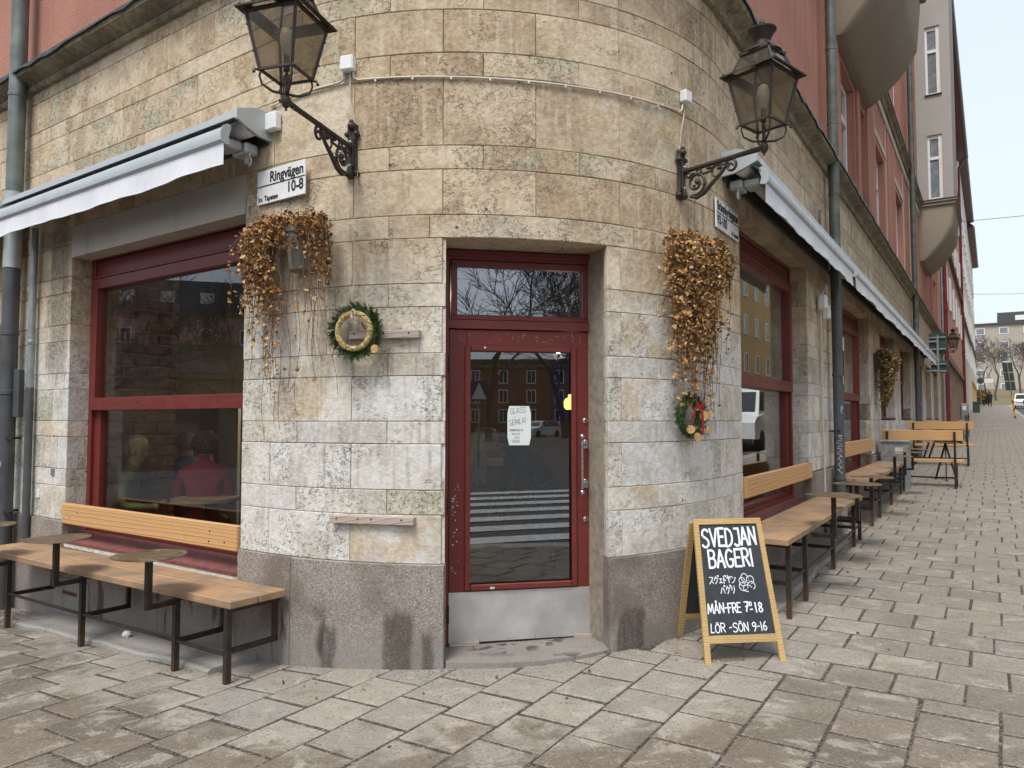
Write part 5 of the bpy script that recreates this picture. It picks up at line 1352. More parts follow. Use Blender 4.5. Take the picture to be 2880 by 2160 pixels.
# ================================================================== wreaths
def wreath(u, z, ro, rt, label, seed, straw, ribbon, slices):
    c = W(u, .075, z); n = Wn(u); ex = Vector((-n.y, n.x, 0)); rg = random.Random(seed)
    t = thing('wreath', label, 'wreath', c - Vector((0, 0, ro)), 0, 'fir wreaths on the wall')
    def P(x, y, zz): return c + ex*x + n*y + Vector((0, 0, zz))
    nd = MB(); rm = (ro + rt)/2 - .004; tw = (ro - rt)/2
    for i in range(330):
        a = rg.uniform(0, 2*math.pi); b = rg.uniform(0, 2*math.pi); k = rg.random()**.6
        base = Vector((math.cos(a)*(rm + tw*.5*math.cos(b)*k), .0 + tw*.6*math.sin(b)*k, math.sin(a)*(rm + tw*.5*math.cos(b)*k)))
        out = Vector((math.cos(a + rg.uniform(.2, 1.3)), rg.uniform(-.2, .9), math.sin(a + rg.uniform(.2, 1.3)))).normalized(); L_ = rg.uniform(.035, .060)
        side = out.cross(Vector((rg.gauss(0, 1), rg.gauss(0, 1), rg.gauss(0, 1)))).normalized(); up_ = out.cross(side)
        for q in range(11):
            s = q/10; o = base + out*L_*s
            for e in (-1, 1):
                v = (side*e*rg.uniform(.6, 1) + up_*rg.uniform(-.6, .6) + out*.8).normalized(); l = rg.uniform(.013, .021); w = out*.0022
                nd.add([P(*(o - w)), P(*(o + w)), P(*(o + v*l))], [(0, 1, 2)])
    tag(nd.build('fir_needles', M['fir'], t), kind='stuff')
    MB().tube([P(math.cos(a)*rm, -.004, math.sin(a)*rm) for a in [2*math.pi*i/28 for i in range(28)]], tw*.55, 8, closed=True).build('twig_core', M['fir'], t)
    if straw:
        sr_ = MB(); rs_ = rt + .004
        for q in range(7):
            ph = rg.uniform(0, 6)
            sr_.tube([P(math.cos(a)*(rs_ + .012*math.cos(a*11 + ph)), .030 + .012*math.sin(a*11 + ph), math.sin(a)*(rs_ + .012*math.cos(a*11 + ph))) for a in [2*math.pi*i/90 for i in range(90)]], .0062, 5, closed=True)
        for q in range(130):
            a = rg.uniform(0, 6.28); r_ = rs_ + rg.uniform(-.016, .016); d = Vector((-math.sin(a), rg.uniform(-.1, .5), math.cos(a)))*rg.uniform(.012, .03) + Vector((rg.gauss(0, .006), 0, rg.gauss(0, .006)))
            p = Vector((math.cos(a)*r_, .038 + rg.uniform(-.01, .008), math.sin(a)*r_)); sr_.add([P(*(p - d)), P(*(p + d)), P(*(p + d + Vector((.0, .003, .002)))), P(*(p - d + Vector((0, .003, .002))))], [(0, 1, 2, 3)])
        sr_.build('straw_ring', M['straw'], t, smooth=True)
        lp = MB(); lp.tube([P(.0 + .010*math.sin(k), .05 + .006*math.cos(k), rs_ + .022 - .055*i/8) for i, k in enumerate([i*.8 for i in range(9)])], .005, 5)
        lp.tube([P(.012, .05, rs_ + .022), P(.018, .052, rs_ - .01), P(.004, .05, rs_ - .034), P(-.008, .05, rs_ - .005), P(0, .05, rs_ + .022)], .004, 5); lp.build('hanging_loop', M['ribbon_pale'], t)
    rb = MB()
    for (pth, w) in ribbon:
        for (a, b) in zip(pth, pth[1:]):
            A, B = Vector(a), Vector(b); s = (B-A).cross(Vector((0, 1, 0))).normalized()*w/2
            rb.add([P(*(A - s)), P(*(A + s)), P(*(B + s)), P(*(B - s))], [(0, 1, 2, 3)])
    if rb.f: rb.build('ribbon', M['ribbon'], t)
    for (x, zz, r_, yaw) in slices:
        m_ = MB(); m_.lathe([(1e-4, -.003), (r_*.86, -.003), (r_*.86, .003), (1e-4, .003)], (0, 0, 0), 14); k_ = MB(); k_.lathe([(r_*.86, -.004), (r_, -.004), (r_, .004), (r_*.86, .004)], (0, 0, 0), 14)
        Rm = Matrix.Rotation(yaw, 4, 'Z') @ Matrix.Rotation(R(90), 4, 'X')
        f = lambda v: P(*(Rm @ v + Vector((x, .055, zz))))
        o = MB().add([f(v) for v in m_.v], m_.f).build('orange_slice', M['orange_slice'], t); MB().add([f(v) for v in k_.v], k_.f).build('peel', M['orange_peel'], o)
    return t
wreath(.768, 2.036, .168, .104, 'fir and straw wreath hung on a string left of the door', 31, True, [([(.03, -.01, .06), (.045, -.012, .03), (.06, -.01, .01)], .010)], [(.150, -.115, .026, .2), (-.130, -.135, .022, 1.2)])
wreath(2.995, 1.525, .165, .050, 'fir wreath with red ribbon and orange slices under the dry ivy', 32, False,
       [([(.02, .05, .06), (-.03, .06, .03), (-.06, .055, -.03), (-.07, .05, -.07)], .022), ([(.02, .05, .06), (.05, .06, .03), (.055, .06, -.02), (.06, .055, -.09), (.065, .055, -.125)], .026), ([(.02, .06, .075), (-.03, .07, .085), (-.02, .06, .055), (.02, .06, .06), (.06, .07, .085), (.065, .06, .06), (.02, .06, .06)], .020)],
       [(.075, .0, .034, .3), (-.075, -.09, .028, .9), (.0, -.145, .032, .1), (.135, -.10, .034, -.2), (.155, .01, .022, 1.1)])
# ================================================================== benches
def bench(F, u0, u1, z0, z1, label, legs, tables, back, sgn, gfun, dfront=.44, dback=.04):
    """wall bench: two seat planks, steel legs with side tables, backrest board set into the window opening"""
    lo, hi = min(u0, u1), max(u0, u1)
    zs = lambda u: z0 + (z1 - z0)*(u - u0)/(u1 - u0)
    t = thing('bench', label, 'bench', F((lo+hi)/2, .24, gfun((lo+hi)/2)), 0, 'larch benches along the pavement')
    mid = (dfront + dback)/2
    for (a, b) in ((dback, mid - .003), (mid + .003, dfront)):
        mb = MB(); bb = MB().box((-(hi-lo)/2, a, -.048), ((hi-lo)/2, b, 0), None, .006); um = (lo+hi)/2
        for v in bb.v: mb.v.append(F(um + v.x, v.y, v.z + zs(um + v.x)))
        mb.f = bb.f; mb.mi = [0]*len(bb.f)
        # rotate the local frame so that the grain follows the plank
        o = plank(mb, 'seat_plank', M['fir_seat'], t, F(um, mid, zs(um)), F(um + 1, mid, 0) - F(um, mid, 0))
    if back:
        bu0, bu1, bz0, bz1 = back
        mb = MB(); bb = MB().box((bu0, -.018, bz0), (bu1, .028, bz1), None, .007); mb.add([F(*v) for v in bb.v], bb.f)
        bk = plank(mb, 'backrest', M['fir_bench'], t, F((bu0+bu1)/2, 0, (bz0+bz1)/2), F(1, 0, 0) - F(0, 0, 0))
        for uu, zz in ((bu0 + .14, .35), (bu0 + .27, .62), (bu1 - .13, .30), (bu1 - .30, .66), (bu1 - .31, .25)):
            b2 = MB().ball((0, 0, 0), .0075, 7, 4); q = MB().add([F(uu + v.x, .028 + abs(v.y)*.4, bz0 + (bz1-bz0)*zz + v.z) for v in b2.v], b2.f); Mi = FR[bk.name].inverted(); q.v = [Mi @ v for v in q.v]; q.build('bolt', M['iron'], bk, True)
    lw = .034; df = dfront - .022
    pts = sorted(legs)
    for u in pts:
        g = gfun(u); zt = zs(u) - .050
        mb = MB(); mb.bar(F(u, df, g - .02), F(u, df, zt), lw, lw, F(1, 0, 0) - F(0, 0, 0)); lg = mb.build('leg', M['leg'], t)
        mb = MB(); zb = max(g + .20, zt - .28)
        mb.bar(F(u, df - lw/2, zb), F(u, dback + .03, zb), .028, .028); mb.bar(F(u, dback + .045, zb - .014), F(u, dback + .045, zt), .028, .028, F(1, 0, 0) - F(0, 0, 0)); mb.bar(F(u, df - lw/2, zt - .012), F(u, dback + .02, zt - .012), .030, .022)
        mb.build('side_brace', M['leg_steel'], t)
    for a, b in zip(pts, pts[1:]):
        za, zb = max(gfun(a) + .17, zs(a) - .32), max(gfun(b) + .17, zs(b) - .32)
        MB().tube([F(a + lw/2, df, za), F(b - lw/2, df, zb)], .0115, 8).build('stretcher', M['leg_steel'], t, smooth=True)
    for u, dz in tables:
        zt = zs(u); ub = u + .015*sgn
        mb = MB(); dd = df + .185
        mb.bar(F(u, df + lw/2, zt - .075), F(u, dd + .017, zt - .075), .032, .032); mb.bar(F(u, dd, zt - .0595), F(u, dd, zt + dz - .004), .034, .034, F(1, 0, 0) - F(0, 0, 0))
        arm = mb.build('table_arm', M['leg_steel'], t)
        cyl = MB(); N = 40; c = F(u, dd, 0)
        for z in (zt + dz - .004, zt + dz): cyl.v += [Vector((c.x + .213*math.cos(2*math.pi*i/N), c.y + .213*math.sin(2*math.pi*i/N), z + .004*math.sin(4*math.pi*i/N))) for i in range(N)]
        cyl.f = [list(range(N))[::-1], list(range(N, 2*N))] + [[i, (i+1) % N, N+(i+1) % N, N+i] for i in range(N)]; cyl.mi = [0]*len(cyl.f)
        cyl.build('table_disc', M['disc'], t)
    return t
def plank(mb, name, mt, parent, c, xdir):
    """mesh whose own X axis runs along the board, so that the grain does too"""
    x = Vector(xdir).normalized(); y = Vector((-x.y, x.x, 0)); Mx = Matrix(((x.x, y.x, 0, c.x), (x.y, y.y, 0, c.y), (0, 0, 1, c.z), (0, 0, 0, 1)))
    Mi = Mx.inverted(); mb.v = [Mi @ v for v in mb.v]
    o = mb.build(name, mt, parent, True); o.matrix_local = FR[parent.name].inverted() @ Mx; FR[o.name] = Mx
    return o
bench(WL, .28, -3.25, .440, .410, 'long larch bench with round side tables under the left show window', [.233, -.30, -1.485, -2.69], [(-.30, .24), (-1.485, .245), (-2.69, .25)], (-2.695, -.255, .612, .785), 1, lambda u: gzu(u) - .016)
bench(WR, ARC + 0., ARC + 3.56, .653, .660, 'larch wall bench right behind the chalkboard sign', [ARC + .10, ARC + .66, ARC + 1.85, ARC + 3.05, ARC + 3.46], [(ARC + .84, .25), (ARC + 2.04, .25), (ARC + 3.0, .25)], (4.165, 6.735, .865, 1.035), -1, gzu, .46, .05)
bench(WR, ARC + 4.36, ARC + 8.40, .790, .800, 'second larch wall bench beyond the right downpipe', [ARC + 4.46, ARC + 5.2, ARC + 6.5, ARC + 7.8, ARC + 8.3], [(ARC + 5.2, .24), (ARC + 6.5, .24), (ARC + 7.7, .24)], (8.785, 11.675, .99, 1.19), -1, gzu, .46, .05)
def street_bench(a, c0, c1, label):
    """free-standing bench set across the pavement, seen from behind"""
    g = gzu(ARC + a); t = thing('bench', label, 'bench', Q(a, (c0+c1)/2, g), 0, 'larch benches along the pavement')
    def bx(mb, a0, a1, cc0, cc1, z0, z1, bev=.005):
        bb = MB().box((a0, cc0, z0), (a1, cc1, z1), None, bev); mb.add([Q(*v) for v in bb.v], bb.f); return mb
    cd = Q(0, 1, 0) - Q(0, 0, 0)
    plank(bx(MB(), a - .05, a - .005, c0, c1, g + .80, g + .975), 'backrest', M['fir_bench'], t, Q(a, (c0+c1)/2, g + .9), cd)
    for i in range(2): plank(bx(MB(), a + .02 + i*.20, a + .21 + i*.20, c0, c1, g + .43, g + .475), 'seat_plank', M['fir_bench'], t, Q(a + .1 + i*.2, (c0+c1)/2, g + .45), cd)
    for c in (c0 + .09, c1 - .12):
        m = MB(); m.bar(Q(a - .068, c, g - .02), Q(a - .068, c, g + .95), .035, .035, cd); lg = m.build('leg', M['leg_steel'], t)
        for z in (.84, .93): b2 = MB().ball((0, 0, 0), .010, 6, 4); MB().add([Q(a - .087, c, g + z) + v for v in b2.v], b2.f).build('bolt', M['iron'], lg)
        MB().bar(Q(a + .40, c, g - .02), Q(a + .40, c, g + .42), .035, .035, cd).build('leg', M['leg_steel'], t)
        m = MB(); m.bar(Q(a - .05, c, g + .415), Q(a + .41, c, g + .415), .03, .025); m.bar(Q(a - .05, c, g + .15), Q(a + .40, c, g + .15), .03, .025); m.build('side_brace', M['leg_steel'], t)
    MB().bar(Q(a + .40, c0 + .09, g + .15), Q(a + .40, c1 - .12, g + .15), .025, .025).build('stretcher', M['leg_steel'], t)
    m = MB(); m.bar(Q(a - .03, c1 - .50, g + .76), Q(a + .30, c1 - .60, g + .50), .03, .012); m.bar(Q(a - .03, c1 - .42, g + .76), Q(a + .30, c1 - .52, g + .50), .03, .012); m.build('strap', M['leg_steel'], t)
    return t
street_bench(9.0, .05, 1.27, 'free-standing larch bench seen from behind, nearer of two across the pavement')
street_bench(13.5, .10, 1.34, 'free-standing larch bench seen from behind, farther of two across the pavement')
def cafe_table(a, c, label, h=.70):
    g = gzu(ARC + a); t = thing('cafe_table', label, 'table', Q(a, c, g), 0, 'round steel tables between the benches'); p = Q(a, c, 0)
    MB().lathe([(.22, g + h - .004), (.22, g + h), (1e-4, g + h + .0005)], (p.x, p.y, 0), 30).build('table_top', M['disc'], t)
    for k in range(3): an = k*2.1; MB().bar(Vector((p.x, p.y, g + h - .02)), Vector((p.x + .2*math.cos(an), p.y + .2*math.sin(an), g - .01)), .025).build('leg', M['leg_steel'], t)
cafe_table(10.3, .95, 'small round steel table between the two free-standing benches')
# footing strips under the wall benches
for F, u0, u1, d1, lb in ((WL, -2.75, -.02, .36, 'low concrete footing strip under the left bench'), (WR, 3.75, 6.9, .34, 'low concrete footing strip under the right bench')):
    mb = MB(); n = 10; pts = []
    for i in range(n+1):
        u = u0 + (u1-u0)*i/n; g = gzu(u)
        mb.v += [F(u, -.02, g - .08), F(u, d1 + .02*math.sin(i*2.1), g - .08), F(u, d1 + .02*math.sin(i*2.1), g + .022), F(u, d1 - .02 + .02*math.sin(i*2.1), g + .034), F(u, -.02, g + .05)]
    for i in range(n):
        for j in range(5): mb.f.append([i*5+j, i*5+(j+1) % 5, i*5+5+(j+1) % 5, i*5+5+j]); mb.mi.append(0)
    mb.f += [list(range(5)), [n*5+j for j in range(5)]]; mb.mi += [0, 0]
    mb.single('footing_strip', M['concrete'], lb, 'footing')
# ================================================================== chalkboard A-frame
ST = {  # hand-lettered strokes on a unit cell, x 0..w, y 0..1
 'S': (.62, [[(.60,.88),(.45,1),(.20,.98),(.06,.82),(.12,.63),(.35,.52),(.55,.38),(.60,.20),(.45,.03),(.20,.0),(.03,.12)]]), 'V': (.62, [[(.0,1),(.31,.0),(.62,1)]]),
 'E': (.50, [[(.50,1),(.03,1),(.0,.0),(.50,.0)],[(.02,.52),(.42,.52)]]), 'D': (.62, [[(.0,.0),(.03,1),(.30,.98),(.55,.80),(.62,.5),(.52,.2),(.28,.02),(.0,.0)]]),
 'J': (.50, [[(.12,1),(.50,1),(.50,.25),(.40,.05),(.22,.0),(.03,.1)]]), 'A': (.64, [[(.0,.0),(.31,1),(.64,.0)],[(.12,.36),(.52,.36)]]), 'N': (.58, [[(.0,.0),(.02,1),(.56,.02),(.58,1)]]),
 'B': (.56, [[(.03,.0),(.0,1),(.35,1),(.50,.88),(.50,.68),(.34,.55),(.05,.53)],[(.34,.55),(.54,.42),(.56,.18),(.40,.02),(.03,.0)]]), 'G': (.62, [[(.56,.88),(.38,1),(.16,.95),(.02,.70),(.0,.38),(.12,.08),(.34,.0),(.56,.12),(.58,.44),(.34,.44)]]),
 'R': (.56, [[(.03,.0),(.0,1),(.35,1),(.52,.85),(.50,.62),(.30,.50),(.05,.50)],[(.26,.50),(.56,.0)]]), 'O': (.62, [[(.31,1),(.08,.82),(.0,.5),(.08,.15),(.31,.0),(.54,.15),(.62,.5),(.54,.82),(.31,1)]]), 'I': (.12, [[(.06,1),(.08,.0)]]), 'M': (.78, [[(.0,.0),(.08,1),(.38,.2),(.68,1),(.78,.0)]]),
 'Å': (.64, [[(.0,.0),(.31,1),(.64,.0)],[(.12,.36),(.52,.36)],[(.31,1.10),(.40,1.19),(.31,1.30),(.22,1.19),(.31,1.10)]]), 'Ö': (.62, [[(.31,1),(.08,.82),(.0,.5),(.08,.15),(.31,.0),(.54,.15),(.62,.5),(.54,.82),(.31,1)],[(.19,1.18),(.21,1.10)],[(.43,1.18),(.43,1.10)]]),
 'F': (.48, [[(.48,1),(.0,.98),(.03,.0)],[(.02,.54),(.40,.56)]]), 'L': (.46, [[(.05,1),(.0,.0),(.46,.04)]]), '-': (.36, [[(.04,.47),(.33,.50)]]), ' ': (.28, []),
 '7': (.52, [[(.0,.98),(.52,1),(.22,.0)],[(.16,.50),(.46,.50)]]), '3': (.48, [[(.03,.92),(.25,1),(.46,.85),(.42,.63),(.20,.53),(.42,.46),(.48,.22),(.30,.02),(.02,.08)]]), '0': (.48, [[(.24,1),(.04,.8),(.0,.45),(.10,.08),(.26,.0),(.44,.15),(.48,.5),(.42,.85),(.24,1)]]),
 '1': (.16, [[(.04,1),(.10,.0)]]), '8': (.48, [[(.42,.85),(.24,1),(.06,.85),(.12,.62),(.38,.42),(.48,.2),(.30,.0),(.08,.08),(.04,.28),(.20,.48),(.40,.66),(.42,.85)]]), '9': (.50, [[(.48,.72),(.30,.52),(.08,.58),(.02,.82),(.20,1),(.42,.95),(.50,.72),(.42,.3),(.22,.0)]]),
 '6': (.48, [[(.42,1),(.14,.68),(.02,.32),(.12,.05),(.32,.0),(.48,.18),(.42,.42),(.22,.50),(.05,.32)]]), '+': (.4, [[(.2,.2),(.2,.8)],[(.0,.5),(.4,.5)]]), 'C': (.52, [[(.50,.85),(.30,1),(.08,.8),(.0,.45),(.10,.1),(.32,.0),(.52,.12)]]),
 'È': (.50, [[(.50,1),(.03,1),(.0,.0),(.50,.0)],[(.02,.52),(.42,.52)],[(.15,1.25),(.3,1.12)]]), 'K': (.5, [[(.02,1),(.0,.0)],[(.5,1),(.03,.45),(.5,.0)]]), 'Y': (.56, [[(.0,1),(.28,.5),(.56,1)],[(.28,.5),(.26,.0)]]), 'P': (.5, [[(.03,.0),(.0,1),(.35,1),(.5,.82),(.45,.58),(.05,.5)]]),
 'U': (.52, [[(.0,1),(.03,.2),(.25,.0),(.48,.2),(.52,1)]]), 'T': (.56, [[(.0,1),(.56,1)],[(.28,1),(.28,.0)]]), '!': (.12, [[(.06,1),(.05,.3)],[(.05,.05),(.06,.0)]]), 'Ä': (.64, [[(.0,.0),(.31,1),(.64,.0)],[(.12,.36),(.52,.36)],[(.2,1.2),(.21,1.12)],[(.42,1.2),(.42,1.12)]]),
 'ス': (.8, [[(.10,.85),(.68,.85),(.50,.45),(.05,.0)],[(.45,.42),(.78,.05)]]), 'ヴ': (.86, [[(.36,1.0),(.38,.80)],[(.10,.45),(.10,.76),(.66,.76),(.55,.35),(.22,.0)],[(.70,1.1),(.74,.95)],[(.84,1.1),(.88,.95)]]), 'ェ': (.6, [[(.08,.55),(.5,.55)],[(.30,.55),(.30,.05)],[(.0,.05),(.58,.05)]]),
 'ド': (.6, [[(.15,1.0),(.15,.0)],[(.15,.6),(.5,.38)],[(.42,1.05),(.46,.88)],[(.56,1.05),(.60,.88)]]), 'ヤ': (.8, [[(.0,.62),(.72,.80),(.55,.45)],[(.22,.98),(.42,.0)]]), 'ン': (.75, [[(.05,.85),(.28,.68)],[(.05,.05),(.40,.20),(.72,.72)]]),
 'バ': (.8, [[(.25,.75),(.0,.05)],[(.45,.75),(.70,.05)],[(.60,1.05),(.64,.9)],[(.74,1.05),(.78,.9)]]), 'ゲ': (.8, [[(.22,.98),(.02,.5)],[(.17,.74),(.75,.74)],[(.50,.74),(.42,.3),(.2,.0)],[(.66,1.1),(.70,.95)],[(.80,1.1),(.84,.95)]]), 'リ': (.5, [[(.05,.9),(.05,.4)],[(.45,.95),(.45,.35),(.2,.0)]]),
}
def stroke(mb, pts, w, f, lift=0.):
    """flat brush line with round-ish ends; split at sharp corners"""
    for i in range(1, len(pts)-1):
        a_, b_, c_ = Vector(pts[i-1]), Vector(pts[i]), Vector(pts[i+1])
        if (b_-a_).length > 1e-7 and (c_-b_).length > 1e-7 and (b_-a_).normalized().dot((c_-b_).normalized()) < .5:
            stroke(mb, pts[:i+1], w, f, lift); stroke(mb, pts[i:], w, f, lift + .00008); return
    if len(pts) > 2:   # smooth
        P_ = [Vector((*p, 0)) for p in pts]; out = []
        for i in range(len(P_)-1):
            p0, p1, p2, p3 = P_[max(i-1, 0)], P_[i], P_[i+1], P_[min(i+2, len(P_)-1)]
            sharp = lambda a, b, c: (b-a).length > 1e-6 and (c-b).length > 1e-6 and (b-a).normalized().dot((c-b).normalized()) < .55
            m1 = Vector((0, 0, 0)) if i == 0 or sharp(p0, p1, p2) else (p2-p0)*.5; m2 = Vector((0, 0, 0)) if i == len(P_)-2 or sharp(p1, p2, p3) else (p3-p1)*.5
            st1 = m1.length < 1e-6 and m2.length < 1e-6
            for k in range(1 if st1 else 5):
                t_ = k/(1 if st1 else 5); h = (2*t_**3-3*t_**2+1, t_**3-2*t_**2+t_, -2*t_**3+3*t_**2, t_**3-t_**2)
                q = p1*h[0] + m1*h[1] + p2*h[2] + m2*h[3]; out.append((q.x, q.y))
        out.append(pts[-1]); pts = out
    n = len(pts); vs = []
    for i in range(n):
        a, b = pts[max(i-1, 0)], pts[min(i+1, n-1)]; t_ = Vector((b[0]-a[0], b[1]-a[1]));
        if t_.length < 1e-9: t_ = Vector((1, 0))
        t_.normalize(); ww = w*(1 + .10*math.sin(i*1.3 + pts[0][0]*40))
        if i > 0 and i < n-1:
            d1 = Vector((pts[i][0]-pts[i-1][0], pts[i][1]-pts[i-1][1])); d2 = Vector((pts[i+1][0]-pts[i][0], pts[i+1][1]-pts[i][1]))
            if d1.length > 1e-9 and d2.length > 1e-9: ww *= min(1.5, 1/max(.5, math.sqrt(max(.01, (1 + d1.normalized().dot(d2.normalized()))/2))))
        e = Vector((0, 0)) if 0 < i < n-1 else t_*(w*.35)*(1 if i else -1)
        vs += [f(pts[i][0] + e.x - t_.y*ww/2, pts[i][1] + e.y + t_.x*ww/2, lift), f(pts[i][0] + e.x + t_.y*ww/2, pts[i][1] + e.y - t_.x*ww/2, lift)]
    mb.add(vs, [(2*i, 2*i+1, 2*i+3, 2*i+2) for i in range(n-1)])
def letter(mb, s, x, y, h, w, f, gap=.16, cond=1., jit=None, slope=0.):
    k = 0
    for ch in s:
        wd, sts = ST[ch]; dy = (jit.uniform(-.05, .05)*h if jit else 0) + slope*x
        for p in sts:
            k += 1; stroke(mb, [(x + a*h*cond, y + dy + b*h) for a, b in p], w, f, .00015*(k % 7))
        x += (wd + gap)*h*cond
    return x
def text_w(s, h, gap=.16, cond=1.): return sum((ST[c][0] + gap)*h*cond for c in s) - gap*h*cond
FL, FRt, BLf = Vector((1.137, 4.431, 0)), Vector((1.632, 4.482, 0)), Vector((1.075, 4.975, 0))
for p in (FL, FRt, BLf): p.z = gz(p.x, p.y)
sb = thing('chalkboard_sign', 'wooden A-frame chalkboard lettered SVEDJAN BAGERI standing before the right bench', 'sign', (FL + FRt + BLf)/3)
sx = (FRt - FL); sx.z *= .6; SWD = sx.length; sx.normalize(); bdir = Vector((-sx.y, sx.x, 0)).normalized()
topc = Vector((0, 0, .825))
lean = bdir*.265 + Vector((0, 0, 1))*.815; LH = lean.length; lean.normalize(); nrm = sx.cross(lean).normalized()
if nrm.y > 0: nrm = -nrm
TP = .030   # the board is narrower at the top
def A_(x, y, k=0.): s = 1 - (TP/SWD)*2*(y/LH); return FL + sx*(SWD/2 + (x - SWD/2)*s) + lean*y + nrm*k
def abox(mb, x0, x1, y0, y1, k0, k1): mb.hexa([A_(x0, y0, k0), A_(x1, y0, k0), A_(x1, y1, k0), A_(x0, y1, k0), A_(x0, y0, k1), A_(x1, y0, k1), A_(x1, y1, k1), A_(x0, y1, k1)]); return mb
sw = .036
for x0 in (0, SWD - sw): m = abox(MB(), x0, x0 + sw, 0, LH - sw - .0, -.010, .010); plank(m, 'frame_stile', M['board_frame'], sb, A_(x0, LH/2), lean if abs(lean.z) < .1 else sx); 
abox(MB(), 0, SWD, LH - sw + .0005, LH, -.010, .010).build('top_rail', M['board_frame'], sb)
abox(MB(), sw + .0005, SWD - sw - .0005, .115, .160, -.009, .009).build('bottom_rail', M['board_frame'], sb)
abox(MB(), sw + .0005, SWD - sw - .0005, .1605, LH - sw, -.004, .003).build('board', M['chalkboard'], sb)
BWD = SWD - 2*sw
ch = MB(); jr = random.Random(12); K_ = .0042
f = lambda x, y, l: A_(x, y, K_ + l)
# heading
for s, y, h, c, x0 in (('SVEDJAN', .680, .108, .70, sw + .016), ('BAGERI', .550, .104, .76, sw + .050)): ch = MB(); letter(ch, s, x0, y, h, .0140, f, .17, c, jr, .035); tag(ch.build('lettering', M['chalk'], sb), kind='stuff')
ch = MB(); letter(ch, 'スヴェドヤン', sw + .038, .458, .046, .0050, f, .10, .80, jr, .02); letter(ch, 'バゲリ', sw + .110, .396, .046, .0050, f, .14, .85, jr, .02)
tag(ch.build('lettering', M['chalk'], sb), kind='stuff'); ch = MB()
# knotted bun
bx0, by0 = sw + .292, .458
lobes = [((-.012, .032), .022, .026, 10), ((.024, .018), .024, .026, -40), ((.028, -.016), .023, .026, -70), ((.0, -.030), .028, .020, 0), ((-.030, -.020), .022, .026, 40), ((-.030, .010), .020, .026, 15)]
for (cx_, cy_), ra, rb, ang in lobes:
    a_ = R(ang); stroke(ch, [(bx0 + cx_ + ra*math.cos(q)*math.cos(a_) - rb*math.sin(q)*math.sin(a_), by0 + cy_ + ra*math.cos(q)*math.sin(a_) + rb*math.sin(q)*math.cos(a_)) for q in [R(10 + 14*i) for i in range(20)]], .0042, f)
for i in range(14): q, rr2 = jr.uniform(0, 6.28), jr.uniform(.01, .038); stroke(ch, [(bx0 + rr2*math.cos(q), by0 + rr2*math.sin(q)), (bx0 + rr2*math.cos(q) + .002, by0 + rr2*math.sin(q) + .003)], .0030, f)
tag(ch.build('bun_drawing', M['chalk'], sb), kind='stuff'); ch = MB()
x = letter(ch, 'MÅN-FRE 7', sw + .012, .286, .056, .0078, f, .15, .80, jr, .015); letter(ch, '30', x - .006, .324, .024, .0048, f, .15, .9); letter(ch, '-', x + .004, .276, .056, .0072, f, .1, .9); letter(ch, '18', x + .040, .286, .056, .0082, f, .24, .95)
tag(ch.build('lettering', M['chalk'], sb), kind='stuff'); ch = MB()
letter(ch, 'LÖR -SÖN 9-16', sw + .020, .176, .050, .0062, f, .17, .90, jr, .012)
tag(ch.build('lettering', M['chalk'], sb), kind='stuff')
# rear leaf of the A-frame and the chain
bt = A_(0, LH) ; 
def Bk(x, y, k=0.):
    top_ = FL + sx*x + lean*LH*.985; bot = FL + sx*x + bdir*.53; bot = Vector((bot.x, bot.y, gz(bot.x, bot.y))); return bot + (top_ - bot)*y + bdir*k
for x0 in (.012, SWD - .012 - sw): MB().hexa([Bk(x0, 0, 0), Bk(x0 + sw, 0, 0), Bk(x0 + sw, 0, .02), Bk(x0, 0, .02), Bk(x0, .985, 0), Bk(x0 + sw, .985, 0), Bk(x0 + sw, .985, .02), Bk(x0, .985, .02)]).build('rear_stile', M['board_frame'], sb)
MB().hexa([Bk(sw + .013, .16, .001), Bk(SWD - sw - .013, .16, .001), Bk(SWD - sw - .013, .16, .017), Bk(sw + .013, .16, .017), Bk(sw + .013, .21, .001), Bk(SWD - sw - .013, .21, .001), Bk(SWD - sw - .013, .21, .017), Bk(sw + .013, .21, .017)]).build('rear_rail', M['board_frame'], sb)
MB().hexa([Bk(sw + .013, .2105, .004), Bk(SWD - sw - .013, .2105, .004), Bk(SWD - sw - .013, .2105, .012), Bk(sw + .013, .2105, .012), Bk(sw + .013, .97, .004), Bk(SWD - sw - .013, .97, .004), Bk(SWD - sw - .013, .97, .012), Bk(sw + .013, .97, .012)]).build('rear_board', M['chalkboard'], sb)
chn = MB(); c0 = A_(SWD*.5, .115); pts = []
for i in range(10): p = c0 + Vector((.004*math.sin(i*2), .002, -.0085*i)); pts.append(p)
g0 = gz(c0.x, c0.y); 
for i in range(9): p = Vector((pts[9].x - .022*i, pts[9].y + .003*i*math.sin(i), g0 + .006)); pts.append(p)
for i, p in enumerate(pts):
    q = pts[min(i+1, len(pts)-1)]; d = (q - p) if (q-p).length > 1e-6 else Vector((0, 0, .01)); d.normalize(); s = d.cross(Vector((.3, 1, .2) if i % 2 else (1, .2, .1))).normalized()
    chn.tube([p + d*.009*math.cos(k*math.pi/4) + s*.0045*math.sin(k*math.pi/4) for k in range(8)], .0013, 4, closed=True)
tag(chn.build('chain', M['leg_rust'], sb), kind='stuff')
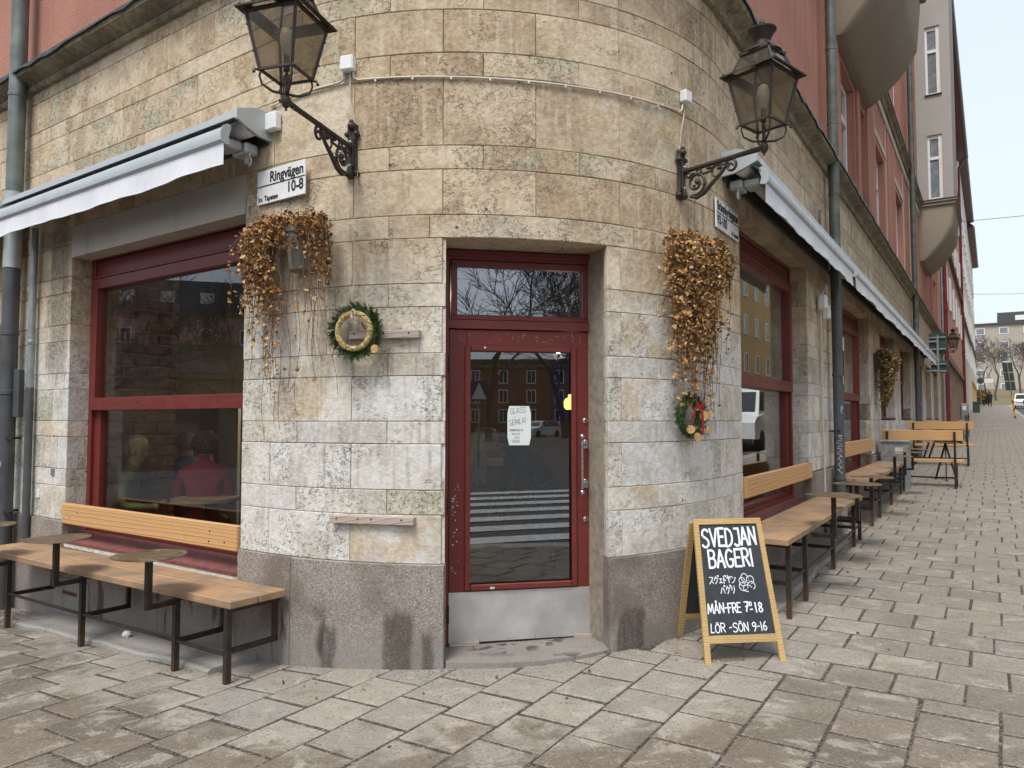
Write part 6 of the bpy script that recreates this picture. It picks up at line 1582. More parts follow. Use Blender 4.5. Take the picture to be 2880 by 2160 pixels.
# ================================================================== notes in the door glass
pn = thing('door_note', 'white handwritten note taped to the door pane', 'note', D(.50, -.026, 1.33)); pw, ph = .158, .258
def N_(x, y, k=0.): return D(.422 + x, -.0165 + k, 1.331 + y)
ol = [(.012, 0), (pw-.012, 0), (pw, .05), (pw, ph-.05), (pw-.012, ph), (.012, ph), (0, ph-.05), (0, .05)]
MB().prism(ol, lambda x, y: N_(x, y, -.001), lambda x, y: N_(x, y, 0)).build('sheet', M['paper'], pn)
tx = MB(); f = lambda x, y, l: N_(x, y, .0006 + l*.3)
letter(tx, 'GLASS', .020, .205, .034, .0022, f, .14, .85, jr, .12); letter(tx, '+', .042, .176, .018, .0018, f); letter(tx, 'SEMLA!', .010, .128, .036, .0022, f, .12, .85, jr, .16)
letter(tx, 'BRÄNNKYRKAG 90', .016, .092, .014, .0012, f, .2, .62); letter(tx, 'POP UP PÅ', .030, .066, .013, .0012, f, .2, .7); letter(tx, 'GATAN!', .048, .044, .011, .001, f, .2, .7); letter(tx, 'CRÈME', .030, .016, .018, .0014, f, .18, .85)
tx.build('handwriting', M['black'], pn)
# ================================================================== utility box, litter, grit
ub = thing('utility_box', 'galvanised utility box beside the second wall bench', 'utility box', Q(8.55, .3, gzu(ARC + 8.55)))
g = gzu(ARC + 8.55)
def qb(mb, a0, a1, c0, c1, z0, z1, bev=.006): bb = MB().box((a0, c0, z0), (a1, c1, z1), None, bev); mb.add([Q(*v) for v in bb.v], bb.f); return mb
qb(MB(), 8.52, 8.88, .08, .50, g - .02, g + .78).build('cabinet', M['galv'], ub); qb(MB(), 8.49, 8.91, .05, .53, g + .782, g + .82).build('lid', M['galv'], ub); qb(MB(), 8.514, 8.5195, .30, .42, g + .60, g + .70, 0).build('label_plate', M['pale_sticker'], ub)
p = WL(-1.28, .20, gzu(-1.28) + .045); mb = MB(); rg = random.Random(7)
bm_ = bmesh.new(); bmesh.ops.create_icosphere(bm_, subdivisions=2, radius=.03)
for v in bm_.verts: v.co *= 1 + rg.uniform(-.35, .35); v.co.z *= .9
mb.add([p + v.co + Vector((0, 0, .02)) for v in bm_.verts], [tuple(v.index for v in f.verts) for f in bm_.faces]); bm_.free()
mb.single('crumpled_tissue', M['paper'], 'crumpled white tissue on the footing under the left bench', 'litter')
gp, gq = MB(), MB(); rg = random.Random(17)
def stone(mb, x, y, r, z=None):
    b = gz(x, y) + r*.35; a = rg.uniform(0, 6.28)
    vs = [Vector((x + r*math.cos(a + k*2.09)*rg.uniform(.7, 1.3), y + r*math.sin(a + k*2.09)*rg.uniform(.7, 1.3), b + rg.uniform(-.3, .2)*r)) for k in range(3)] + [Vector((x, y, b + r*rg.uniform(.5, .9))), Vector((x, y, b - r*.5))]
    mb.add(vs, [(0, 1, 3), (1, 2, 3), (2, 0, 3), (1, 0, 4), (2, 1, 4), (0, 2, 4)])
for i in range(5200):
    if rg.random() < .55: u = rg.uniform(-3.6, 6.5); d = .03 + abs(rg.gauss(0, .22))
    else: u = rg.uniform(-3.6, 9); d = rg.uniform(.05, 3.1)
    p = W(u, d, 0); stone(gp if rg.random() < .72 else gq, p.x, p.y, rg.uniform(.0016, .0048))
for i in range(1500):   # drifts against the plinth, the sign and the bench feet
    c = rg.choice([WL(.233, .42, 0), WL(-.30, .42, 0), WL(-1.485, .42, 0), W(2.34, .05, 0), W(1.25, .05, 0), W(2.6, .06, 0), WR(ARC + 1.0, .38, 0), WL(-.2, .4, 0), WL(-1.9, .05, 0)])
    x, y = c.x + rg.gauss(0, .10), c.y + rg.gauss(0, .06)
    if inv(x, y)[1] > .01: stone(gp if rg.random() < .7 else gq, x, y, rg.uniform(.0016, .0046))
tag(gp.single('grit', M['pebble'], 'dark winter grit strewn over the paving', 'grit'), kind='stuff'); tag(gq.single('grit', M['pebble_pale'], 'pale winter grit strewn over the paving', 'grit'), kind='stuff')
lf = MB(); rg = random.Random(29)
for i in range(90):
    u = rg.uniform(-3.6, 8.5); d = .04 + abs(rg.gauss(0, .35)) if i % 4 else rg.uniform(.1, 2.4); p = W(u, d, 0); p.z = gz(p.x, p.y) + .004; add_leaf(lf, p, rg.uniform(.010, .028), rg, 0)
for v in lf.v: v.z = max(v.z, gz(v.x, v.y) + .002)
tag(lf.single('fallen_leaves', M['umber_leaf'], 'dry leaf crumbs blown against the wall and bench feet', 'leaves'), kind='stuff')
# ================================================================== houses up the side street
def street_house(u0, u1, zt, mt, label, floors, cols, base=None, gz0=0, eave=None, wall_d=0., ww=1.1, wh=1.7):
    t = thing('terrace_house', label, 'building', WR((u0+u1)/2, 0, gzu(u0)))
    def bx(a, b, d0, d1, z0, z1, m, nm, bev=0, par=None):
        bb = MB().box((a, d0, z0), (b, d1, z1), None, bev); return MB().add([WR(*v) for v in bb.v], bb.f).build(nm, m, par or t)
    g = gzu(u0) - .5
    bx(u0, u1, -8, wall_d, (base[0] if base else g), zt, mt, 'wall')
    if base:
        bx(u0, u1, -8, wall_d - .25, g, base[0], M['brown_stone'], 'ground_floor')
        n = int((u1-u0)/2.3)
        for i in range(n+1): a = u0 + (u1-u0-.9)*i/n; bx(a, a + .9, wall_d - .25, wall_d + .03, g, base[0] - .3, base[1], 'pier')
        bx(u0, u1, wall_d - .25, wall_d + .1, base[0] - .3, base[0] - .001, base[1], 'fascia')
    for z in floors[1:2]: bx(u0, u1, wall_d - .02, wall_d + .16, z - .9, z - .7, M['cornice'], 'string_course', .03)
    for zi, z in enumerate(floors):
        for i in range(cols):
            a = u0 + (u1-u0)*(i + .5)/cols - ww/2
            bb = MB(); 
            for (x0, x1, zz0, zz1) in ((0, .12, 0, wh), (ww-.12, ww, 0, wh), (.12, ww-.12, wh-.12, wh), (.12, ww-.12, 0, .12), (ww/2-.05, ww/2+.05, .12, wh-.12)):
                b2 = MB().box((a + x0, wall_d + .001, z + zz0), (a + x1, wall_d + .07, z + zz1)); bb.add([WR(*v) for v in b2.v], b2.f)
            w = bb.build('window', M['white_frame'], t); b2 = MB().box((a + .1, wall_d + .0008, z + .1), (a + ww - .1, wall_d + .03, z + wh - .1)); MB().add([WR(*v) for v in b2.v], b2.f).build('pane', M['glass_far'], w)
    if eave:
        bb = MB(); bb.prism([(wall_d - .5, zt), (wall_d + eave, zt), (wall_d + eave + .05, zt + .25), (wall_d - 3, zt + 3.2), (wall_d - 3, zt)], lambda d, z: WR(u0 - .05, d, z), lambda d, z: WR(u1 + .05, d, z)); r_ = bb.build('roof', M['roof_red'], t)
        MB().tube([WR(u0, wall_d + eave + .08, zt + .1), WR(u1, wall_d + eave + .08, zt + .1)], .09, 8).build('gutter', M['zinc'], r_)
    return t
street_house(32.02, 59.9, 20.2, M['pink_plaster'], 'pink roughcast house with brown stone piers beyond the red corner house', [7.0, 10.6, 14.2, 17.4], 7, (4.5, M['brown_stone']), eave=.55)
street_house(60.0, 86.0, 21.5, M['white_plaster'], 'whitewashed house with small windows farther up the street', [6.4, 9.8, 13.2, 16.6], 7, None, eave=.45)
street_house(86.1, 110.0, 21.0, M['cream_plaster'], 'cream yellow house closing the row at the top of the street', [6.8, 10.2, 13.6, 17.0], 7, (5.6, M['ochre_plaster']), eave=.5)
for u, z1, lb in ((34.4, 19.5, 'nearer red downpipe on the pink house'), (58.3, 20.0, 'farther red downpipe at the end of the pink house')):
    t = thing('downpipe', lb, 'downpipe', WR(u, .12, gzu(u)))
    MB().tube([WR(u, .12, gzu(u)), WR(u, .12, z1 - .9), WR(u, .35, z1 - .35), WR(u, .6, z1)], .085, 12).build('pipe', M['red_pipe'], t, smooth=40)
    MB().tube([WR(u, .12, 6.1), WR(u, .12, 6.25)], .11, 12).build('collar', M['red_pipe'], t)
    for z in (2.6, 3.0, 3.6): MB().quad(*[WR(u + a, .21, z + b) for a, b in ((-.09, -.14), (.06, -.12), (.06, .12), (-.09, .14))]).build('sticker', M['graffiti'], t)
mb = MB().tube([WR(31.95, .12, 1.0), WR(31.95, .12, 16)], .05, 10); mb.single('downpipe', M['zinc'], 'thin zinc pipe where the red house meets the pink one', 'downpipe', smooth=True)
# ---- park, trees and flats at the end of the street
mb = MB(); N = 9
for i in range(N+1):
    a = 113.5 + i*9
    for c in (-60, -20, 0, 12, 30, 80): p = Q(a, c, 0); mb.v.append(Vector((p.x, p.y, 3.32 + (.10 if i else .0) + (i/N)**1.2*6.2 + .25*math.sin(c*.21 + i))))
for i in range(N):
    for j in range(5): mb.f.append([i*6+j, i*6+j+1, (i+1)*6+j+1, (i+1)*6+j]); mb.mi.append(0)
tag(mb.build('park_lawn', M['grass'], smooth='all'), kind='structure')
def flats(c0, c1, a, z0, z1, mt, label, nf, nc, roof):
    t = thing('apartment_building', label, 'building', Q(a, (c0+c1)/2, z0))
    def bx(a0, a1, cc0, cc1, zz0, zz1, m, nm, par=None): bb = MB().box((a0, cc0, zz0), (a1, cc1, zz1)); return MB().add([Q(*v) for v in bb.v], bb.f).build(nm, m, par or t)
    bx(a, a + 12, c0, c1, z0, z1, mt, 'wall'); bx(a - .4, a + 12.4, c0 - .4, c1 + .4, z1, z1 + .35, M['roof_dark'], 'roof')
    if roof: bx(a + 2, a + 10, roof[0], roof[1], z1 + .351, z1 + 2.6, M['roof_dark'], 'penthouse'); bx(a + 1.9, a + 1.999, roof[0] + 3, roof[1] - 2, z1 + .9, z1 + 1.9, M['white_frame'], 'penthouse_window')
    for i in range(nf):
        for j in range(nc):
            z = z0 + (z1-z0)*(i + .32)/nf; c = c0 + (c1-c0)*(j + .5)/nc
            w = bx(a - .05, a + .02, c - .8, c + .8, z, z + 1.35, M['white_frame'], 'window'); bx(a - .07, a - .0501, c - .66, c + .66, z + .14, z + 1.21, M['glass_haze_sky'], 'pane', w)
flats(-22, 46, 172, 6.5, 20.6, M['far_wall'], 'pale brick block of flats at the end of the street', 5, 17, (3, 14))
# ---- bare trees
def tree_mesh(seed, h, spread=1., twigs=4, rmin=.013):
    rg = random.Random(seed); tr, cr = MB(), MB()
    def grow(p, d, L_, r, lev, mb):
        n = 3 if lev < 3 else 2; pts = [p]; q = p.copy(); dd = d.copy()
        for i in range(n):
            dd = (dd + Vector((rg.gauss(0, .13), rg.gauss(0, .13), rg.gauss(.05, .08)))).normalized(); q = q + dd*L_/n; pts.append(q.copy())
        r2 = r*.62; mb.tube(pts, [max(rmin, r + (r2 - r)*i/n) for i in range(n+1)], 6 if lev < 2 else (4 if lev < 3 else 3), False)
        if lev >= twigs: return
        for k in range(3 if lev < 2 else (4 if lev < twigs - 1 else 7)):
            s = rg.uniform(.45, 1.0) if k else 1.; i = min(n-1, int(s*n)); b = pts[i].lerp(pts[min(n, i+1)], s*n - i) if s < 1 else pts[-1]
            ax = Vector((rg.gauss(0, 1), rg.gauss(0, 1), rg.gauss(0, .4))); ax = (ax - dd*ax.dot(dd)).normalized()
            nd = (dd*rg.uniform(.75, 1.1) + ax*rg.uniform(.45, .85)*spread + Vector((0, 0, .12))).normalized()
            grow(b, nd, L_*rg.uniform(.58, .80), r2*(.85 if k == 0 else rg.uniform(.45, .7)), lev + 1, cr)
    grow(Vector((0, 0, -.2)), Vector((0, 0, 1)), h*.28, h*.013, 0, tr)
    return tr, cr
def make_tree(seed, h, loc, label, group, spread=1., twigs=4):
    t = thing('bare_tree', label, 'tree', loc, 0, group); tr, cr = tree_mesh(seed, h, spread, twigs)
    tr.build('trunk', M['trunk'], t, True); cr.build('crown', M['trunk'], t, True); return t
def lawn_z(a): return 3.42 + max(0, (a - 113.5)/81)**1.2*6.2
ta = make_tree(41, 15, Q(128, 2.2, lawn_z(128)), 'tall bare tree in the middle of the far park', 'bare trees in the far park', 1.1, 5)
tb = make_tree(42, 13, Q(124, 8.5, lawn_z(124)), 'wide bare tree at the right edge of the far park', 'bare trees in the far park', 1.3, 5)
for src, a, c, rz, sc, lb in ((ta, 140, -3.0, 1.2, 1.0, 'bare tree against the cream house in the far park'), (tb, 138, 5.5, 2.2, 1.15, 'bare tree behind the others before the far flats'), (ta, 120, -1.5, 4.0, .62, 'small bare tree beside the walkers in the far park'), (tb, 150, 10.0, .7, 1.2, 'big bare tree deepest in the far park'), (ta, 133, 12.5, 5.2, 1.05, 'bare tree half cut by the right picture edge in the far park'), (tb, 145, .8, 3.1, 1.0, 'slim bare tree in front of the left end of the far flats')):
    o = dup(src, Q(a, c, lawn_z(a)), rz, lb); o.scale = (sc, sc, sc)
rg = random.Random(51)
def bush(loc, rx, rz_, n, lsz, mt, label, seed):
    rg = random.Random(seed); mb = MB(); loc = Vector(loc)
    for i in range(n):
        d = Vector((rg.gauss(0, 1), rg.gauss(0, 1), rg.gauss(0, 1))).normalized()*rg.uniform(.35, 1.0)
        add_leaf(mb, loc + Vector((d.x*rx, d.y*rx, rz_ + d.z*rz_)), lsz*rg.uniform(.7, 1.3), rg, .1)
    return mb.single('shrub', M[mt], label, 'shrub')
bush(Q(118, .3, lawn_z(118)), 1.5, 1.1, 1100, .26, 'olive_leaf', 'dark evergreen shrub behind the walkers', 61)
bush(Q(20.6, .55, gzu(ARC+20.6)), .45, .32, 900, .10, 'fir', 'low evergreen plant before the farther free-standing bench', 62)
# ---- person figures
def skin_mesh(J, E, root, sub=1):
    names = list(J); me = bpy.data.meshes.new('b'); idx = {n: i for i, n in enumerate(names)}
    me.from_pydata([J[n][:3] for n in names], [(idx[a], idx[b]) for a, b in E], [])
    o = bpy.data.objects.new('b', me); COL.objects.link(o); o.modifiers.new('s', 'SKIN'); md = o.modifiers.new('u', 'SUBSURF'); md.levels = sub; md.render_levels = sub
    for n in names:
        d = me.skin_vertices[0].data[idx[n]]; r_ = J[n][3]; d.radius = r_ if isinstance(r_, tuple) else (r_, r_); d.use_root = n == root
    dg = bpy.context.evaluated_depsgraph_get(); out = bpy.data.meshes.new_from_object(o.evaluated_get(dg)); bpy.data.objects.remove(o)
    return out
BE = [('pel', 'waist'), ('waist', 'chest'), ('chest', 'neck'), ('neck', 'jaw'), ('jaw', 'head'), ('head', 'crown'), ('jaw', 'nose')] + [e for s in 'lr' for e in (('chest', 'sh' + s), ('sh' + s, 'el' + s), ('el' + s, 'wr' + s), ('wr' + s, 'ha' + s), ('pel', 'hip' + s), ('hip' + s, 'kn' + s), ('kn' + s, 'an' + s), ('an' + s, 'to' + s))]
def joints(h=1.0, sit=False, hunch=0., arms=None):
    z = .50 if sit else .92
    J = {'pel': (0, 0, z, (.15, .12)), 'waist': (0, .0, z + .18, (.13, .10)), 'chest': (0, .02 + hunch*.3, z + .40, (.16, .11)), 'neck': (0, .04 + hunch*.6, z + .56, .055), 'jaw': (0, .06 + hunch*.9, z + .63, (.062, .075)), 'head': (0, .05 + hunch, z + .72, (.075, .092)), 'crown': (0, .04 + hunch, z + .79, (.055, .07)), 'nose': (0, .145 + hunch, z + .66, .018)}
    for s, k in (('l', -1), ('r', 1)):
        J['sh' + s] = (k*.19, .02 + hunch*.35, z + .47, .068); J['el' + s] = (k*.25, .02 + hunch*.2, z + .20, .047); J['wr' + s] = (k*.22, .24 if sit else .06, z + (.18 if sit else -.04), .032); J['ha' + s] = (k*.18, .34 if sit else .08, z + (.18 if sit else -.13), .035)
        J['hip' + s] = (k*.10, .0, z - .04, .095); J['kn' + s] = (k*.12, .44 if sit else .03, z - (.02 if sit else .45), .068); J['an' + s] = (k*.12, .40 if sit else -.02, .08, .045); J['to' + s] = (k*.13, .56 if sit else .14, .04, .042)
    if arms: J.update(arms)
    return J
def person(label, loc, rz, J, top, legs, hair, hairfn, sc=1.):
    t = thing('person', label, 'person', loc, rz); me = skin_mesh(J, BE, 'pel'); me.name = 'body'
    for m in (M['skin'], top, legs): me.materials.append(m)
    for p in me.polygons:
        c = p.center; best = min(J, key=lambda n: (Vector(J[n][:3]) - c).length)
        p.material_index = 0 if best in ('jaw', 'head', 'crown', 'nose', 'hal', 'har') else (2 if best[:2] in ('hi', 'kn', 'an', 'to') or best == 'pel' else 1); p.use_smooth = True
    o = bpy.data.objects.new('body', me); COL.objects.link(o); o.parent = t; FR[o.name] = FR[t.name]
    hm = MB(); hairfn(hm, J); h = hm.build('hair', hair, t, True, smooth='all'); t.scale = (sc, sc, sc)
    return t
def hair_cap(curl=0, length=0., strands=240, seed=1):
    def fn(mb, J):
        rg = random.Random(seed); c = Vector(J['head'][:3]) + Vector((0, -.008, .012))
        mb.ball(c, .103, 14, 9, (1, 1, 1.08))
        for i in range(strands):
            th, ph = rg.uniform(0, 6.28), rg.uniform(-.2, 1.5); d = Vector((math.cos(th)*math.cos(ph), math.sin(th)*math.cos(ph), math.sin(ph)))
            if d.y > .55 and d.z < .6: continue
            p = c + Vector((d.x*.098, d.y*.10, d.z*.108)); pts = [p]
            for k in range(5):
                if curl: p = p + Vector((rg.gauss(0, .010), rg.gauss(0, .010), rg.gauss(-.006, .010)))
                else: p = p + Vector((d.x*.006, d.y*.006, -length/5*(.35 + .65*k/4)))
                pts.append(p)
            if curl: mb.ball(pts[0] + d*rg.uniform(0, .022), rg.uniform(.014, .026), 6, 4)
            mb.tube(pts, [.007, .007, .006, .005, .004, .002], 4, False)
    return fn
# guests behind the left window
person('blond guest in an olive jacket seated inside the left window', (-3.62, 6.95, .02), R(-75), joints(sit=True, hunch=.05), M['coat_olive'], M['cloth_black'], M['hair_blond'], hair_cap(0, .12, 260, 2))
person('dark-haired guest in a wine-red sweater seen from behind inside the left window', (-2.95, 7.10, .02), R(10), joints(sit=True, hunch=.03), M['sweater_red'], M['cloth_black'], M['hair_brown'], hair_cap(1, 0, 420, 3))
person('guest in a blue jacket at the back of the room', (-3.55, 8.15, .02), R(60), joints(sit=True), M['coat_blue'], M['cloth_black'], M['hair_grey'], hair_cap(0, .05, 160, 4))
# stooping customer behind the door pane, long fair hair falling forward
J = joints(); dn = -.02
for n, (y, z) in {'waist': (.06, 1.08), 'chest': (.22, 1.24), 'neck': (.36, 1.30), 'jaw': (.43, 1.29), 'head': (.50, 1.31), 'crown': (.565, 1.31), 'nose': (.45, 1.20)}.items(): J[n] = (0, y, z, J[n][3])
for s, k in (('l', -1), ('r', 1)): J['sh' + s] = (k*.18, .24, 1.22, .066); J['el' + s] = (k*.22, .30, .95, .045); J['wr' + s] = (k*.16, .40, .76, .03); J['ha' + s] = (k*.14, .44, .68, .034)
def long_hair(mb, J):
    rg = random.Random(5); c = Vector(J['head'][:3]); mb.ball(c + Vector((0, .0, .012)), .104, 14, 9)
    for i in range(420):
        th = rg.uniform(-1.9, 1.9); p = c + Vector((math.sin(th)*.10, math.cos(th)*.06 + .02, .04 + .07*math.cos(th*.8))); pts = [p]; L_ = rg.uniform(.26, .42)
        for k in range(6): p = p + Vector((rg.gauss(0, .004) + math.sin(th)*.007, .010*(1 - k/6), -L_/6)); pts.append(p)
        mb.tube(pts, [.006, .006, .0055, .005, .004, .003, .0015], 3, False)
person('fair long-haired customer bending down behind the door pane', (.28, 6.02, .02), R(105), J, M['cloth_black'], M['cloth_denim'], M['hair_blond'], long_hair)
# walkers far up the street
def long_coat(mb, J):
    hair_cap(0, .06, 60, 8)(mb, J)
w1 = person('person in a long black coat walking away far up the street', Q(97, 1.45, gzu(ARC+97)), R(-33), joints(), M['cloth_black'], M['cloth_black'], M['hair_brown'], long_coat)
MB().lathe([(.25, .45), (.23, .9), (.20, 1.1), (.24, 1.40), (.08, 1.47)], (0, .01, 0), 12).build('coat', M['cloth_black'], w1, True, smooth=True)
w2 = person('small child in dark clothes beside the far walker', Q(97.3, .86, gzu(ARC+97.3)), R(-33), joints(), M['cloth_black'], M['cloth_black'], M['hair_grey'], long_coat, .58)
# ---- indoor fittings
t = thing('cafe_table', 'small wooden cafe table between the guests inside the left window', 'table', RM(-1.25, 2.25, .02))
p = RM(-1.25, 2.25, 0); MB().lathe([(.30, .72), (.30, .75), (1e-4, .751)], (p.x, p.y, .02), 28).build('table_top', M['table_wood'], t); MB().tube([(p.x, p.y, .03), (p.x, p.y, .74)], .03, 10).build('leg', M['iron'], t)
for a, b, lb in ((-1.02, 2.36, 'stool under the red-sweatered guest'), (-1.62, 2.84, 'stool under the blond guest'), (-.55, 3.45, 'stool under the blue-jacketed guest')):
    t = thing('stool', lb, 'stool', RM(a, b, .02), 0, 'wooden stools in the cafe'); p = RM(a, b, 0)
    MB().lathe([(.17, .40), (.17, .44), (1e-4, .441)], (p.x, p.y, .02), 20).build('seat', M['table_wood'], t)
    for k in range(4): an = k*1.571; MB().tube([(p.x + .12*math.cos(an), p.y + .12*math.sin(an), .42), (p.x + .17*math.cos(an), p.y + .17*math.sin(an), .02)], .012, 6).build('leg', M['iron'], t)
t = thing('pendant_lamp', 'lit yellow pendant lamp glowing behind the door pane', 'lamp', (.60, 7.45, 1.60)); MB().lathe([(.055, 1.60), (.075, 1.62), (.078, 1.68), (.062, 1.71), (.036, 1.72), (.034, 1.75), (1e-4, 1.755)], (.60, 7.45, 0), 18).build('shade', M['lamp_on'], t, smooth=True)
MB().tube([(.60, 7.45, 1.75), (.60, 7.45, 3.45)], .004, 5).build('cord', M['black'], t)
def pendant(p, label, w):  # pendants added for their point lights, to brighten the dark room
    t = thing('pendant_lamp', label, 'lamp', p, 0, 'pendant lamps added to light the cafe'); MB().lathe([(.10, 0), (.09, .06), (.04, .13), (.02, .15)], p, 18).build('shade', M['iron'], t, smooth=True)
    MB().ball(Vector(p) + Vector((0, 0, .02)), .035, 10, 6).build('bulb', M['fill_bulb'], t); MB().tube([Vector(p) + Vector((0, 0, .15)), Vector((p[0], p[1], 3.45))], .004, 5).build('cord', M['black'], t)
    l = bpy.data.lights.new('fill_light', 'POINT'); l.energy = w; l.color = (1., .74, .46); l.shadow_soft_size = .05
    lo = bpy.data.objects.new('fill_light', l); COL.objects.link(lo); lo.parent = t; lo.location = (0, 0, -.03)
pendant(RM(-.35, 1.0, 2.75), 'added pendant lamp that brightens the left part of the cafe', 6)
pendant(RM(.9, 3.4, 2.2), 'added pendant lamp that brightens the counter deep in the cafe', 14)
pendant(RM(1.2, -.2, 2.2), 'added pendant lamp that brightens the floor behind the door', 5)
pendant(RM(6.2, -.6, 2.4), 'added pendant lamp that brightens the room behind the second right window', 40)
mb = rbox(MB(), 3.50, 3.595, .55, 1.25, 1.5, 2.5); mb.single('blue_poster', M['blue_panel'], 'deep blue panel on the wall behind the door', 'poster')
t = thing('counter', 'long serving counter deep in the cafe', 'counter', RM(1.4, 2.5, .02)); rbox(MB(), 1.2, 1.7, .5, 4.2, .02, 1.0).build('front', M['room_dark'], t); rbox(MB(), 1.15, 1.75, .45, 4.25, 1.0, 1.05).build('worktop', M['table_wood'], t)
t = thing('shelf_unit', 'white shelf with plant pot seen through the left window', 'shelf', RM(-.6, 4.3, .02)); rbox(MB(), -.85, .5, 4.15, 4.55, 1.72, 1.76).build('board', M['white_frame'], t); rbox(MB(), -.85, -.81, 4.15, 4.55, .02, 1.72).build('upright', M['white_frame'], t); rbox(MB(), .46, .5, 4.15, 4.55, .02, 1.72).build('upright', M['white_frame'], t)
p = RM(-.7, 4.35, 1.76); t = thing('potted_plant', 'trailing house plant in a terracotta pot on the indoor shelf', 'plant', p); MB().lathe([(.06, 0), (.085, .16), (.075, .16), (.07, .12)], p, 14).build('pot', M['room_brick'], t)
pl = MB(); rg = random.Random(3)
for i in range(26): a = rg.uniform(0, 6.28); pl.tube([p + Vector((0, 0, .15)), p + Vector((.08*math.cos(a), .08*math.sin(a), .32)), p + Vector((.22*math.cos(a), .22*math.sin(a), .28)), p + Vector((.30*math.cos(a), .30*math.sin(a), .12))], [.006, .005, .004, .002], 4, False)
pl.build('leaves', M['fir'], t)
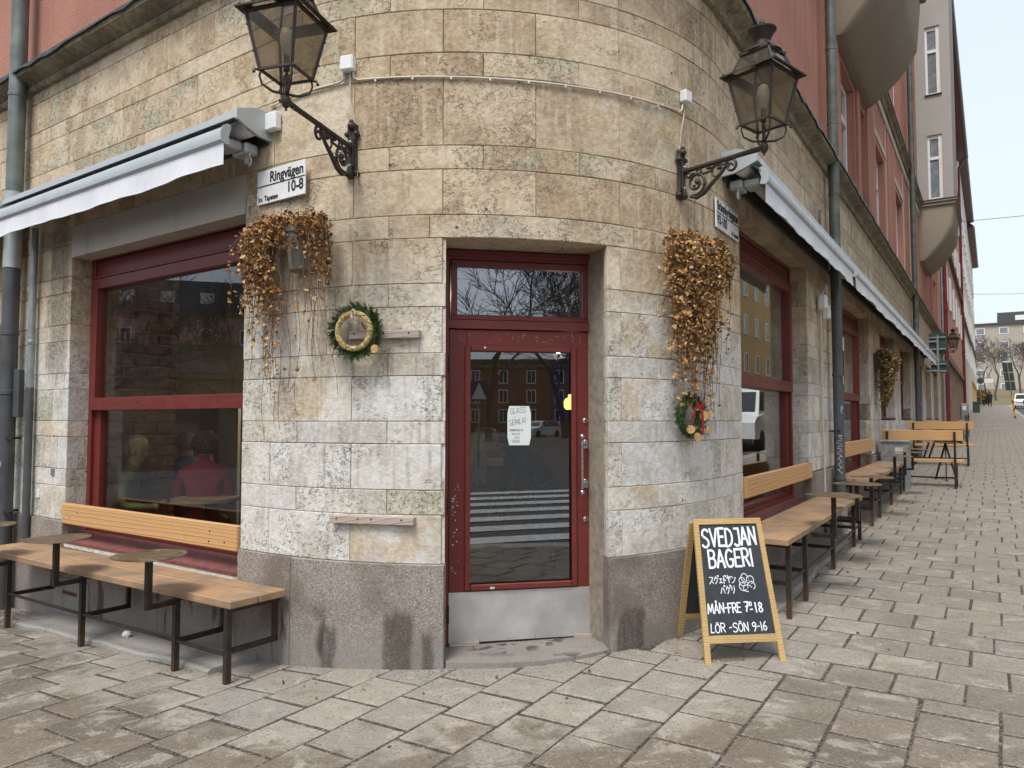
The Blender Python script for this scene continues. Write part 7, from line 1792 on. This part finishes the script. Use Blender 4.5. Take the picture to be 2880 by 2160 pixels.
# ================================================================== cars
def car(label, loc, rz, mt, L_=4.2, Wd=1.76, H_=1.48, van=False, group='cars parked along the kerb'):
    t = thing('parked_car' if not van else 'parked_van', label, 'van' if van else 'car', loc, rz, group); w = Wd/2; k = H_/1.48
    if van: body = [(-L_/2, .35), (-L_/2, 1.15), (L_/2 - 1.05, 1.15), (L_/2 - .25, 1.02), (L_/2, .85), (L_/2, .35)]; cab = [(-L_/2 + .02, 1.14), (-L_/2 + .06, H_ - .06), (-L_/2 + .3, H_), (L_/2 - 1.75, H_), (L_/2 - 1.35, H_ - .12), (L_/2 - .62, 1.10)]
    else: body = [(-L_/2, .38), (-L_/2 + .02, .78), (-L_/2 + .12, .92), (-L_/2 + .5, .95), (L_/2 - 1.15, .93), (L_/2 - .35, .80), (L_/2 - .04, .66), (L_/2, .36), (L_/2 - .1, .22), (-L_/2 + .1, .22)]; cab = [(-L_/2 + .16, .93), (-L_/2 + .55, H_ - .10), (-L_/2 + .95, H_), (.15, H_), (.60, H_ - .10), (L_/2 - 1.05, .92)]
    mb = MB(); n = len(body)
    ys = [(-w, .93), (-w*.97, 1.), (w*.97, 1.), (w, .93)]
    for y, s in ((-w, .0), (-w*.93, .03), (w*.93, .03), (w, .0)): mb.v += [Vector((x + (s if x > 0 else -s), y, z + (.015 if s else 0))) for x, z in body]
    for i in range(3):
        for j in range(n): mb.f.append([i*n+j, i*n+(j+1) % n, (i+1)*n+(j+1) % n, (i+1)*n+j]); mb.mi.append(0)
    mb.f += [list(range(n)), [3*n+j for j in range(n)]]; mb.mi += [0, 0]
    bd = mb.build('body', mt, t, True, smooth=30)
    c = MB(); n = len(cab); zb, zt = cab[0][1], H_
    f = lambda z: w*(.95 - .17*(z - zb)/(zt - zb))
    for s in (-1, 1): c.v += [Vector((x, s*f(z), z)) for x, z in cab]
    c.f = [list(range(n)), [n+j for j in range(n)]] + [[j, (j+1) % n, n+(j+1) % n, n+j] for j in range(n)]; c.mi = [0]*len(c.f); c.build('cabin', mt, t, True, smooth=20)
    # glazing set just proud of the cabin
    def lerp(a, b, s): return (a[0] + (b[0]-a[0])*s, a[1] + (b[1]-a[1])*s)
    ce = (sum(p[0] for p in cab)/n, (zb + zt)/2); ins = [lerp(p, ce, .13) for p in cab]
    for s in (-1, 1):
        if van: ins2 = [lerp(p, (L_/2 - 1.3, (zb+zt)/2 + .05), .2) for p in [(L_/2 - 2.2, zb), (L_/2 - 2.2, H_ - .1), (L_/2 - 1.4, H_ - .14), (L_/2 - .75, zb)]]
        else: ins2 = ins
        g = MB(); g.prism(ins2, lambda x, z: Vector((x, s*(f(z) + .004), z)), lambda x, z: Vector((x, s*(f(z) - .01), z))); g.build('side_window', M['car_glass'], t, True)
        if not van: MB().box((-.05, s*f(1.2) - .03, .95), (.02, s*f(1.2) + .03, H_ - .12)).build('pillar', mt, t, True)
    def screen(p, q, nm):
        a, b = lerp(p, q, .12), lerp(p, q, .90); d = Vector((q[1]-p[1], 0, -(q[0]-p[0]))).normalized()
        if (d.x > 0) != (p[0] > 0): d = -d
        v = [Vector((a[0], -f(a[1])*.88, a[1])), Vector((a[0], f(a[1])*.88, a[1])), Vector((b[0], f(b[1])*.88, b[1])), Vector((b[0], -f(b[1])*.88, b[1]))]
        MB().hexa([q_ - d*.01 for q_ in v] + [q_ + d*.006 for q_ in v]).build(nm, M['car_glass'], t, True)
    screen(cab[-1], cab[-2], 'windscreen')
    if not van: screen(cab[0], cab[1], 'rear_window')
    for s in (-1, 1):
        for x in (-L_/2 + .82, L_/2 - .85):
            wl = MB(); Mr = Matrix.Rotation(R(90), 4, 'X'); wl.lathe([(.21, -.10), (.30, -.10), (.325, -.06), (.325, .06), (.30, .10), (.21, .10)], (x, s*(w - .09), .325), 20, Mr); wo = wl.build('wheel', M['tyre'], t, True, smooth=40)
            rm = MB(); rm.lathe([(.215, -.085), (.20, -.10), (.06, -.085), (1e-4, -.09)] if s > 0 else [(.215, .085), (.20, .10), (.06, .085), (1e-4, .09)], (x, s*(w - .09), .325), 20, Mr); rm.build('rim', M['rim'], wo, True, smooth=40)
            MB().lathe([(.38, -.005), (.38, .005), (1e-4, .005)], (x, s*(w + .001), .335), 20, Mr).build('wheel_arch', M['tyre'], t, True) if False else None
        MB().box((L_/2 - .18, s*w*.82 - .16, .62), (L_/2 + .012, s*w*.82 + .10, .76), None, .03).build('headlight', M['head_lens'], t, True)
        MB().box((-L_/2 - .012, s*w*.86 - .12, .70), (-L_/2 + .1, s*w*.86 + .08, .88), None, .02).build('tail_light', M['tail_red'], t, True)
        MB().box((.75, s*(w + .02), .93), (.95, s*(w + .17), 1.06), None, .03).build('mirror', mt, t, True)
    MB().box((L_/2 - .02, -.26, .40), (L_/2 + .022, .26, .51)).build('number_plate', M['enamel'], t, True)
    MB().box((L_/2 - .02, -w*.8, .53), (L_/2 + .018, w*.8, .62), None, .01).build('grille', M['tyre'], t, True)
    MB().box((L_/2 - .05, -w*.92, .24), (L_/2 + .014, w*.92, .38), None, .03).build('bumper', M['tyre'] if van else mt, t, True)
    return t
def kerb_z(a): return gzu(ARC + a) - .135
FC = math.atan2(-DR[1], -DR[0])          # nose towards the viewer
car('white estate car parked nose-on far up the street', Q(93, 4.58, kerb_z(93)), FC, M['car_white'], 4.5, 1.85, 1.62)
car('beige-grey car at the right picture edge', Q(60.5, 4.62, kerb_z(60.5)), FC, M['car_grey'], 4.4, 1.8, 1.52)
car('dark blue car just cut by the right picture edge', Q(53.0, 4.66, kerb_z(53)), FC, M['car_blue'])
car('white van at the kerb, mirrored in the right show window', Q(20.0, 4.9, kerb_z(20)), FC, M['car_white'], 5.0, 1.95, 2.05, True)
# across the square, mirrored in the door pane
def sq(x, y): return (x, y, gz(x, y) - .135)
car('white hatchback mirrored in the door pane', sq(27, -52), R(158), M['car_white'])
car('dark red car mirrored in the door pane', sq(19, -55), R(158), M['car_red'])
car('grey car mirrored in the door pane', sq(34, -49), R(158), M['car_grey'])
# ================================================================== signs and posts up the street
t = thing('direction_sign', 'green backs of two road signs hung on the facade beside the far lantern', 'sign', Q(20.6, .30, 2.9))
p0 = Q(20.6, .34, 0); cdir = (Q(0, 1, 0) - Q(0, 0, 0)); adir = (Q(1, 0, 0) - Q(0, 0, 0))
def pan(c0, c1, z0, z1, a, nm, mt, th=.02): v = MB().box((a, c0, z0), (a + th, c1, z1), None, .004); return MB().add([Q(*q) for q in v.v], v.f).build(nm, mt, t)
pan(.10, .58, 3.55, 4.16, 20.64, 'panel', M['sign_green']); pan(.14, .60, 2.93, 3.30, 20.64, 'panel', M['sign_green'])
MB().tube([Q(20.60, .33, 2.9), Q(20.60, .33, 4.08)], .035, 10).build('post', M['zinc'], t, smooth=True)
for z in (4.02, 3.66, 3.2, 2.98): MB().bar(Q(20.60, .10, z), Q(20.60, .55, z), .03, .04).build('clamp', M['zinc'], t)
for z in (3.9, 3.0): MB().bar(Q(20.60, .0, z), Q(20.60, .33, z), .05, .05).build('wall_arm', M['zinc'], t)
t = thing('roadwork_post', 'leaning yellow and red banded post with dark green sign back', 'sign', Q(50, 2.87, gzu(ARC+50)))
b0 = Q(50, 2.87, gzu(ARC+50)); tp = Q(50, 2.52, 5.05)
lp = lambda s: b0.lerp(tp, s)
cols_ = [M['pipe_dark'], paint('yellow_post', (.62, .40, .02), .5), M['tail_red']]
for i in range(9): MB().tube([lp(i*.045), lp((i+1)*.045)], .055, 10).build('band', cols_[0] if i == 0 else cols_[1 + (i % 3 == 0)], t)
MB().tube([lp(.405), lp(1)], .04, 10).build('post', M['zinc'], t)
for s0, s1 in ((.50, .66), (.67, .82), (.83, 1.0)):
    a_, b_ = lp(s0), lp(s1); e = cdir*.26; o = adir*.06
    MB().hexa([a_ - e + o, a_ + e + o, a_ + e + o*1.4, a_ - e + o*1.4, b_ - e + o, b_ + e + o, b_ + e + o*1.4, b_ - e + o*1.4]).build('panel', M['sign_green'], t)
t = thing('road_sign', 'round green sign back above a white plate on a thin pole far up the street', 'sign', Q(95, .62, gzu(ARC+95))); z = gzu(ARC+95)
MB().tube([Q(95, .62, z), Q(95, .62, z + 3.6)], .04, 8).build('post', M['zinc'], t)
dsk = MB().lathe([(.36, -.01), (.36, .01), (1e-4, .011)], (0, 0, 0), 20, Matrix.Rotation(TR*-1, 4, 'Z') @ Matrix.Rotation(R(90), 4, 'X')); MB().add([Q(94.9, .62, z + 3.0) + v for v in dsk.v], dsk.f).build('disc', M['sign_green'], t)
v = MB().box((94.95, .95, z + 2.75), (95, 1.85, z + 3.25)); MB().add([Q(*q) for q in v.v], v.f).build('plate', M['enamel'], t)
bn = thing('waste_bin', 'dark green waste bin by the white house up the street', 'bin', Q(66.8, .55, gzu(ARC+66.8))); z = gzu(ARC+66.8)
v = MB().box((66.6, .32, z), (67.1, .82, z + .78), None, .03); MB().add([Q(*q) for q in v.v], v.f).build('container', M['sign_green'], bn); v = MB().box((66.57, .29, z + .781), (67.13, .85, z + .90), None, .05); MB().add([Q(*q) for q in v.v], v.f).build('hood', M['sign_green'], bn)
pm = thing('meter_box', 'grey meter box with orange top against the pink house', 'meter', Q(48.7, .22, gzu(ARC+48.7))); z = gzu(ARC+48.7)
v = MB().box((48.5, .03, z), (48.9, .44, z + .92), None, .03); MB().add([Q(*q) for q in v.v], v.f).build('case', M['galv'], pm); v = MB().box((48.52, .05, z + .921), (48.88, .42, z + .98), None, .02); MB().add([Q(*q) for q in v.v], v.f).build('top', M['orange_peel'], pm); v = MB().box((48.49, .12, z + .55), (48.499, .34, z + .82)); MB().add([Q(*q) for q in v.v], v.f).build('display', M['enamel'], pm)
rl = thing('handrail', 'dark handrail at the entrance behind the farther bench', 'handrail', Q(24, .9, gzu(ARC+24))); z = gzu(ARC+24)
MB().tube([Q(22.5, .95, z + .82), Q(26.5, .95, z + .92), Q(26.8, .95, z + .75)], .022, 8).build('rail', M['iron'], rl)
for a in (22.7, 24.5, 26.3): MB().tube([Q(a, .95, z - .1), Q(a, .95, z + .84)], .016, 6).build('post', M['iron'], rl)
for (a, c0, z0, z1, lb) in ((60, -.0, 16.6, 17.0, 'upper thin wire crossing the sky above the street'), (92, 0, 15.6, 15.2, 'lower thin wire crossing the sky above the street')):
    MB().tube([Q(a, c0 + 16*i/8, z0 + (z1-z0)*i/8 - .35*math.sin(math.pi*i/8)) for i in range(9)], .022, 5).single('overhead_wire', M['iron'], lb, 'wire')
# ================================================================== the other sides of the square (met in the window panes)
def block_house(name, label, c, ang, Lw, H_, mt, nf, nc, roof, depth=12, mans=0, trim=None, ww=1.2, wh=1.7):
    """local X along the front, -Y the front"""
    t = thing('opposite_house', label, 'building', c, ang)
    MB().box((-Lw/2, 0, -1), (Lw/2, depth, H_)).build('wall', mt, t, True)
    if mans:
        r_ = MB(); r_.prism([(0, H_), (1.6, H_ + mans), (depth - 1.6, H_ + mans), (depth, H_)], lambda y, z: Vector((-Lw/2, y - .3, z)), lambda y, z: Vector((Lw/2, y - .3, z))); ro = r_.build('roof', roof, t, True)
        for j in range(nc if nf else 0): x = -Lw/2 + Lw*(j + .5)/nc; MB().box((x - .7, .1, H_ + .5), (x + .7, 1.5, H_ + 2.1)).build('dormer', M['white_frame'], ro, True); 
    else: MB().box((-Lw/2 - .4, -.5, H_), (Lw/2 + .4, depth + .5, H_ + .5)).build('roof', roof, t, True)
    MB().box((-Lw/2, -.25, H_ - .5), (Lw/2, 0, H_ - .05)).build('eaves', trim or M['cornice'], t, True)
    win = None
    for i in range(nf):
        for j in range(nc):
            x = -Lw/2 + Lw*(j + .5)/nc; z = 1.1 + (H_ - 1.2)*i/nf
            if win is None:
                fr_ = MB(); [fr_.box(a, b) for a, b in (((-ww/2, -.06, 0), (-ww/2 + .12, .0, wh)), ((ww/2 - .12, -.06, 0), (ww/2, 0, wh)), ((-ww/2 + .12, -.06, wh - .12), (ww/2 - .12, 0, wh)), ((-ww/2 + .12, -.06, 0), (ww/2 - .12, 0, .12)), ((-.04, -.05, .12), (.04, 0, wh - .12)))]
                win = fr_.build('window', M['white_frame'], t, True); win.location = (x, -.002, z); pn_ = MB().box((-ww/2 + .1, -.03, .1), (ww/2 - .1, -.001, wh - .1)).build('pane', M['glass_far'], win, True)
            else:
                w = win.copy(); COL.objects.link(w); w.parent = t; w.location = (x, -.002, z); p = pn_.copy(); COL.objects.link(p); p.parent = w
    return t
block_house('ochre', 'ochre house across the side street, mirrored in the right window', Q(46, 15.5, 1.2), R(237), 64, 17.5, M['ochre_plaster'], 5, 18, M['roof_dark'])
block_house('brick', 'tall red brick house beyond the square, mirrored at the left of the transom', (1, -80, 0), R(180 + 14), 34, 17, M['brick_red'], 5, 10, M['roof_dark'])
block_house('row', 'low dark brick row beyond the square, mirrored in the door pane', (38, -74, 0), R(180 + 24), 56, 8.5, M['brick_red'], 3, 16, M['roof_dark'])
block_house('tan', 'tan house beside the brick one, mirrored in the transom', (62, -60, 0), R(180 + 42), 44, 16, M['cream_plaster'], 5, 12, M['roof_dark'])
block_house('mansard', 'long red and cream house with mansard roof, mirrored in the left window', (-86, 18, -2), R(96), 90, 15.5, M['pink_plaster'], 4, 22, M['roof_dark'], 12, 3.6)
block_house('west', 'dark brick house at the west side of the square', (-52, -58, 0), R(180 - 42), 46, 17, M['brick_red'], 5, 12, M['roof_dark'])
tq = make_tree(71, 16, sq(18, -42), 'bare tree mirrored in the middle of the transom', 'bare trees on the square', 1.15, 5); tq.scale = (1.5, 1.5, 1.5)
for x, y, rz, s_, lb in ((27, -47, 1, 1.05, 'bare tree mirrored at the right of the transom'), (33, -44, 2.2, .95, 'bare tree mirrored at the edge of the transom'), (10, -46, 3, 1.1, 'bare tree mirrored at the left of the transom'), (-46, 14, 4, .9, 'bare tree mirrored at the right of the left window'), (-50, 24, 5, .85, 'bare tree mirrored in the middle of the left window'), (-44, 4, .5, .8, 'bare tree mirrored at the edge of the left window')):
    o = dup(tq, sq(x, y), rz, lb); s_ *= 1.4; o.scale = (s_, s_, s_)
o = dup(tq, Q(33, 12.2, gzu(ARC+33)), 2.8, 'bare tree mirrored low in the right window'); o.scale = (.62, .62, .62)
t = thing('crossing_sign', 'blue pedestrian crossing sign mirrored in the door pane', 'sign', sq(6.6, -13.5)); z = sq(6.6, -13.5)[2]
MB().tube([(6.6, -13.5, z), (6.6, -13.5, z + 3.0)], .035, 8).build('post', M['zinc'], t)
MB().box((6.27, -13.46, z + 2.2), (6.93, -13.44, z + 2.86)).build('plate', M['blue_panel'], t); MB().add([(6.33, -13.435, z + 2.26), (6.87, -13.435, z + 2.26), (6.60, -13.435, z + 2.80)], [(0, 1, 2)]).build('triangle', M['enamel'], t)
block_house('hall', 'low dark hall with a broad roof, mirrored low in the left window', (-66, 15, -2), R(96), 80, 7.5, M['brown_stone'], 0, 8, M['roof_dark'], 9, 2.6)
